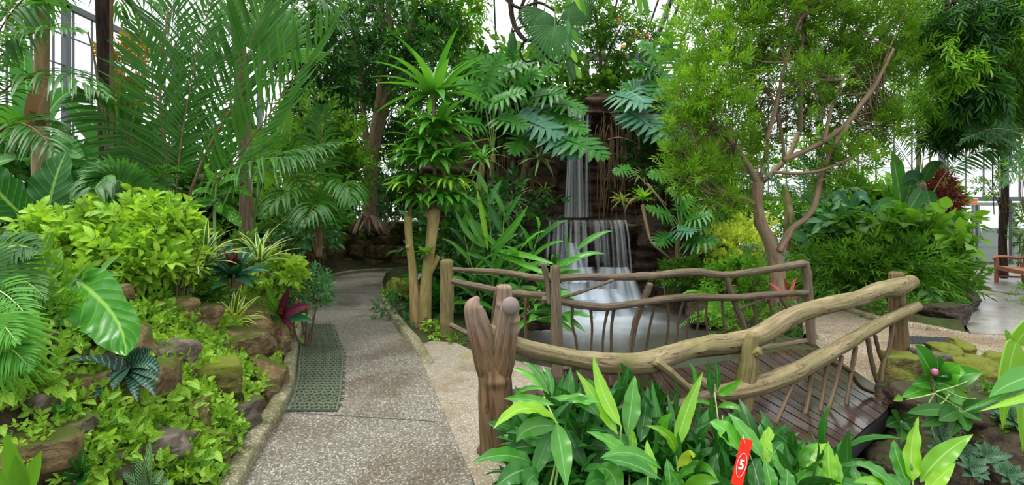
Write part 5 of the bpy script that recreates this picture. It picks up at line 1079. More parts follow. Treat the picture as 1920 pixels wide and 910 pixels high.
# ---------------- palms
def palm(name,label,base,fr,trunk=None,mats=('palm','cane'),tm='cane'):
    """fr: list of (P0,P1,P2,leaflet length,width,n,{..})"""
    r=thing(name,label,'palm',base)
    if trunk:
        for pts,rad in trunk: st(r,pts,rad,tm,'trunk' if len(trunk)<3 else 'cane',10)
    for f in fr:
        kw=f[6] if len(f)>6 else {}; mb=MB(); mt=kw.pop('mt',mats[0]); frond(mb,f[0],f[1],f[2],f[3],f[4],f[5],**kw); mb.build('frond',[LM[mt],SM[mats[1]]],r)
    return r
NV=(0,-1,.25)
g1=P(315,470,6.4)
palm('feather_palm','clustered feather palm with brown canes behind the lime bush',g1,[
 (P(322,410,6.3),P(325,270,6.2),P(255,40,6.0),.75,.034,44,dict(start=.22,nrm=NV,droop=.15,vee=.1,sweep=(1.0,.5))),
 (P(328,420,6.2),P(330,240,6.1),P(400,-20,5.9),.70,.032,40,dict(start=.25,nrm=NV,droop=.3,vee=.1,sweep=(1.0,.5))),
 (P(345,420,6.2),P(450,300,6.0),P(640,20,5.8),.62,.045,32,dict(start=.25,nrm=(.1,-1,.2),droop=-.6,vee=.3,sweep=(.95,.4))),
 (P(350,420,6.3),P(430,200,6.3),P(520,-60,6.2),.8,.045,34,dict(start=.25,nrm=(.1,-1,.2),droop=-.3,vee=.2,sweep=(.8,.4))),
 (P(335,420,6.1),P(420,270,5.8),P(600,300,5.5),.50,.030,40,dict(start=.22,nrm=(0,-.5,1),droop=1.0)),
 (P(345,430,6.0),P(480,300,5.8),P(635,270,5.6),.55,.032,40,dict(start=.28,nrm=(0,-.4,1),droop=1.0)),
 (P(310,410,6.5),P(280,260,6.3),P(150,170,6.0),.6,.032,40,dict(start=.25,nrm=NV,droop=.6)),
 (P(322,400,6.6),P(310,200,6.6),P(330,-60,6.8),.8,.036,44,dict(start=.2,nrm=NV,droop=.3,vee=.2)),
 (P(345,410,6.6),P(400,230,6.7),P(450,-30,6.9),.75,.036,44,dict(start=.2,nrm=NV,droop=.3,vee=.2)),
 (P(325,430,5.9),P(300,330,5.8),P(215,330,5.6),.35,.026,34,dict(start=.25,nrm=(0,-.6,1),droop=.9)),
 ],[([P(322,480,6.3),P(318,340,6.2),P(300,180,6.1),P(314,20,6.1)],[.022,.018,.010]),([P(335,480,6.2),P(345,400,6.1),P(395,270,6.0),P(470,150,5.9)],[.022,.018,.010]),([P(308,480,6.4),P(305,330,6.4),P(302,250,6.5)],[.018,.014]),([P(270,470,6.5),P(270,320,6.6),P(285,230,6.7)],[.03,.02]),([P(345,480,6.2),P(400,400,6.1),P(470,330,6.0)],[.016,.012])])
palm('feather_palm','tall feather palm at the left edge with drooping dark fronds',P(-20,520,6.0),[
 (P(-60,330,5.6),P(30,150,5.3),P(110,300,5.0),.5,.030,42,dict(start=.1,droop=.9,nrm=(0,-.5,1))),
 (P(-80,300,6.2),P(20,60,5.8),P(200,180,5.5),.62,.036,44,dict(start=.1,droop=1.1,nrm=(0,-.4,1))),
 (P(-60,250,6.2),P(-10,20,5.8),P(150,60,5.6),.6,.034,40,dict(start=.1,droop=.9,nrm=(0,-.5,1))),
 (P(-90,350,5.8),P(-20,240,5.4),P(70,270,5.2),.45,.028,36,dict(start=.1,droop=.9,nrm=(0,-.5,1))),
 (P(-60,200,6.2),P(20,-60,6.0),P(150,-40,5.8),.6,.034,36,dict(start=.1,droop=.9,mt='palmbright')),
 ],[([P(-40,520,6.0),P(-60,300,6.0),P(-60,150,6.0)],[.08,.07])])
palm('tan_trunk_palm','palm with a smooth tan trunk and swollen crownshaft at the left edge',P(76,470,7.0),[
 (P(80,-20,7),P(0,-160,6.8),P(-130,60,6.2),.8,.045,36,dict(start=.1,droop=1.2)),
 (P(80,-20,7),P(160,-180,6.8),P(300,20,6.3),.8,.045,38,dict(start=.1,droop=1.2)),
 (P(80,-20,7),P(60,-130,7.6),P(40,60,8.6),.8,.045,30,dict(start=.1,droop=1.2)),
 (P(80,10,7),P(20,-90,6.2),P(0,120,5.6),.6,.045,30,dict(start=.1,droop=1.2)),
 ],[([P(76,500,7.0),P(74,400,7),P(76,250,7.0),P(78,120,7),P(80,-40,7)],[.08,.08,.095,.08,.08])],tm='tan')
def sheath():
    r=thing('palm_sheath','brown peeling leaf sheath hanging on the tan palm trunk','leaf sheath',P(70,215,6.85))
    lf(r,P(88,165,6.82),P(75,180,6.7),P(58,250,6.75),.25,'dead',p_oval,12,9,.7,.02,(0,-1,.2),nm='blade'); lf(r,P(86,240,6.82),P(60,215,6.7),P(52,225,6.75),.2,'dead',p_oval,10,7,.7,.02,(0,-1,.2),nm='blade')
sheath()
palm('dark_trunk_palm','dark shaggy trunk palm rising beside a thin tan cane',P(197,470,7.8),[
 (P(195,-30,7.8),P(100,-160,7.4),P(40,60,6.9),.7,.04,34,dict(start=.1,droop=1.2)),
 (P(195,-30,7.8),P(300,-150,7.6),P(420,30,7.0),.7,.04,34,dict(start=.1,droop=1.2)),
 (P(195,-30,7.8),P(190,-150,8.4),P(230,40,9.2),.7,.04,30,dict(start=.1,droop=1.2)),
 ],[([P(200,520,7.8),P(205,400,7.8),P(200,250,7.8),P(197,100,7.8),P(192,-40,7.8)],[.10,.10,.105,.10,.10])],tm='darkbark')
r=thing('bamboo_cane','thin tan cane standing beside the dark shaggy palm trunk','cane',P(209,480,7.6)); st(r,[P(209,490,7.6),P(209,260,7.6),P(209,-40,7.6)],[.028,.024,.022],'cane','cane')
r=thing('grey_cane','pair of thin grey leaf stalks leaning left of the dark trunk','cane',P(200,320,7.0)); st(r,[P(203,500,7.0),P(200,300,7.0),P(180,130,7.0),P(165,60,7.0)],[.02,.016,.01],'grey','cane'); st(r,[P(206,500,7.0),P(203,290,7.0),P(192,160,7.0)],[.014,.01],'grey','cane')
palm('feather_palm','feather palm with a thick grey trunk behind the brown caned palm',P(445,470,9.0),[
 (P(440,-10,9),P(380,-150,8.6),P(300,80,8),.9,.045,40,dict(start=.1,droop=.9)),(P(445,-10,9),P(540,-150,8.6),P(640,60,8.2),.8,.045,40,dict(start=.1,droop=.9)),(P(440,50,9),P(400,-20,8),P(350,150,7.4),.7,.045,34,dict(start=.1,droop=.8)),(P(445,50,9),P(500,-40,8),P(540,60,7.6),.6,.045,34,dict(start=.1,droop=.6,mt='palmbright')),
 ],[([P(460,520,9),P(462,350,9),P(455,180,9),P(440,-20,9)],[.12,.11,.11,.11])],tm='grey')
palm('feather_palm','low arching feather palm spreading over the rosettes towards the path',P(560,470,8.2),[
 (P(600,470,8.2),P(590,250,7.8),P(490,240,7.2),.5,.045,32,dict(start=.15,droop=1.2)),(P(600,470,8.2),P(640,280,7.8),P(660,380,7.2),.5,.05,30,dict(start=.15,droop=1.3)),(P(590,470,8.2),P(560,300,7.6),P(500,400,6.9),.5,.05,28,dict(start=.15,droop=1.3)),(P(595,470,8.2),P(610,330,7.4),P(570,420,6.6),.5,.05,26,dict(start=.15,droop=1.3)),(P(600,460,8.2),P(540,230,7.8),P(420,300,7.2),.5,.045,32,dict(start=.15,droop=1.2)),(P(600,470,8.2),P(600,240,8.0),P(610,200,8.0),.5,.045,26,dict(start=.2,droop=.8)),
 ],[([P(598,480,8.2),P(598,420,8.2)],[.05,.04])])
palm('parlour_palm','small dark feather palm between the lime bush and the brown canes',P(255,430,6.0),[
 (P(270,420,6.0),P(250,310,5.9),P(190,330,5.7),.3,.03,30,dict(start=.15,droop=.8)),(P(275,420,6.0),P(290,300,5.9),P(340,320,5.8),.32,.03,30,dict(start=.15,droop=.8)),(P(272,420,6.1),P(275,290,6.3),P(290,260,6.5),.32,.03,30,dict(start=.15,droop=.8)),(P(272,420,6.1),P(240,290,6.3),P(230,270,6.5),.32,.03,30,dict(start=.15,droop=.8)),
 ],[([P(272,470,6.0),P(272,420,6.0)],[.025,.02])])
# big fan leaf against the sky
def fans():
    r=thing('fan_palm','fan palm with a bright back-lit pleated leaf against the sky','palm',P(470,500,7.4)); 
    for (b,h,n_,ax,R_,an,mt) in [((470,480,7.4),(525,107,6.9),(.1,-1,.15),(1,0,.1),.62,.30,'palmbright'),((470,480,7.4),(512,118,7.0),(0,-1,.1),(.0,0,1),1.0,.95,'palm')]:
        mb=MB(); fan(mb,P(*b),P(*h),n_,ax,R_,12 if an<.5 else 16,an,.07,.05,bow=.3); mb.build('fan_leaf',[LM[mt],SM['green']],r)
fans()
# broad leaves behind
def banana(label,base,lst,mat='banana',stemr=.06,stem='green'):
    r=thing('banana_plant',label,'plant',base); b=np.asarray(base,float)
    top=np.mean([P(*l[0]) for l in lst],axis=0); st(r,[b,(b+top)/2+[.02,0,0],top],[stemr,stemr*.8,stemr*.4],stem,'stem')
    for l in lst: lf(r,P(*l[0]),P(*l[1]),P(*l[2]),l[3],l[5] if len(l)>5 else mat,p_strap,20,9,.25,.012,l[4] if len(l)>4 else (0,-1,.3),stalk=.12)
    return r
banana('broad leaved plant behind the dark palm trunk at the left',P(240,470,9.0),[((240,340,9),(270,260,8.8),(350,200,8.6),.40),((240,340,9),(300,260,8.8),(310,300,8.4),.40),((235,330,9),(190,230,8.8),(120,190,8.6),.42),((240,330,9),(240,230,9),(275,130,9),.40),((240,340,9),(200,300,8.6),(150,330,8.2),.4),((240,350,9),(280,300,8.5),(330,350,8.0),.4),((240,330,9),(220,180,9),(200,90,9),.4),((240,330,9),(150,270,9),(60,300,8.6),.4)])
banana('broad leaved plant in the far left corner',P(60,470,9.5),[((60,300,9.5),(20,200,9.3),(-30,220,9),.5,(0,-1,.3),'palmbright'),((60,300,9.5),(90,180,9.3),(140,170,9.2),.45),((60,300,9.5),(50,150,9.5),(40,60,9.5),.45),((60,310,9.5),(110,250,9),(160,300,8.7),.45),((60,310,9.5),(10,280,9),(-30,330,8.7),.45)])
banana('broad leaved plant behind the spread of the low arching palm',P(520,470,10.2),[((520,340,10.2),(490,250,10),(450,250,9.8),.4),((520,340,10.2),(560,250,10),(590,280,9.8),.4),((520,340,10.2),(530,230,10),(540,190,10),.4),((520,350,10.2),(480,310,9.8),(440,350,9.4),.4),((520,350,10.2),(570,330,9.8),(610,350,9.4),.4),((520,340,10.2),(470,220,10.2),(400,210,10.2),.4)],'mid')
bush('golden_croton','gold and orange mottled bush high between the dark trunk and the palm canes','bush',P(245,120,8.8),(.28,.28,.35),60,medspr,'gold',base=P(250,400,8.8),ns=6,sc=(.8,1.1)); bush('golden_croton','small orange tinted bush below the golden one','bush',P(245,178,8.8),(.20,.2,.14),26,medspr,'gold',base=P(250,400,8.8),ns=5,sc=(.8,1.1))
# ================================================================ CENTRE
# stubby pruned trunks with cornstalk foliage
def dracaena():
    d=7.75; r=thing('cornstalk_plant','tall cornstalk plant with two stubby tan trunks at the kerb beside the round post','plant',P(790,628,d))
    st(r,[P(781,640,d),P(777,560,d),P(773,500,d),P(767,450,d),P(765,408,d)],[.085,.075,.06,.055,.062],'stump','trunk',14)
    st(r,[P(796,636,d),P(797,570,d),P(800,520,d),P(806,470,d),P(812,420,d),P(812,402,d)],[.10,.095,.082,.075,.085,.10],'stump','trunk',14)
    st(r,[P(770,470,d),P(764,462,d-.05)],[.045,.04],'stump','knob',10); st(r,[P(812,402,d),P(819,396,d-.03)],[.09,.07],'stump','knob',12)
    st(r,[P(800,520,d),P(812,500,d),P(822,482,d)],[.055,.045,.04],'stump','knob',10)
    for a,b,c_ in [((810,410),(815,330),(812,180)),((808,410),(790,330),(780,240)),((812,410),(830,350),(840,260)),((768,412),(770,360),(765,300))]: st(r,[P(*a,d+.05),P(*b,d+.05),P(*c_,d)],[.035,.028,.02],'grey','cane')
    heads=[(815,180,1.05,.13,34,1.55),(822,235,.80,.13,30,1.3),(800,265,.72,.12,26,1.2),(852,285,.66,.12,24,1.1),(775,290,.62,.115,22,1.1),(815,300,.66,.115,28,1.1),(842,335,.60,.11,24,.9),(785,330,.60,.11,22,.9),(765,340,.52,.10,16,.9),(780,362,.5,.10,18,.5),(818,360,.5,.10,20,.5),(852,365,.5,.10,18,.5)]
    for i,(c,rr,L,W,n,e) in enumerate(heads):
        mb=MB(); rosette(mb,P(c,rr+20,d+U(-.15,.05)),n,L,W,(e,-.15),1.5 if i else 1.0,p_lance,.3,9,5,up0=.22,lv=.2); mb.build('foliage',[LM['dracstripe' if i in (6,8) else 'drac']],r)
dracaena()
def tuft(nm,label,cat,c,n,L,W,mat,**kw): return rosplant(nm,label,cat,c,n,L,W,mat,**kw)
tuft('bright_air_rosette','small bright green rosette growing on the side of the stubby trunk','plant',P(798,478,7.6),14,.24,.05,'brom',e0=(1.4,.1),droop=1.2)
tuft('small_lime_plant','small lime leaved plant at the foot of the stubby trunks','plant',P(805,612,7.45),14,.16,.06,'lime',e0=(1.3,.0),droop=1.2,prof=p_lance)
for c,r_,d,rx,rz,n,mt,lb in [(738,580,8.6,.30,.22,60,'blueg','dark silvery leaved plants at the kerb below the mossy rock'),(752,545,9.3,.30,.22,50,'mid','green bush over the squat mossy rock by the kerb'),(765,615,7.75,.2,.16,40,'blueg','low blue-green plant left of the stubby trunks'),(822,628,7.3,.16,.10,24,'lime','tiny bright plants between the stubby trunk and round post'),(845,640,7.0,.2,.06,18,'bright','tiny weeds at the foot of the round post')]:
    bush('kerb_plant',lb,'bush',P(c,r_,d),(rx,.22,rz),n,medspr,mt,ns=6,sc=(.35,.6))
# tree on the bank behind the dry stone wall, its roots over the stones
D=14.0
def B(pts,rad,d=D): return ([P(*(p if len(p)==3 else (p[0],p[1],d))) for p in pts],rad)
fb=[]
def fblobs(lst): return [(P(c,r,d),(rx,ry,rz),n,mi) for (c,r,d,rx,ry,rz,n,mi) in lst]
tree('broad_fig_tree','large fig tree with forked grey-brown trunk and drooping dark leaves behind the dry stone wall','tree',
 [B([(693,425),(694,370),(697,300),(706,240),(714,190),(718,130),(716,60),(712,-40)],[.22,.19,.18,.17,.15,.12,.10,.08]),B([(700,290),(715,215),(740,150),(765,95),(775,30),(782,-50)],[.15,.15,.15,.13,.11,.08]),B([(697,340),(688,270),(680,200),(672,120),(660,40)],[.1,.09,.08,.07,.05]),B([(697,310),(675,280),(655,240),(640,180)],[.07,.06,.05,.04]),B([(740,150),(736,90),(728,20),(725,-40)],[.09,.08,.07,.06]),B([(765,95),(800,60),(850,40),(880,60)],[.06,.05,.04,.03])],
 'grey',fblobs([(650,60,15,1.7,1,1.4,330,0),(600,110,12.5,1.0,.8,1.1,200,0),(750,30,13.6,1.5,1,1.1,300,0),(690,130,15.0,1.2,.6,.9,190,0),(620,190,12.6,.8,.7,.9,170,0),(780,110,13,.9,.8,.9,170,0),(830,40,14,.9,.8,.9,170,1),(860,95,14.5,.45,.6,.5,80,1),(750,210,15,.8,.6,.7,110,0),(560,30,12,1.1,.8,.9,180,0),(850,10,14,.7,.6,.5,120,1),(660,270,15,.8,.6,.6,100,0),(600,230,12.5,.7,.7,.7,110,2)]),ficspr,['ficus','bright','mid'],droop=.5,up=.1,sc=(.85,1.4))
def roots():
    r=thing('exposed_roots','tangle of dark roots spilling from the fig tree over the stone wall','roots',P(690,425,14.6))
    for i in range(16): x=650+5*i; st(r,[P(690+U(-8,8),405,14.0),P((690+x)/2,412+U(-4,6),13.8),P(x+U(-8,8),432+U(0,10),13.6)],[.09,.05,.03],'grey' if i%2 else 'darkbark','root',6)
roots()
# middle distance light shrubs left of the fig
bush('leafy_shrub','tall light green small leaved shrub between the low palm and the fig trunk','bush',P(600,300,11.6),(1.1,.8,1.4),620,medspr,'mid',base=P(610,430,11.6),ns=26,r0=.02,sc=(.9,1.4),shell=.3)
bush('leafy_shrub','fresh green shrub left of the fig trunk above the stone wall','bush',P(630,330,12.4),(.7,.7,1.1),330,medspr,'bright',base=P(630,430,12.4),ns=20,r0=.02,sc=(.8,1.3),shell=.3)
bush('leafy_shrub','blue-green shrub on the wall between the fig trunk and the cornstalk plant','bush',P(740,375,15.0),(.8,.6,.35),130,bigspr,'blueg',base=P(725,440,13.3),ns=10,sc=(.7,1.0))
bush('leafy_shrub','dark shrub filling behind the cornstalk plant','bush',P(800,320,14.9),(.8,.5,1.4),320,medspr,'mid',base=P(800,440,14.9),ns=16,sc=(.9,1.5),shell=.3)
bush('leafy_shrub','dark bush beside the low arching palm above the stone wall','bush',P(560,400,10.6),(.9,.6,.45),150,medspr,'mid',ns=10,sc=(.9,1.4))
bush('leafy_shrub','hanging blue-green leaves over the stone wall top','bush',P(590,428,9.9),(.45,.35,.18),44,bigspr,'blueg',ns=10,sc=(.6,.9),droop=.6)
# behind: far shrubs closing the view to the glass
for i,(c,r_,d,rx,rz,n,mt,tp,lb) in enumerate([(500,400,14,1.6,.9,260,'mid',medspr,'distant bush on the far left bank behind the low arching palm'),(380,380,13,1.7,.9,260,'dark',bigspr,'distant dark bush behind the brown palm canes'),(250,380,12,1.6,.9,220,'dark',bigspr,'distant dark bush behind the dark palm trunk'),(110,380,10.3,1.4,1.0,220,'dark',bigspr,'distant dark bush behind the tan palm trunk'),(650,380,16.5,1.5,1.0,240,'mid',medspr,'distant bush behind the fig trunk near the glass wall'),(780,300,16.5,1.4,2.2,420,'mid',medspr,'distant bush between the fig tree and the cliff')]):
    bush('distant_bush',lb,'bush',P(c,r_,d),(rx,.8,rz),n,tp,mt,ns=8,sc=(1.0,1.7),shell=.3)
# large leaved ginger clump left of the fall
def ginger_stalk(r,base,top,n,L,W,mats,lean=0,seed=0,sidey=.5,first=.25,curl=.5):
    base=np.asarray(base,float); top=np.asarray(top,float); mid=(base+top)/2+np.array([lean,0,.05]); c=bez(base,mid,top,30); mb=MB(); tube(mb,c,np.linspace(.011,.005,30),6,cap=False); mb.build('stem',SM['pale'],r)
    T=nz(c[-1]-c[-3])
    for k in range(n):
        t=first+(1-first)*k/max(1,n-1); i=min(29,int(t*29)); sd=1 if k%2 else -1; l=L*U(.8,1.15)*(1-.25*abs(t-.6)); a=U(.75,1.2)*(1-.55*t) 
        d=nz(T*math.cos(a)+np.array([sd*math.sin(a),U(-.6,.2),0])); p0=c[i]; p1=p0+d*l*.55+[0,0,.04]; p2=p0+d*l; p2[2]-=curl*l*U(.3,1.0)*(1-.5*t)
        lf(r,p0,p1,p2,W*U(.85,1.1),mats[int(rng.integers(0,len(mats)))],p_lance,12,5,.28,.03,(U(-.3,.3),-.7,.9))
r=thing('ginger_clump','tall broad leaved ginger clump left of the waterfall behind the far railing','plant',P(930,600,8.2))
for (b,t,n,l) in [((930,600,8.2),(915,365,7.9),9,0),((925,600,8.2),(945,400,7.8),9,.05),((940,600,8.0),(1010,440,7.5),9,.1),((950,600,7.9),(1040,500,7.2),9,.1),((915,600,8.3),(870,440,7.9),8,-.05),((935,600,8.0),(975,470,7.5),8,.02),((960,610,7.6),(1080,470,7.2),8,.1),((955,610,7.6),(1030,560,6.9),8,.1),((900,600,8.3),(880,520,7.8),7,0),((930,610,8.0),(920,500,7.6),8,0),((970,610,7.4),(1060,590,6.7),7,.05)]:
    ginger_stalk(r,P(*b),P(*t),n,.64,.105,['ginger','ginger','drac','gingerdark'],l)
for (p0,p1,p2,w_,m) in [((920,470,7.8),(960,440,7.6),(990,385,7.5),.13,'ginger'),((915,470,7.9),(905,400,7.8),(893,350,7.8),.08,'gingerlit'),((912,465,7.9),(880,420,7.8),(870,375,7.8),.11,'ginger'),((925,470,7.8),(985,475,7.3),(1050,500,7.0),.10,'ginger'),((925,475,7.8),(1000,500,7.2),(1065,535,6.9),.09,'ginger'),((915,465,7.9),(870,450,7.8),(850,380,7.8),.09,'drac')]: lf(r,P(*p0),P(*p1),P(*p2),w_,m,p_lance,14,7,.25,.02,(0,-.9,.6))
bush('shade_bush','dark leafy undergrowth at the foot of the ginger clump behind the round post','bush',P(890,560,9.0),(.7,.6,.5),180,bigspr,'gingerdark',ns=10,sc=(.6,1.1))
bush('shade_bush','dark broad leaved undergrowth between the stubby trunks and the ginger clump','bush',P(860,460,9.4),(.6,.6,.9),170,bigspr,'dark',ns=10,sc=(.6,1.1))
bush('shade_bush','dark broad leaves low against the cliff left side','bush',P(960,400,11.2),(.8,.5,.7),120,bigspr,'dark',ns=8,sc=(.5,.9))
# split leaf philodendrons over the cliff
def philo(label,crown,leaves,mat='split',trunk=None):
    c=P(*crown); r=thing('split_leaf_philodendron',label,'plant',c)
    if trunk: st(r,[P(*p) for p in trunk],[.06,.05,.045],'root','trunk',10)
    st(r,[c-[0,0,.15],c],[.05,.04],'root','crown',8)
    for l in leaves:
        (a,t,W)=l[:3]; nr=l[3] if len(l)>3 else (0,-.9,.9); mb=MB(); splitleaf(mb,c,P(*a),P(*t),nr,W,l[5] if len(l)>5 else 8,droop=.18); mb.build('leaf',[LM[l[4] if len(l)>4 else mat],SM['pale']],r)
philo('huge cut leaved philodendron reaching across in front of the upper waterfall',(985,300,11.6),[
 ((975,215,11.3),(1055,258,10.9),1.1,(0,-.8,.8),'splitpale',9),((1010,235,11.2),(1085,300,10.7),1.0,(0,-.8,.8),'splitpale',9),((1045,250,11.2),(1140,300,10.5),1.1,(.1,-.8,.8),'split',9),((965,175,11.6),(1010,130,11.4),1.1),((940,150,11.6),(900,110,11.4),1.0),((955,200,11.5),(905,190,11.2),1.0),((1000,180,11.5),(1060,175,11.2),1.0),((1000,200,11.6),(1060,230,11.2),.9),((960,140,11.8),(955,90,11.6),.9),((930,160,11.6),(870,165,11.3),.9),((1015,140,11.8),(1050,110,11.6),.9),((1040,190,11.5),(1100,210,11.2),.8),((990,250,11.4),(960,290,11.0),.8,(0,-.8,.8),'split'),((1020,110,12),(1030,60,12),.9),((1050,220,11.4),(1100,250,11),.8)],'split',[(990,420,12.2),(980,350,11.9),(985,300,11.6)])
philo('cut leaved philodendron on the left shoulder of the cliff',(925,290,11.4),[((915,165,11.2),(940,100,11.1),.9),((905,185,11.2),(860,150,11.1),.9),((925,190,11),(985,170,10.9),.8),((900,230,11),(850,230,10.8),.8),((935,220,11),(990,240,10.8),.8),((930,140,11.4),(1000,115,11.3),.8),((900,140,11.4),(880,95,11.3),.7)],'split',[(925,400,12),(922,340,11.7),(925,290,11.4)])
philo('pale grey-green cut leaved plant hanging over the right of the upper fall',(1200,270,12.0),[
 ((1185,205,11.6),(1250,265,11.0),1.2,(.1,-.8,.7),'splitpale',10),((1215,225,11.5),(1300,280,10.8),1.2,(.2,-.8,.7),'splitpale',10),((1170,185,11.8),(1200,160,11.7),1.0,(0,-.9,.6),'splitpale'),((1160,175,11.8),(1215,200,11.2),1.0,(0,-.9,.6),'splitpale'),((1230,240,11.5),(1290,240,11.2),.9,(0,-.9,.8),'split'),((1170,215,11.8),(1180,240,11.4),.6,(0,-.9,.6),'splitpale'),((1240,200,11.8),(1290,200,11.6),.8,(0,-.9,.6),'splitpale'),((1190,160,12),(1240,150,11.8),.8)],'splitpale')
philo('bright cut leaved philodendron with tall stalks above the cliff right of the fall',(1245,215,12.3),[((1240,120,12),(1200,80,11.9),1.0),((1235,135,12),(1180,120,11.8),1.0),((1265,130,12),(1310,100,11.8),1.0),((1250,105,12.2),(1255,60,12.2),.9),((1270,150,12),(1330,160,11.7),.9),((1225,160,12),(1165,165,11.8),.8),((1250,140,11.9),(1215,190,11.5),.8)],'split',[(1225,190,12.4),(1260,195,12.2),(1245,215,12.3)])
philo('cut leaved philodendron low at the right of the falls',(1275,430,10.9),[((1255,405,10.6),(1210,390,10.4),.55),((1275,395,10.6),(1300,370,10.5),.5),((1290,410,10.5),(1335,400,10.3),.7),((1270,430,10.5),(1300,435,10.2),.7,(0,-.8,.8),'splitpale'),((1290,450,10.4),(1345,455,10.1),.7),((1255,330,10.8),(1215,330,10.6),.55),((1290,420,10.5),(1330,425,10.3),.6),((1255,440,10.5),(1230,460,10.3),.5),((1180,315,11),(1150,325,10.9),.45),((1285,380,10.7),(1255,360,10.5),.6)],'split',[(1275,520,11),(1270,470,11),(1275,430,10.9)])
# top of cliff greens
for c,r_,d,rx,rz,n,mt,tp,lb in [(930,190,12.9,1.0,.8,190,'dark',bigspr,'dark leafy mound on the left top of the cliff'),(1000,150,13.4,1.2,.7,200,'mid',bigspr,'leafy mound on the cliff top left of the upper fall'),(1170,190,13.4,1.0,.6,190,'mid',bigspr,'leafy mound on the cliff top right of the upper fall'),(1270,250,12.8,.9,1.0,260,'mid',medspr,'leafy mound on the right shoulder of the cliff'),(880,260,13.0,.8,1.2,240,'mid',medspr,'leafy mound behind the left shoulder of the cliff'),(1330,330,12.6,.9,1.2,260,'mid',medspr,'shrub at the right side of the cliff behind the yew pine'),(1300,430,11.8,.7,.6,160,'dark',medspr,'dark shrub on the rocks right of the lower fall'),(1235,300,12.2,.5,.5,90,'dark',bigspr,'dark leaves under the pale hanging philodendron')]:
    bush('cliff_shrub',lb,'bush',P(c,r_,d),(rx,.6,rz),n,tp,mt,base=P(c,min(r_+60,430),d+.2),ns=8,sc=(.8,1.3))
# strappy tufts
for c,r_,d,n,L,W,mt,lb,ax in [(965,380,11.6,30,.6,.03,'spider','striped spider plant tumbling from the left of the cliff',(0,-.5,.8)),(940,400,11.5,26,.6,.03,'spider','spider plant lower left on the cliff face',(0,-.5,.8)),(1020,360,11.7,24,.36,.03,'goldstrap','gold striped strap plant left of the upper fall on the rock',(.2,-.4,.9)),(1205,330,11.5,26,.45,.03,'spider','pale spider plant above the bright green rosette',(0,-.4,.9)),(1165,378,11.3,26,.34,.03,'goldstrap','small strap leaved tuft right of the upper fall',(0,-.4,.9)),(1010,300,11.3,22,.7,.05,'pale','long thick arching stalks left of the upper fall',(.2,-.3,.9)),(1330,380,10.6,26,.5,.025,'spider','white striped grass hanging under the yew pine',(0,-.4,.9)),(905,300,10.2,16,.75,.06,'drac','long strap leaved plant on a scaly stem left of the cliff',(0,-.2,1))]:
    rosplant('strap_tuft' if mt!='pale' else 'stalk_cluster',lb,'plant',P(c,r_,d),n,L,W,LM.get(mt,SM['pale']),e0=(1.35,-.3),droop=1.5,axis=ax)
rosplant('bright_rosette','bright green bird nest rosette perched on the rocks right of the falls','plant',P(1205,378,11.0),34,.42,.055,'brom',e0=(1.45,.1),droop=.9)
def scaly():
    r=thing('scaly_stem','scaly pale stem below the long strap leaved plant at the cliff','stem',P(905,480,10.3)); st(r,[P(900,400,10.4),P(897,350,10.3),P(905,300,10.2)],[.06,.05,.04],'root','stem')
scaly()
for (pts,rad,lb) in [([(1205,385,10.9),(1212,420,10.8),(1222,455,10.7),(1245,475,10.7),(1262,490,10.8)],[.045,.03,.025,.02,.015],'pale bare root snaking down the rocks under the bright rosette'),([(1195,370,10.9),(1180,380,10.8),(1170,400,10.9)],[.03,.02,.01],'short brown root left of the bright rosette'),([(1140,262,11.9),(1160,258,11.7),(1185,265,11.7),(1210,280,11.9)],[.015,.015,.012,.01],'thin pale twig across the hanging roots'),([(1215,345,11),(1235,370,10.8),(1250,385,10.8)],[.02,.02,.015],'pale twig right of the bright rosette')]:
    r=thing('bare_root',lb,'root',P(*pts[0])); st(r,[P(*p) for p in pts],rad,'root','root')
def hanging_roots():
    mb=MB()
    for i in range(150):
        left=i%3==0; c=U(900,1010) if left else U(1120,1260); r0=U(200,280) if not left else U(250,340); r1=r0+U(60,190); d=U(11.9,12.4); p0=P(c,r0,d); p1=P(c+U(-12,12),r1,d-.1); q=bez(p0,(p0+p1)/2+rng.normal(size=3)*[.12,.03,.05],p1,8); tube(mb,q,U(.004,.011),4,cap=False)
    o=mb.build('hanging_roots',SM['brown']); tag(o,'curtain of thin brown aerial roots hanging over the cliff','roots',None,'stuff')
hanging_roots()
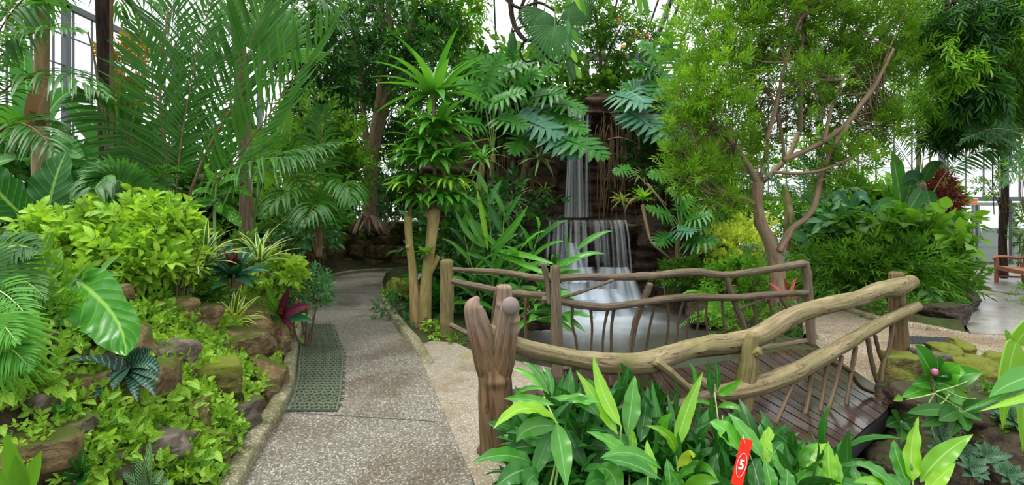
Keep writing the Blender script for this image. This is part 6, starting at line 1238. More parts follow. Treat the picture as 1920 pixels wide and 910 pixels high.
# overhanging vines, fan palm crown and citrus at the top
def topvine():
    r=thing('twisted_vine','twisted bare woody vine hanging at the top left of the waterfall','vine',P(960,-30,9.5))
    for pts,rad in [([(955,-20),(962,40),(985,75),(1005,70),(1030,80)],[.05,.045,.04,.03,.02]),([(990,-20),(975,30),(995,60),(1020,100),(1045,118),(1062,100)],[.03,.035,.03,.025,.02,.015]),([(950,0),(975,15),(1010,5),(1040,20)],[.03,.03,.025,.02]),([(985,75),(975,95),(985,115),(1010,112)],[.025,.02,.018,.012]),([(960,60),(985,50),(1010,65)],[.02,.02,.015])]: st(r,[P(c,r_,9.5+U(-.1,.1)) for c,r_ in pts],rad,'darkbark','branch',9)
topvine()
def hang_leaves():
    r=thing('hanging_vine','leafy vine with large oval leaves dangling in front of the fall top','vine',P(1065,-30,6.5)); st(r,[P(1068,-30,6.5),P(1066,40,6.5),P(1064,90,6.5),P(1066,130,6.5)],[.006,.004],'green')
    for (x,y,x2,y2,w_,m) in [(1064,12,1066,32,.07,'dark'),(1064,42,1066,66,.07,'blueg'),(1062,80,1068,106,.08,'blueg'),(1066,95,1082,118,.08,'bright'),(1066,112,1078,152,.09,'dark'),(1072,125,1090,148,.09,'bright'),(1066,120,1070,158,.09,'dark'),(1078,0,1092,22,.08,'bright'),(1072,-5,1060,12,.08,'bright'),(1085,-10,1098,30,.07,'bright'),(1072,60,1086,85,.07,'bright'),(1195,-10,1202,30,.08,'bright'),(1205,-10,1215,35,.08,'bright'),(1185,-15,1188,10,.06,'ficus')]:
        lf(r,P(x,y-6,6.5),P((x+x2)/2,(y+y2)/2-4,6.45),P(x2,y2,6.45),w_,m,p_oval,10,5,.25,.0,(U(-.4,.4),-1,.2))
hang_leaves()
r=thing('fan_palm','dark fan palm crown hanging at the top beside the twisted vine','palm',P(1045,-40,9.2))
for h,ax,R_,an in [((1040,50,9.1),(.0,0,-1),.75,1.5),((1020,20,9.3),(-.5,0,-1),.6,1.3),((1065,10,9.2),(.6,0,-.6),.5,1.3),((960,50,9.6),(0,0,-1),.55,.25)]:
    mb=MB(); fan(mb,P(1045,-60,9.2),P(*h),(.1,-1,.2),ax,R_,22,an,.05,.1); mb.build('fan_leaf',[LM['gingerdark'],SM['green']],r)
tree('citrus_tree','small round leaved tree with red and yellow fruit on top of the cliff','tree',[B([(1130,190),(1127,140),(1125,80),(1115,20)],[.06,.05,.04,.03],13.2),B([(1127,140),(1145,90),(1165,50)],[.04,.03,.02],13.2)],'grey',fblobs([(1115,40,13,.9,.7,.8,210,0),(1165,55,13,.8,.6,.6,160,0),(1125,100,13,.7,.5,.5,100,0),(1205,75,13,.45,.4,.4,70,0),(1090,10,13,.7,.5,.5,100,0)]),medspr,['mid'],sc=(.7,1.1))
fr=plain('red_fruit',(.6,.04,.02),.35); fy=plain('yellow_fruit',(.7,.4,.04),.35)
for i,(c,r_) in enumerate([(1213,68),(1160,38),(1180,75),(1195,62),(1168,88)]):
    mb=MB(); rock(mb,P(c,r_,12.6),(.09,.09,.09),900+i,0,0,.01,8,flat=2); o=mb.build('citrus_fruit',fr if i<3 else fy); tag(o,['red fruit at the right tip of the citrus tree','red fruit near the top of the citrus tree','red fruit low in the citrus tree','yellow fruit at the right of the citrus tree','yellow fruit at the lower edge of the citrus tree'][i],'fruit')
# pond side ferns and fill
def fern(label,c,fr,L=.07,mat='fern'):
    r=thing('fern',label,'fern',P(*c))
    for (m_,t) in fr:
        mb=MB(); frond(mb,P(*c),P(*m_),P(*t),L,.018,34,.06,.05,.4,(1.35,1.0),rad=.004,nrm=(0,-.7,.8),lens=lambda u:(1-u)**.7*(.5+.5*min(1,u*5)),jit=.04,nseg=2); mb.build('frond',[LM[mat],SM['green']],r)
fern('bright fern leaning over the pond behind the far railing',(1345,600,8.6),[((1340,570,8.4),(1275,612,8.2)),((1345,560,8.5),(1318,590,8.2)),((1350,565,8.5),(1330,615,8.1)),((1340,545,8.7),(1300,555,8.5)),((1350,560,8.7),(1390,575,8.5)),((1345,555,8.7),(1345,550,8.5))],.20)
fern('fern between the two far rails on the right bank',(1320,560,9.5),[((1305,540,9.4),(1275,556,9.3)),((1320,535,9.5),(1345,550,9.4)),((1315,540,9.5),(1330,530,9.3))],.16)
# ================================================================ RIGHT
D=8.6
tree('yew_pine_tree','large yew pine with spreading smooth brown branches and fine willowy leaves behind the bridge','tree',
 [B([(1462,612,8.6),(1460,560,8.6),(1456,500,8.6),(1444,455,8.6),(1428,420,8.6),(1420,380,8.6),(1421,345,8.6)],[.13,.12,.115,.105,.09,.085,.10]),
  B([(1421,345,8.6),(1400,305,8.5),(1372,265,8.4),(1342,235,8.3),(1310,200,8.2)],[.06,.045,.035,.028,.018],D),
  B([(1421,345),(1432,310),(1438,262),(1428,215),(1405,185),(1375,145)],[.075,.06,.055,.045,.035,.02]),
  B([(1425,345),(1455,318),(1480,290),(1497,250),(1515,200),(1545,150),(1572,100)],[.085,.075,.065,.055,.05,.035,.02]),
  B([(1470,300),(1505,285),(1545,265),(1585,235),(1615,195),(1640,160),(1675,92)],[.05,.045,.045,.04,.04,.035,.02],8.4),
  B([(1418,385,8.6),(1395,372,8.5),(1360,362,8.3),(1330,340,8.2),(1312,315,8.1)],[.035,.03,.028,.022,.015]),
  B([(1462,470,8.5),(1482,432,8.5),(1510,410,8.4),(1527,385,8.4),(1540,335,8.4),(1560,280,8.3),(1590,235,8.3)],[.065,.05,.045,.045,.04,.035,.028]),
  B([(1450,323),(1500,325),(1545,318),(1600,295)],[.028,.026,.022,.014],8.2),
  B([(1500,245),(1502,150),(1505,60),(1512,-20)],[.04,.03,.025,.018],8.8),B([(1438,262),(1455,200),(1470,130),(1490,60),(1520,0)],[.035,.03,.025,.02,.015],8.3),
  B([(1545,265),(1560,200),(1590,130)],[.03,.025,.015],8.2),B([(1470,300),(1465,250),(1445,180),(1400,130),(1370,80)],[.03,.028,.022,.018,.012],8.9)],
 'podo',fblobs([(1310,60,8.5,.55,.6,.55,150,1),(1345,130,8.3,.60,.6,.50,200,1),(1300,180,8.1,.45,.5,.40,140,1),(1350,210,8.2,.55,.5,.35,170,1),(1285,240,8.2,.30,.4,.25,80,1),(1400,60,8.5,.65,.6,.55,230,0),(1400,150,9.3,.6,.5,.45,140,0),(1480,30,8.5,.75,.6,.5,280,0),(1480,120,9.6,.7,.5,.5,200,0),(1560,50,9.0,.65,.6,.55,260,0),(1590,120,8.9,.6,.6,.5,230,0),(1640,70,9.2,.55,.6,.55,200,0),(1650,150,9.2,.50,.6,.5,180,0),(1680,110,9.3,.35,.5,.5,110,0),(1625,220,9.0,.45,.5,.4,130,0),(1560,210,9.1,.55,.5,.45,150,0),(1660,240,8.6,.35,.4,.35,110,0),(1600,300,8.3,.40,.4,.25,100,0),(1500,200,9.3,.5,.4,.4,110,0),(1420,250,9.3,.45,.4,.4,110,0),(1290,330,8.1,.32,.4,.20,90,1),(1330,315,8.2,.35,.4,.20,90,1),(1350,380,8.3,.30,.4,.18,70,1),(1270,290,8.2,.25,.3,.15,45,1),(1540,320,8.6,.25,.3,.25,40,0),(1360,20,9,.6,.5,.4,150,1),(1450,-20,8.5,.8,.6,.3,180,0),(1600,-10,8.5,.7,.6,.35,180,0),(1660,20,8.8,.5,.5,.4,120,0),(1370,290,9.0,.5,.4,.3,110,1),(1530,150,8.1,.4,.4,.35,100,0)]),podospr,['olive','olive2'],up=.5,sc=(.75,1.15),shell=.25,twigs=3,dens=.8)
# pale peeling trunk
r=thing('peeling_stump','pale orange peeling broken trunk behind the yew pine','trunk',P(1475,440,12)); st(r,[P(1486,470,12),P(1482,420,12),P(1477,380,12),P(1470,345,12)],[.12,.12,.09,.03],'peel','trunk',12); st(r,[P(1478,450,11.9),P(1474,420,11.9),P(1476,400,11.9)],[.05,.05,.01],'tan','bark',9)
# bamboo bed
bush('willowy_bush','large willowy leaved bush left part of the island bed behind the end post','bush',P(1610,520,9.9),(.82,.7,.60),470,bamspr,'bamboo',ns=22,sc=(1.2,1.8),droop=.4,shell=.45)
bush('willowy_bush','dense willowy bush in the middle of the island bed above the boulder','bush',P(1695,518,9.7),(.72,.7,.58),440,bamspr,'bamboo',ns=22,sc=(1.2,1.8),droop=.4,shell=.45)
bush('willowy_bush','darker leafy bush at the right end of the island bed by the paving','bush',P(1745,512,10.3),(.46,.6,.56),300,medspr,'mid',ns=18,sc=(1.0,1.6),shell=.4)
bush('willowy_bush','low willowy leaves spilling over the kerb right of the end post','bush',P(1690,590,8.5),(.55,.3,.22),140,bamspr,'bamboo',ns=8,sc=(.6,1.0),droop=.6)
bush('willowy_bush','low dark willowy leaves at the left foot of the island bed','bush',P(1570,545,9.9),(.4,.4,.35),150,bamspr,'mid',ns=8,sc=(.7,1.1),droop=.5)
bush('round_leaf_bush','round light leaved plants topping the island bed before the doors','bush',P(1725,450,10.2),(.56,.6,.20),120,roundspr,'bright',base=P(1750,520,10.2),ns=22,sc=(1.2,1.9),up=.8)
bush('round_leaf_bush','round grey-green leaved plants on the island bed left of the banana','bush',P(1650,455,10.4),(.6,.6,.20),90,roundspr,'mid',base=P(1660,520,10.4),ns=16,sc=(1.2,2.0),up=.8)
bush('round_leaf_bush','pale round leaved plants behind the willowy bush near the peeling trunk','bush',P(1585,445,11.2),(.65,.6,.32),90,roundspr,'blueg',ns=14,sc=(1.3,2.2),up=.6)
r=thing('arum_leaf','single light round leaf reaching over the paving beside the doors','leaf',P(1830,485,9.9)); lf(r,P(1815,472,9.9),P(1832,470,9.85),P(1850,488,9.8),.26,'bright',p_heart,12,7,.2,.02,(0,-1,.4)); st(r,[P(1790,520,10),P(1800,480,9.95),P(1815,472,9.9)],[.008,.005],'pale')
fern('blue-green fern above the dark boulder in the island bed',(1745,560,8.8),[((1735,535,8.6),(1720,560,8.5)),((1745,530,8.7),(1765,555,8.5)),((1750,535,8.8),(1735,575,8.4)),((1745,540,8.7),(1775,575,8.4))],.12,'blueg')
# yellow-green shrubs under the yew pine
bush('golden_shrub','glowing yellow-green shrub under the left of the yew pine','bush',P(1375,462,10.6),(.62,.5,.42),300,medspr,'yellowgreen',ns=14,sc=(.5,.8),up=.7)
bush('golden_shrub','upper yellow-green shrub behind the yew pine trunk','bush',P(1400,432,11.4),(.55,.5,.28),150,medspr,'yellowgreen',ns=10,sc=(.5,.8),up=.7)
bush('low_shrub','bright green low shrub behind the far railing under the yew pine','bush',P(1400,520,9.6),(.8,.5,.35),230,medspr,'bright',ns=12,sc=(.5,.9))
bush('low_shrub','mid green plants on the right bank of the pond','bush',P(1320,520,10.8),(.9,.5,.4),220,medspr,'mid',ns=12,sc=(.6,1.1))
bush('low_shrub','green plants between the pond and the right end of the far railing','bush',P(1410,610,7.9),(.7,.4,.3),190,medspr,'mid',ns=12,sc=(.4,.8))
bush('low_shrub','dark little leaved plants at the foot of the right far post','bush',P(1470,640,7.2),(.42,.2,.16),90,medspr,'dark',ns=8,sc=(.35,.6))
bush('low_shrub','small leaved shrub left of the willowy bush','bush',P(1520,500,11.0),(.55,.5,.6),200,medspr,'mid',ns=10,sc=(.5,.9))
bush('low_shrub','dark blue leaved low plant between the yew pine and the willowy bush','bush',P(1530,455,12.0),(.4,.3,.25),80,medspr,'dark',ns=8,sc=(.7,1.0))
rosplant('blue_cycad','blue-green feathery rosette in front of the golden shrub','plant',P(1402,480,9.9),24,.34,.02,'palmblue',e0=(1.5,.6),droop=.5)
rosplant('broad_rosette','broad green leaved rosette below the golden shrub','plant',P(1385,500,9.6),16,.4,.09,'ginger',e0=(1.2,.1),droop=.9,prof=p_lance)
def pinkp():
    c=P(1478,560,8.0); r=thing('pink_leaf_plant','small plant with one bright pink leaf at the foot of the yew pine','plant',c)
    for (x,y,w_,m) in [(1494,520,.05,'pink'),(1440,530,.05,'pink'),(1500,560,.05,'maroon'),(1425,560,.06,'maroon'),(1450,580,.05,'dark'),(1500,590,.05,'dark'),(1470,520,.05,'maroon')]: lf(r,c,P((x+1478)/2,(y+560)/2-6,8),P(x,y,7.95),w_,m,p_lance,9,5,.25)
    st(r,[P(1478,600,8),c],.01,'reddish')
pinkp()
# small palm and shrubs beyond the yew pine
palm('feather_palm','small dark trunk palm behind the yew pine branches',P(1385,420,14),[(P(1385,360,14),P(1350,290,13.8),P(1310,330,13.4),.5,.05,28,dict(droop=1.0)),(P(1385,360,14),P(1420,300,13.8),P(1460,350,13.4),.5,.05,28,dict(droop=1.0)),(P(1385,360,14),P(1370,280,14.3),P(1360,260,14.6),.5,.05,26,dict(droop=1.0)),(P(1385,360,14),P(1400,280,13.5),P(1430,310,13),.5,.05,26,dict(droop=1.0)),(P(1385,360,14),P(1340,300,13.5),P(1330,370,13),.5,.05,26,dict(droop=1.0))],[([P(1385,440,14),P(1385,400,14),P(1385,358,14)],[.18,.16,.15])],mats=('palmblue','cane'),tm='darkbark')
palm('feather_palm','blue-green feather palm between the yew pine and the bananas',P(1530,440,12.5),[(P(1530,400,12.5),P(1500,340,12),P(1440,350,11.6),.5,.04,34,dict(droop=1.0)),(P(1530,400,12.5),P(1570,340,12.4),P(1620,360,12),.5,.04,34,dict(droop=1.0)),(P(1530,400,12.5),P(1520,320,12.8),P(1500,290,13),.5,.04,30,dict(droop=.8)),(P(1530,400,12.5),P(1545,320,12.2),P(1580,290,12),.5,.04,30,dict(droop=.8))],[([P(1530,470,12.5),P(1530,400,12.5)],[.1,.09])],mats=('palmblue','cane'))
for c,r_,d,rx,rz,n,mt,tp,lb in [(1340,400,14.5,1.4,.8,230,'mid',medspr,'distant bush behind the small dark palm'),(1450,410,15.5,1.6,.6,220,'bright',medspr,'distant bright bush beyond the peeling trunk'),(1590,400,15.5,1.4,.7,210,'mid',bigspr,'distant bush behind the pale round leaves'),(1700,400,15.0,1.3,.6,210,'mid',bigspr,'distant bush behind the banana stems'),(1420,320,15.8,1.6,1.2,180,'mid',medspr,'distant airy shrub seen through the yew pine'),(1560,300,15.8,1.5,.9,120,'bright',medspr,'distant pale shrub seen through the yew pine branches')]:
    bush('distant_bush',lb,'bush',P(c,r_,d),(rx,.7,rz),n,tp,mt,ns=8,sc=(.9,1.5),shell=.3)
banana('banana like plant with broad blue-green paddles behind the island bed',P(1690,440,11.8),[((1690,390,11.8),(1682,330,11.7),(1672,282,11.6),.40,(.2,-1,.2)),((1695,390,11.8),(1705,350,11.6),(1722,308,11.5),.36,(.3,-1,.2),'ear'),((1690,390,11.8),(1660,370,11.5),(1640,400,11.2),.28),((1695,390,11.8),(1715,380,11.5),(1725,430,11.2),.25),((1690,400,11.8),(1660,400,11.5),(1650,440,11.1),.25),((1690,380,11.8),(1710,340,11.9),(1735,330,12),.3,(0,-1,.3),'dark')])
banana('banana plant with a thick grey stem and dark folded leaf near the red shrub',P(1735,440,11.3),[((1730,350,11.3),(1740,300,11.2),(1770,306,11),.26,(-.3,-.8,-.6),'dark'),((1728,350,11.3),(1712,320,11.2),(1690,350,11),.34,(0,-1,.2),'gingerdark'),((1732,350,11.3),(1720,370,11.1),(1700,400,10.9),.3,(0,-1,.3)),((1735,350,11.3),(1745,380,11.1),(1750,420,10.9),.3,(0,-1,.3))],stemr=.13,stem='grey')
banana('taro plant with large pale leaves left of the bananas',P(1595,440,11.8),[((1590,400,11.8),(1575,345,11.7),(1560,380,11.4),.22,(0,-1,.3),'splitpale'),((1595,400,11.8),(1605,345,11.7),(1632,385,11.5),.22,(0,-1,.3),'splitpale'),((1590,410,11.8),(1540,400,11.5),(1525,430,11.3),.34,(0,-.8,.8),'blueg'),((1590,410,11.8),(1620,400,11.5),(1650,420,11.2),.34,(0,-.8,.8),'blueg')],'mid')
bush('red_dracaena','reddish brown leaved shrub before the glass wall left of the doors','bush',P(1768,368,12.8),(.24,.25,.55),150,[sprig(needle(.2,.03),.2,14,1.2,.3,s) for s in (31,32)],'maroon',stem='reddish',base=P(1768,470,12.8),ns=8)
palm('date_palm','tall feather palm with long pale rising stalks in front of the glass wall',P(1735,450,11.9),[
 (P(1728,340,11.8),P(1735,200,11.6),P(1760,110,11.5),.55,.03,34,dict(start=.3,nrm=NV,droop=.3)),(P(1726,340,11.8),P(1705,220,11.6),P(1690,90,11.3),.55,.03,34,dict(start=.3,nrm=NV,droop=.3)),(P(1732,340,11.8),P(1760,220,11.4),P(1830,150,11.2),.55,.03,34,dict(start=.35,nrm=NV,droop=.4)),(P(1724,340,11.8),P(1680,260,11.6),P(1640,220,11.3),.5,.03,34,dict(start=.3,nrm=NV,droop=.4)),(P(1730,340,11.9),P(1715,180,12),P(1730,60,12.2),.5,.03,34,dict(start=.35,nrm=NV,droop=.3)),(P(1740,380,11.5),P(1800,250,11),P(1890,290,10.4),.5,.03,36,dict(start=.3,nrm=NV,droop=.6,mt='palmblue'))],
 [([P(1735,450,11.9),P(1730,395,11.9),P(1728,345,11.9)],[.12,.1,.08])],mats=('palm','pale'),tm='grey')
palm('arching_palm','blue-green feather palm arching down from the right by the trunk at the doors',P(1960,420,9.5),[
 (P(1990,330,9.2),P(1900,190,9.0),P(1800,270,8.9),.40,.020,60,dict(start=.15,nrm=(0,-.6,.8),droop=.3)),(P(1800,262,9.1),P(1905,220,9.2),P(1898,320,9.1),.40,.02,46,dict(start=.1,nrm=(0,-.8,.6),droop=.3)),(P(1990,300,9.4),P(1930,200,9.3),P(1850,270,9.2),.4,.02,50,dict(start=.15,nrm=(0,-.6,.8),droop=.4)),(P(1990,320,9.2),P(1940,240,9),P(1880,350,8.8),.35,.02,44,dict(start=.15,nrm=(0,-.6,.8),droop=.5))],mats=('palmblue','pale'))
r=thing('vine_covered_tree','dark vine covered trunk in front of the double doors','trunk',P(1882,500,13.5)); st(r,[P(1882,520,13.6),P(1880,450,13.6),P(1884,380,13.6),P(1882,280,13.6),P(1870,200,13.6),P(1850,150,13.6)],[.10,.09,.085,.08,.07,.06],'darkbark','trunk',12)
for i in range(4): st(r,[P(1862+8*i,250,13.3),P(1866+7*i+U(-5,5),340,13.3),P(1864+9*i,430+U(-30,20),13.3)],[.02,.015,.01],'darkbark','vine',6)
r=thing('curved_vine','twisted pale brown vine stem curling below the hanging foliage','vine',P(1805,150,10)); st(r,[P(1806,150,10),P(1800,185,10),P(1815,215,10),P(1840,240,10),P(1860,262,10)],[.035,.045,.045,.04,.03],'root','stem',9)
# hanging willowy tree top right
tree('weeping_fig_tree','willowy dark foliage of a weeping fig hanging from the top right','tree',[B([(1900,-60),(1870,0),(1830,60),(1810,150)],[.12,.09,.06,.03],9),B([(1870,0),(1820,-10),(1770,10)],[.06,.05,.03],9),B([(1990,120),(1930,60),(1880,20)],[.08,.06,.04],9)],'darkbark',
 fblobs([(1800,20,9,.55,.5,.40,170,0),(1815,80,9,.40,.4,.40,150,0),(1820,135,9,.32,.35,.35,120,0),(1790,110,8.8,.30,.3,.45,80,1),(1840,170,9,.30,.3,.30,80,0),(1870,10,9,.5,.4,.30,130,0),(1905,30,9,.4,.4,.5,130,1),(1765,50,9.3,.35,.4,.5,80,1),(1910,100,9.5,.4,.4,.45,120,2),(1880,140,10,.5,.5,.5,150,2),(1920,180,9.6,.4,.4,.4,110,2),(1870,210,10.5,.6,.4,.4,120,2),(1760,170,10.5,.6,.4,.4,110,1),(1800,210,10.8,.7,.4,.35,130,0),(1780,240,11,.5,.3,.2,70,0),(1740,10,9.5,.4,.4,.4,60,2)]),willow,['ficus','bright','mid'],droop=1.3,up=-.4,sc=(.7,1.2))
bush('climbing_bush','leafy climber on the right of the doors beside the bench','bush',P(1950,420,13.0),(.4,.5,.8),170,medspr,'mid',base=P(1912,510,13.0),ns=12,sc=(.7,1.1))
bush('climbing_bush','bright leafy climber above the right edge over the arching palm','bush',P(1925,250,12.5),(.6,.5,1.0),200,medspr,'bright',base=P(1940,450,12.5),ns=12,sc=(.8,1.2))
bush('climbing_bush','vine foliage around the dark trunk above the exit sign','bush',P(1860,350,13.2),(.28,.3,.25),30,medspr,'mid',base=P(1880,400,13.4),ns=8,sc=(.6,1.0))
bush('climbing_bush','small bush at the near end of the bench','bush',P(1935,560,10.0),(.2,.2,.22),40,medspr,'bright',ns=8,sc=(.6,.9))
# far top foliage strip
tree('airy_tree','thin leaved airy tree between the yew pine and the top right foliage','tree',[B([(1720,420),(1722,250),(1715,100),(1700,-30)],[.05,.04,.03,.02],13)],'grey',fblobs([(1700,30,13,.8,.5,.6,70,0),(1740,90,13,.5,.5,.6,50,0),(1690,180,13.2,.5,.4,.5,50,0)]),medspr,['bright'],sc=(.7,1.0))
# ================================================================ FOREGROUND RIGHT
def broad(label,base,leaves,stalks=(),mats=None):
    r=thing('broad_leaf_plant',label,'plant',P(*base)); b=P(*base)
    for s in stalks: st(r,[P(*p) for p in s],[.006,.005,.004],'pale')
    for l in leaves:
        p0,p1,p2,w_,m=l[:5]; w_*=.9; nr=l[5] if len(l)>5 else (0,-1,.55)
        lf(r,P(*p0),P(*p1),P(*p2),w_,m,p_lance,18,7,.22,.06,nr,stalk=.03)
    return r
d=2.7
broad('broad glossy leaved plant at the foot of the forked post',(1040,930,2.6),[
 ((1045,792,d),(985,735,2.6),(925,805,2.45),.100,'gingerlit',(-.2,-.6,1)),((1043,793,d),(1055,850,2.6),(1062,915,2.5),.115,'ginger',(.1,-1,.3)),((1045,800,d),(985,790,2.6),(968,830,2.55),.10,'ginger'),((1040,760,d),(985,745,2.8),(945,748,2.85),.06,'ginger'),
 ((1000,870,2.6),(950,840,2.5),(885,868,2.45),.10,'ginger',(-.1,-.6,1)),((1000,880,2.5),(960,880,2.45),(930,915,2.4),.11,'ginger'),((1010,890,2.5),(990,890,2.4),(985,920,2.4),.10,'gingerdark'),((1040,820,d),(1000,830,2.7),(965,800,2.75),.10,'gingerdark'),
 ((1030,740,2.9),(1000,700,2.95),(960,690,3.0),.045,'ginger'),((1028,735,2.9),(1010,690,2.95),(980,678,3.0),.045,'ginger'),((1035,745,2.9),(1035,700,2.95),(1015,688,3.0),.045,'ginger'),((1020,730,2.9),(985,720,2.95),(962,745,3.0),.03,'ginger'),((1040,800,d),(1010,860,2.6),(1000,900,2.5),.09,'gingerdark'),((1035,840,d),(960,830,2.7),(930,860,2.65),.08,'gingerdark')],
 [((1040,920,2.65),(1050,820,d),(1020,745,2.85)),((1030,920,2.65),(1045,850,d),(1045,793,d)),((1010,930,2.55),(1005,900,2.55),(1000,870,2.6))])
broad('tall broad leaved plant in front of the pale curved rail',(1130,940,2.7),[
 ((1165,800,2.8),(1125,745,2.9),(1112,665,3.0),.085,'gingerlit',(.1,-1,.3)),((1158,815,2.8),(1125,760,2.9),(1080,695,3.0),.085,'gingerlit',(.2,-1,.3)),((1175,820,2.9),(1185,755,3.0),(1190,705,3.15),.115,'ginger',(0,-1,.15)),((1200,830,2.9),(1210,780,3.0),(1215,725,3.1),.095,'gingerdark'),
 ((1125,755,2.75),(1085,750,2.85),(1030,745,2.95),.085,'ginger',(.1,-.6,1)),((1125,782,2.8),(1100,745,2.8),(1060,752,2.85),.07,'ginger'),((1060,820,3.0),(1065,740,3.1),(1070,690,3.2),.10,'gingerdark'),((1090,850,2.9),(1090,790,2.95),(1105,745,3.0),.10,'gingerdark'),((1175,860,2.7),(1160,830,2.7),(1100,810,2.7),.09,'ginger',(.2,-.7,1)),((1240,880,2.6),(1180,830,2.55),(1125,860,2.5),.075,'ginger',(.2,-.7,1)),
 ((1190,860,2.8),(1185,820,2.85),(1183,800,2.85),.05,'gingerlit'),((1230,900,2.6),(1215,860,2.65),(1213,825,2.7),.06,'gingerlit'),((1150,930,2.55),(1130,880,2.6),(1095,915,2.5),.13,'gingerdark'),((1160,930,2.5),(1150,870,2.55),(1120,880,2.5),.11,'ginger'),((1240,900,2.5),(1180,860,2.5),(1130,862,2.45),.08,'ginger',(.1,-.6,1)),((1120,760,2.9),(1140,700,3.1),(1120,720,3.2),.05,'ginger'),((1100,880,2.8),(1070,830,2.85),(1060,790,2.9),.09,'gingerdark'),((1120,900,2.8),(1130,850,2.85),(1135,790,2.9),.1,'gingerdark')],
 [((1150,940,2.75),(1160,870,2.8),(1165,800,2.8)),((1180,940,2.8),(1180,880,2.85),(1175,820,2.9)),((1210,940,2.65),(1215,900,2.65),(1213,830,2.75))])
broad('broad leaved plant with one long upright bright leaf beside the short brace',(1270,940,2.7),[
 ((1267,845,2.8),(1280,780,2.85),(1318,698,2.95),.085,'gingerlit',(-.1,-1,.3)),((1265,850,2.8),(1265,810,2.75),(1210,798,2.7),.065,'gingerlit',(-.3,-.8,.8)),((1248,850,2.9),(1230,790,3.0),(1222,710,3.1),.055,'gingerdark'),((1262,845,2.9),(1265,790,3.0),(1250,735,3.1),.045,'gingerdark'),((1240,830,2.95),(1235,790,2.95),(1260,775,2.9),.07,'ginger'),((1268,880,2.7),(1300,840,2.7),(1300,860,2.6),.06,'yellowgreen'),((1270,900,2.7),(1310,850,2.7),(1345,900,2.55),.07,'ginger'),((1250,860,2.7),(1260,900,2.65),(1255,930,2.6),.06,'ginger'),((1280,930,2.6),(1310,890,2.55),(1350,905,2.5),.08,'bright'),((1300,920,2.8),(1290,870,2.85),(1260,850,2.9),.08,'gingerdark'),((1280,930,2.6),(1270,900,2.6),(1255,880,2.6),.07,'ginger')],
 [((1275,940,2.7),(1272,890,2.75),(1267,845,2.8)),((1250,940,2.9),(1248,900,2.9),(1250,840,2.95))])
broad('bamboo like leafy stalks crossing the lower rail at the middle post',(1340,930,3.2),[
 ((1345,735,3.4),(1348,700,3.4),(1340,670,3.4),.04,'ginger'),((1335,745,3.4),(1330,710,3.4),(1328,675,3.4),.055,'gingerdark'),((1345,740,3.4),(1365,735,3.35),(1392,710,3.3),.06,'ginger'),((1345,765,3.4),(1315,745,3.35),(1295,758,3.3),.03,'ginger'),((1345,765,3.4),(1370,750,3.35),(1405,780,3.3),.045,'ginger'),((1345,780,3.3),(1320,790,3.25),(1300,775,3.2),.03,'ginger'),((1350,790,3.3),(1390,775,3.25),(1405,785,3.2),.04,'ginger'),((1350,830,3.2),(1330,790,3.2),(1335,735,3.2),.05,'gingerdark'),((1355,840,3.1),(1345,800,3.1),(1370,780,3.1),.06,'ginger'),((1300,740,3.3),(1310,700,3.3),(1292,680,3.3),.035,'ginger')],
 [((1345,930,3.2),(1350,830,3.25),(1340,735,3.4)),((1320,900,3.2),(1345,850,3.25),(1355,780,3.3))])
broad('broad dark leaves behind the red tag',(1400,940,2.7),[
 ((1390,850,2.75),(1365,800,2.8),(1330,792,2.85),.13,'ginger',(.2,-.8,.8)),((1430,860,2.7),(1400,810,2.75),(1365,775,2.85),.09,'ginger',(.2,-1,.5)),((1435,872,2.7),(1433,840,2.75),(1436,805,2.8),.085,'gingerlit',(0,-1,.1)),((1440,882,2.7),(1450,840,2.75),(1470,830,2.8),.09,'ginger'),((1420,930,2.5),(1410,880,2.55),(1425,860,2.6),.09,'gingerdark'),((1450,930,2.5),(1440,890,2.55),(1435,862,2.6),.08,'ginger'),((1470,930,2.4),(1480,900,2.4),(1475,880,2.45),.08,'ginger'),((1340,930,2.6),(1330,880,2.65),(1345,850,2.7),.08,'gingerdark'),((1390,930,2.8),(1350,900,2.8),(1330,850,2.85),.1,'gingerdark')],
 [((1438,940,2.6),(1436,900,2.65),(1435,872,2.7))])
broad('bright broad leaved plant under the slanting balusters',(1500,940,2.7),[
 ((1490,890,2.8),(1500,850,2.8),(1535,830,2.85),.07,'ginger'),((1500,880,2.8),(1515,850,2.8),(1550,832,2.85),.08,'gingerlit',(-.3,-.8,.8)),((1558,910,2.5),(1552,870,2.55),(1553,828,2.6),.085,'gingerlit',(0,-1,.1)),((1572,920,2.5),(1570,880,2.55),(1568,850,2.6),.05,'gingerlit'),((1505,930,2.6),(1470,880,2.65),(1440,845,2.7),.08,'ginger'),((1520,930,2.6),(1540,880,2.65),(1545,860,2.7),.09,'ginger'),((1440,830,2.8),(1445,810,2.85),(1442,800,2.9),.05,'gingerlit'),((1480,930,2.6),(1500,890,2.6),(1530,880,2.6),.07,'ginger'),((1500,930,2.7),(1455,900,2.75),(1420,900,2.8),.08,'gingerdark'),((1600,930,2.6),(1570,890,2.6),(1540,900,2.55),.06,'ginger')],
 [((1500,940,2.7),(1495,910,2.75),(1500,880,2.8)),((1558,940,2.5),(1558,925,2.5),(1558,910,2.5))])
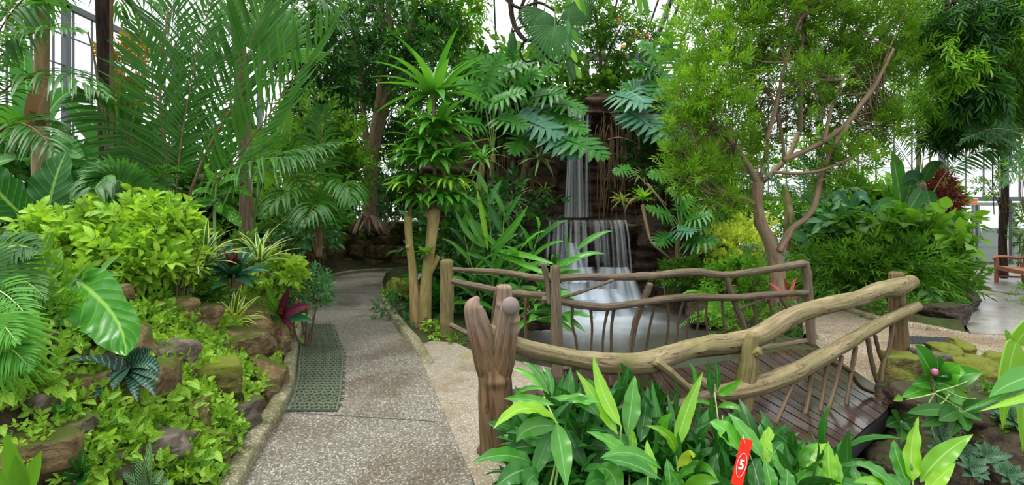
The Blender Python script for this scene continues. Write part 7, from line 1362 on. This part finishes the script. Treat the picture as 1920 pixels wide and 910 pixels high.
broad('clump of upright bright broad leaves below the bank at the lower right',(1710,950,2.6),[
 ((1712,905,2.6),(1700,850,2.65),(1722,782,2.75),.105,'gingerlit',(0,-1,.1)),((1705,915,2.6),(1680,860,2.65),(1675,825,2.7),.105,'ginger',(0,-1,.2)),((1725,905,2.6),(1760,850,2.6),(1825,815,2.6),.105,'gingerlit',(-.1,-.8,.8)),((1735,925,2.4),(1760,895,2.4),(1792,868,2.4),.07,'gingerlit',(-.2,-.8,.7)),((1690,930,2.4),(1650,880,2.4),(1605,870,2.4),.10,'ginger',(.1,-.6,1)),((1680,925,2.4),(1650,900,2.35),(1600,905,2.3),.08,'gingerlit',(.1,-.6,1)),((1620,930,2.6),(1600,890,2.65),(1600,868,2.7),.06,'ginger'),((1745,930,2.5),(1750,900,2.55),(1755,885,2.6),.07,'gingerdark'),((1700,940,2.4),(1690,900,2.45),(1660,890,2.45),.07,'ginger')],
 [((1712,950,2.6),(1712,930,2.6),(1712,905,2.6))])
# under-fill in the stream bed
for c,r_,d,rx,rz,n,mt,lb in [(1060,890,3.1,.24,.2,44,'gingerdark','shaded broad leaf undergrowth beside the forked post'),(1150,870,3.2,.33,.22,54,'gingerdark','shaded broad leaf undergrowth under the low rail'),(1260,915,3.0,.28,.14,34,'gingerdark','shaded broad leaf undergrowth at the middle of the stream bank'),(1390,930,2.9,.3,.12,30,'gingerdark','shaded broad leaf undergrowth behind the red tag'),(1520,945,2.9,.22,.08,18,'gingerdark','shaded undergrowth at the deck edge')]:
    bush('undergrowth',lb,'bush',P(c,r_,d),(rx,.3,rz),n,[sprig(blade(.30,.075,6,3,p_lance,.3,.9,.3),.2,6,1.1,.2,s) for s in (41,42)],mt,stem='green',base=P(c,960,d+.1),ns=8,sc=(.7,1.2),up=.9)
# right bank plants
def leafy(label,name,c,leaves,mat,prof=p_heart,stem='green',cat='plant'):
    c=P(*c); r=thing(name,label,cat,c)
    for l in leaves:
        x,y,w_,mx,my=l[:5]; m=l[5] if len(l)>5 else mat; lf(r,c,P(mx,my,c[1]-.05),P(x,y,c[1]-.1),w_,m,prof,12,7,.2,.015,(U(-.2,.2),-1,.6),stalk=.12)
    st(r,[c-[0,0,.25],c],.008,stem); return r
leafy('glossy arrow leaved plant with a pink bud on the mossy rocks','pink_bud_plant',(1755,720,3.95),[(1715,648,.18,1735,672),(1760,668,.14,1757,690),(1810,700,.17,1780,690),(1785,750,.15,1770,720),(1842,700,.15,1805,700),(1800,655+30,.14,1780,690),(1710,722,.10,1735,715),(1805,790,.15,1780,770),(1822,755,.13,1795,750),(1775,700,.12,1768,700),(1745,700,.10,1750,705),(1690,745,.10,1720,735)],'ginger',p_lance)
def bud():
    c=P(1753,698,3.85); mb=MB(); rock(mb,c,(.036,.036,.044),77,0,0,.01,10,flat=2); r=thing('flower_bud','small mauve pink round flower bud in the arrow leaved plant','flower bud',c); mb.build('bud',plain('mauve',(.45,.12,.28),.4),r); st(r,[P(1748,735,3.9),P(1745,715,3.87),c],[.005,.004],'reddish')
bud()
def trail():
    mb=MB()
    r=thing('trailing_vine','thin pale trailing vine stems across the bank under the pink bud plant','vine',P(1755,740,4.5))
    for pts in [[(1755,735),(1790,725),(1815,715)],[(1755,740),(1780,755),(1805,770)],[(1750,740),(1740,770),(1755,830)],[(1755,738),(1725,745),(1700,750)],[(1770,730),(1800,745),(1830,748)],[(1780,740),(1760,760),(1720,760)]]: st(r,[P(c,q,3.85) for c,q in pts],[.006,.004],'pale')
    for (c,q,c2,q2) in [(1755,830,1758,848),(1805,770,1812,785),(1690,745,1675,752)]: lf(r,P(c,q,3.85),P((c+c2)/2,(q+q2)/2,3.82),P(c2,q2,3.81),.055,'mid',p_heart,8,5)
trail()
# pleated palm grass and long leaves at right edge
def palmgrass():
    r=thing('pleated_leaf_plant','tall pleated light green leaves at the right edge beside the mossy stones','plant',P(1930,800,3.6))
    for (a,m_,t,w_) in [((1905,640,3.5),(1885,690,3.45),(1880,805,3.4),.125),((1905,645,3.5),(1925,610,3.5),(1960,600,3.5),.12),((1925,660,3.5),(1915,720,3.45),(1918,850,3.4),.10),((1900,650,3.6),(1890,630,3.6),(1885,618,3.6),.05)]:
        mb=MB(); n,m=24,19; P0,P1,P2=P(*a),P(*m_),P(*t); c=bez(P0,P1,P2,n); T=np.gradient(c,axis=0); T/=np.linalg.norm(T,axis=1)[:,None]; S=np.cross(T,[.1,-1,.2]); S/=np.linalg.norm(S,axis=1)[:,None]; N_=np.cross(S,T); s=np.linspace(-1,1,m); wd=p_strap(np.linspace(0,1,n))*w_/2
        V=c[:,None]+S[:,None]*(wd[:,None]*s)[:,:,None]+N_[:,None]*(wd[:,None]*(.16*(np.arange(m)%2)[None]))[:,:,None]
        uv=np.stack([np.tile(s*.5+.5,(n,1)),np.repeat(np.linspace(0,1,n)[:,None],m,1)],-1).reshape(-1,2); mb.add(V.reshape(-1,3),grid_faces(n,m),uv,.6); mb.build('leaf',LM['gingerlit'],r)
    st(r,[P(1935,820,3.6),P(1915,720,3.6),P(1905,645,3.5)],.01,'pale')
palmgrass()
def longleaf():
    r=thing('long_leaf_plant','long wet glossy strap leaves reaching in from the right edge','plant',P(1980,760,3.3))
    for (a,m_,t,w_,mt) in [((1990,690,3.2),(1900,735,3.1),(1800,775,3.0),.055,'ginger'),((1990,700,3.1),(1910,700,3.1),(1855,745,3.0),.14,'ginger'),((1990,760,3.1),(1930,760,3.1),(1880,762,3.0),.04,'ginger'),((1990,730,3.0),(1930,745,3.0),(1835,772,2.95),.05,'gingerlit')]: lf(r,P(*a),P(*m_),P(*t),w_,mt,p_lance,16,7,.2,.02,(0,-.6,1))
    st(r,[P(1990,900,3.2),P(1990,700,3.2)],.015,'green')
longleaf()
# silver striped small leaved plants
leafy('dark glossy arrow leaved plant low on the dark boulder','arrow_leaf_plant',(1800,770,3.75),[(1760,790,.10,1778,775),(1840,790,.11,1822,775),(1815,810,.10,1808,790),(1780,820,.09,1788,795),(1850,760,.10,1825,758),(1700,775,.09,1740,765),(1725,800,.09,1755,785)],'dark',p_lance)
leafy('leafy plant with dark arrow leaves between the moss rock and the bright clump','arrow_leaf_plant',(1690,790,4.0),[(1660,800,.09,1675,790),(1715,815,.09,1705,800),(1690,830,.09,1690,810),(1670,770,.08,1680,778),(1720,780,.08,1705,782)],'dark',p_lance)
for c,r_,d,k,lb in [(1765,825,3.9,.9,'dark silver striped leaf cluster on the lower right rocks'),(1800,850,3.8,.8,'silver striped leaf cluster right of the first at the lower right'),(1760,850,3.75,.7,'silver striped leaf cluster at the foot of the bright clump'),(1900,790,3.8,.9,'silver striped plant under the pleated leaves'),(1850,860,3.5,.8,'silver striped plant in the bottom right shade'),(1890,895,3.3,.7,'small silver striped plant in the bottom right corner'),(1870,780,3.9,.7,'silver striped plant on the dark boulder'),(1820,885,3.3,.8,'silver striped plant at the bottom edge right of the bright clump'),(1790,800,3.8,.6,'small silver striped plant above the cluster on the lower right rocks')]:
    rosplant('silver_striped_plant',lb,'plant',P(c,r_,d),14,.16*k,.075*k,'silver',e0=(1.1,.1),droop=.8,prof=p_lance,axis=(0,-.7,.7),m=5)
for c,r_,d,n,lb in [(1890,815,3.9,40,'bright small leaved creeper hanging on the right bank'),(1730,770,4.5,26,'small leafy plant under the moss covered rock'),(1850,760,4.2,30,'small green plants on the dark boulder')]:
    bush('bank_creeper',lb,'creeper',P(c,r_,d),(.16,.1,.14),n,creep,'bright' if r_>800 else 'mid',ns=5,sc=(.9,1.5),base=P(c,r_-20,d+.1))
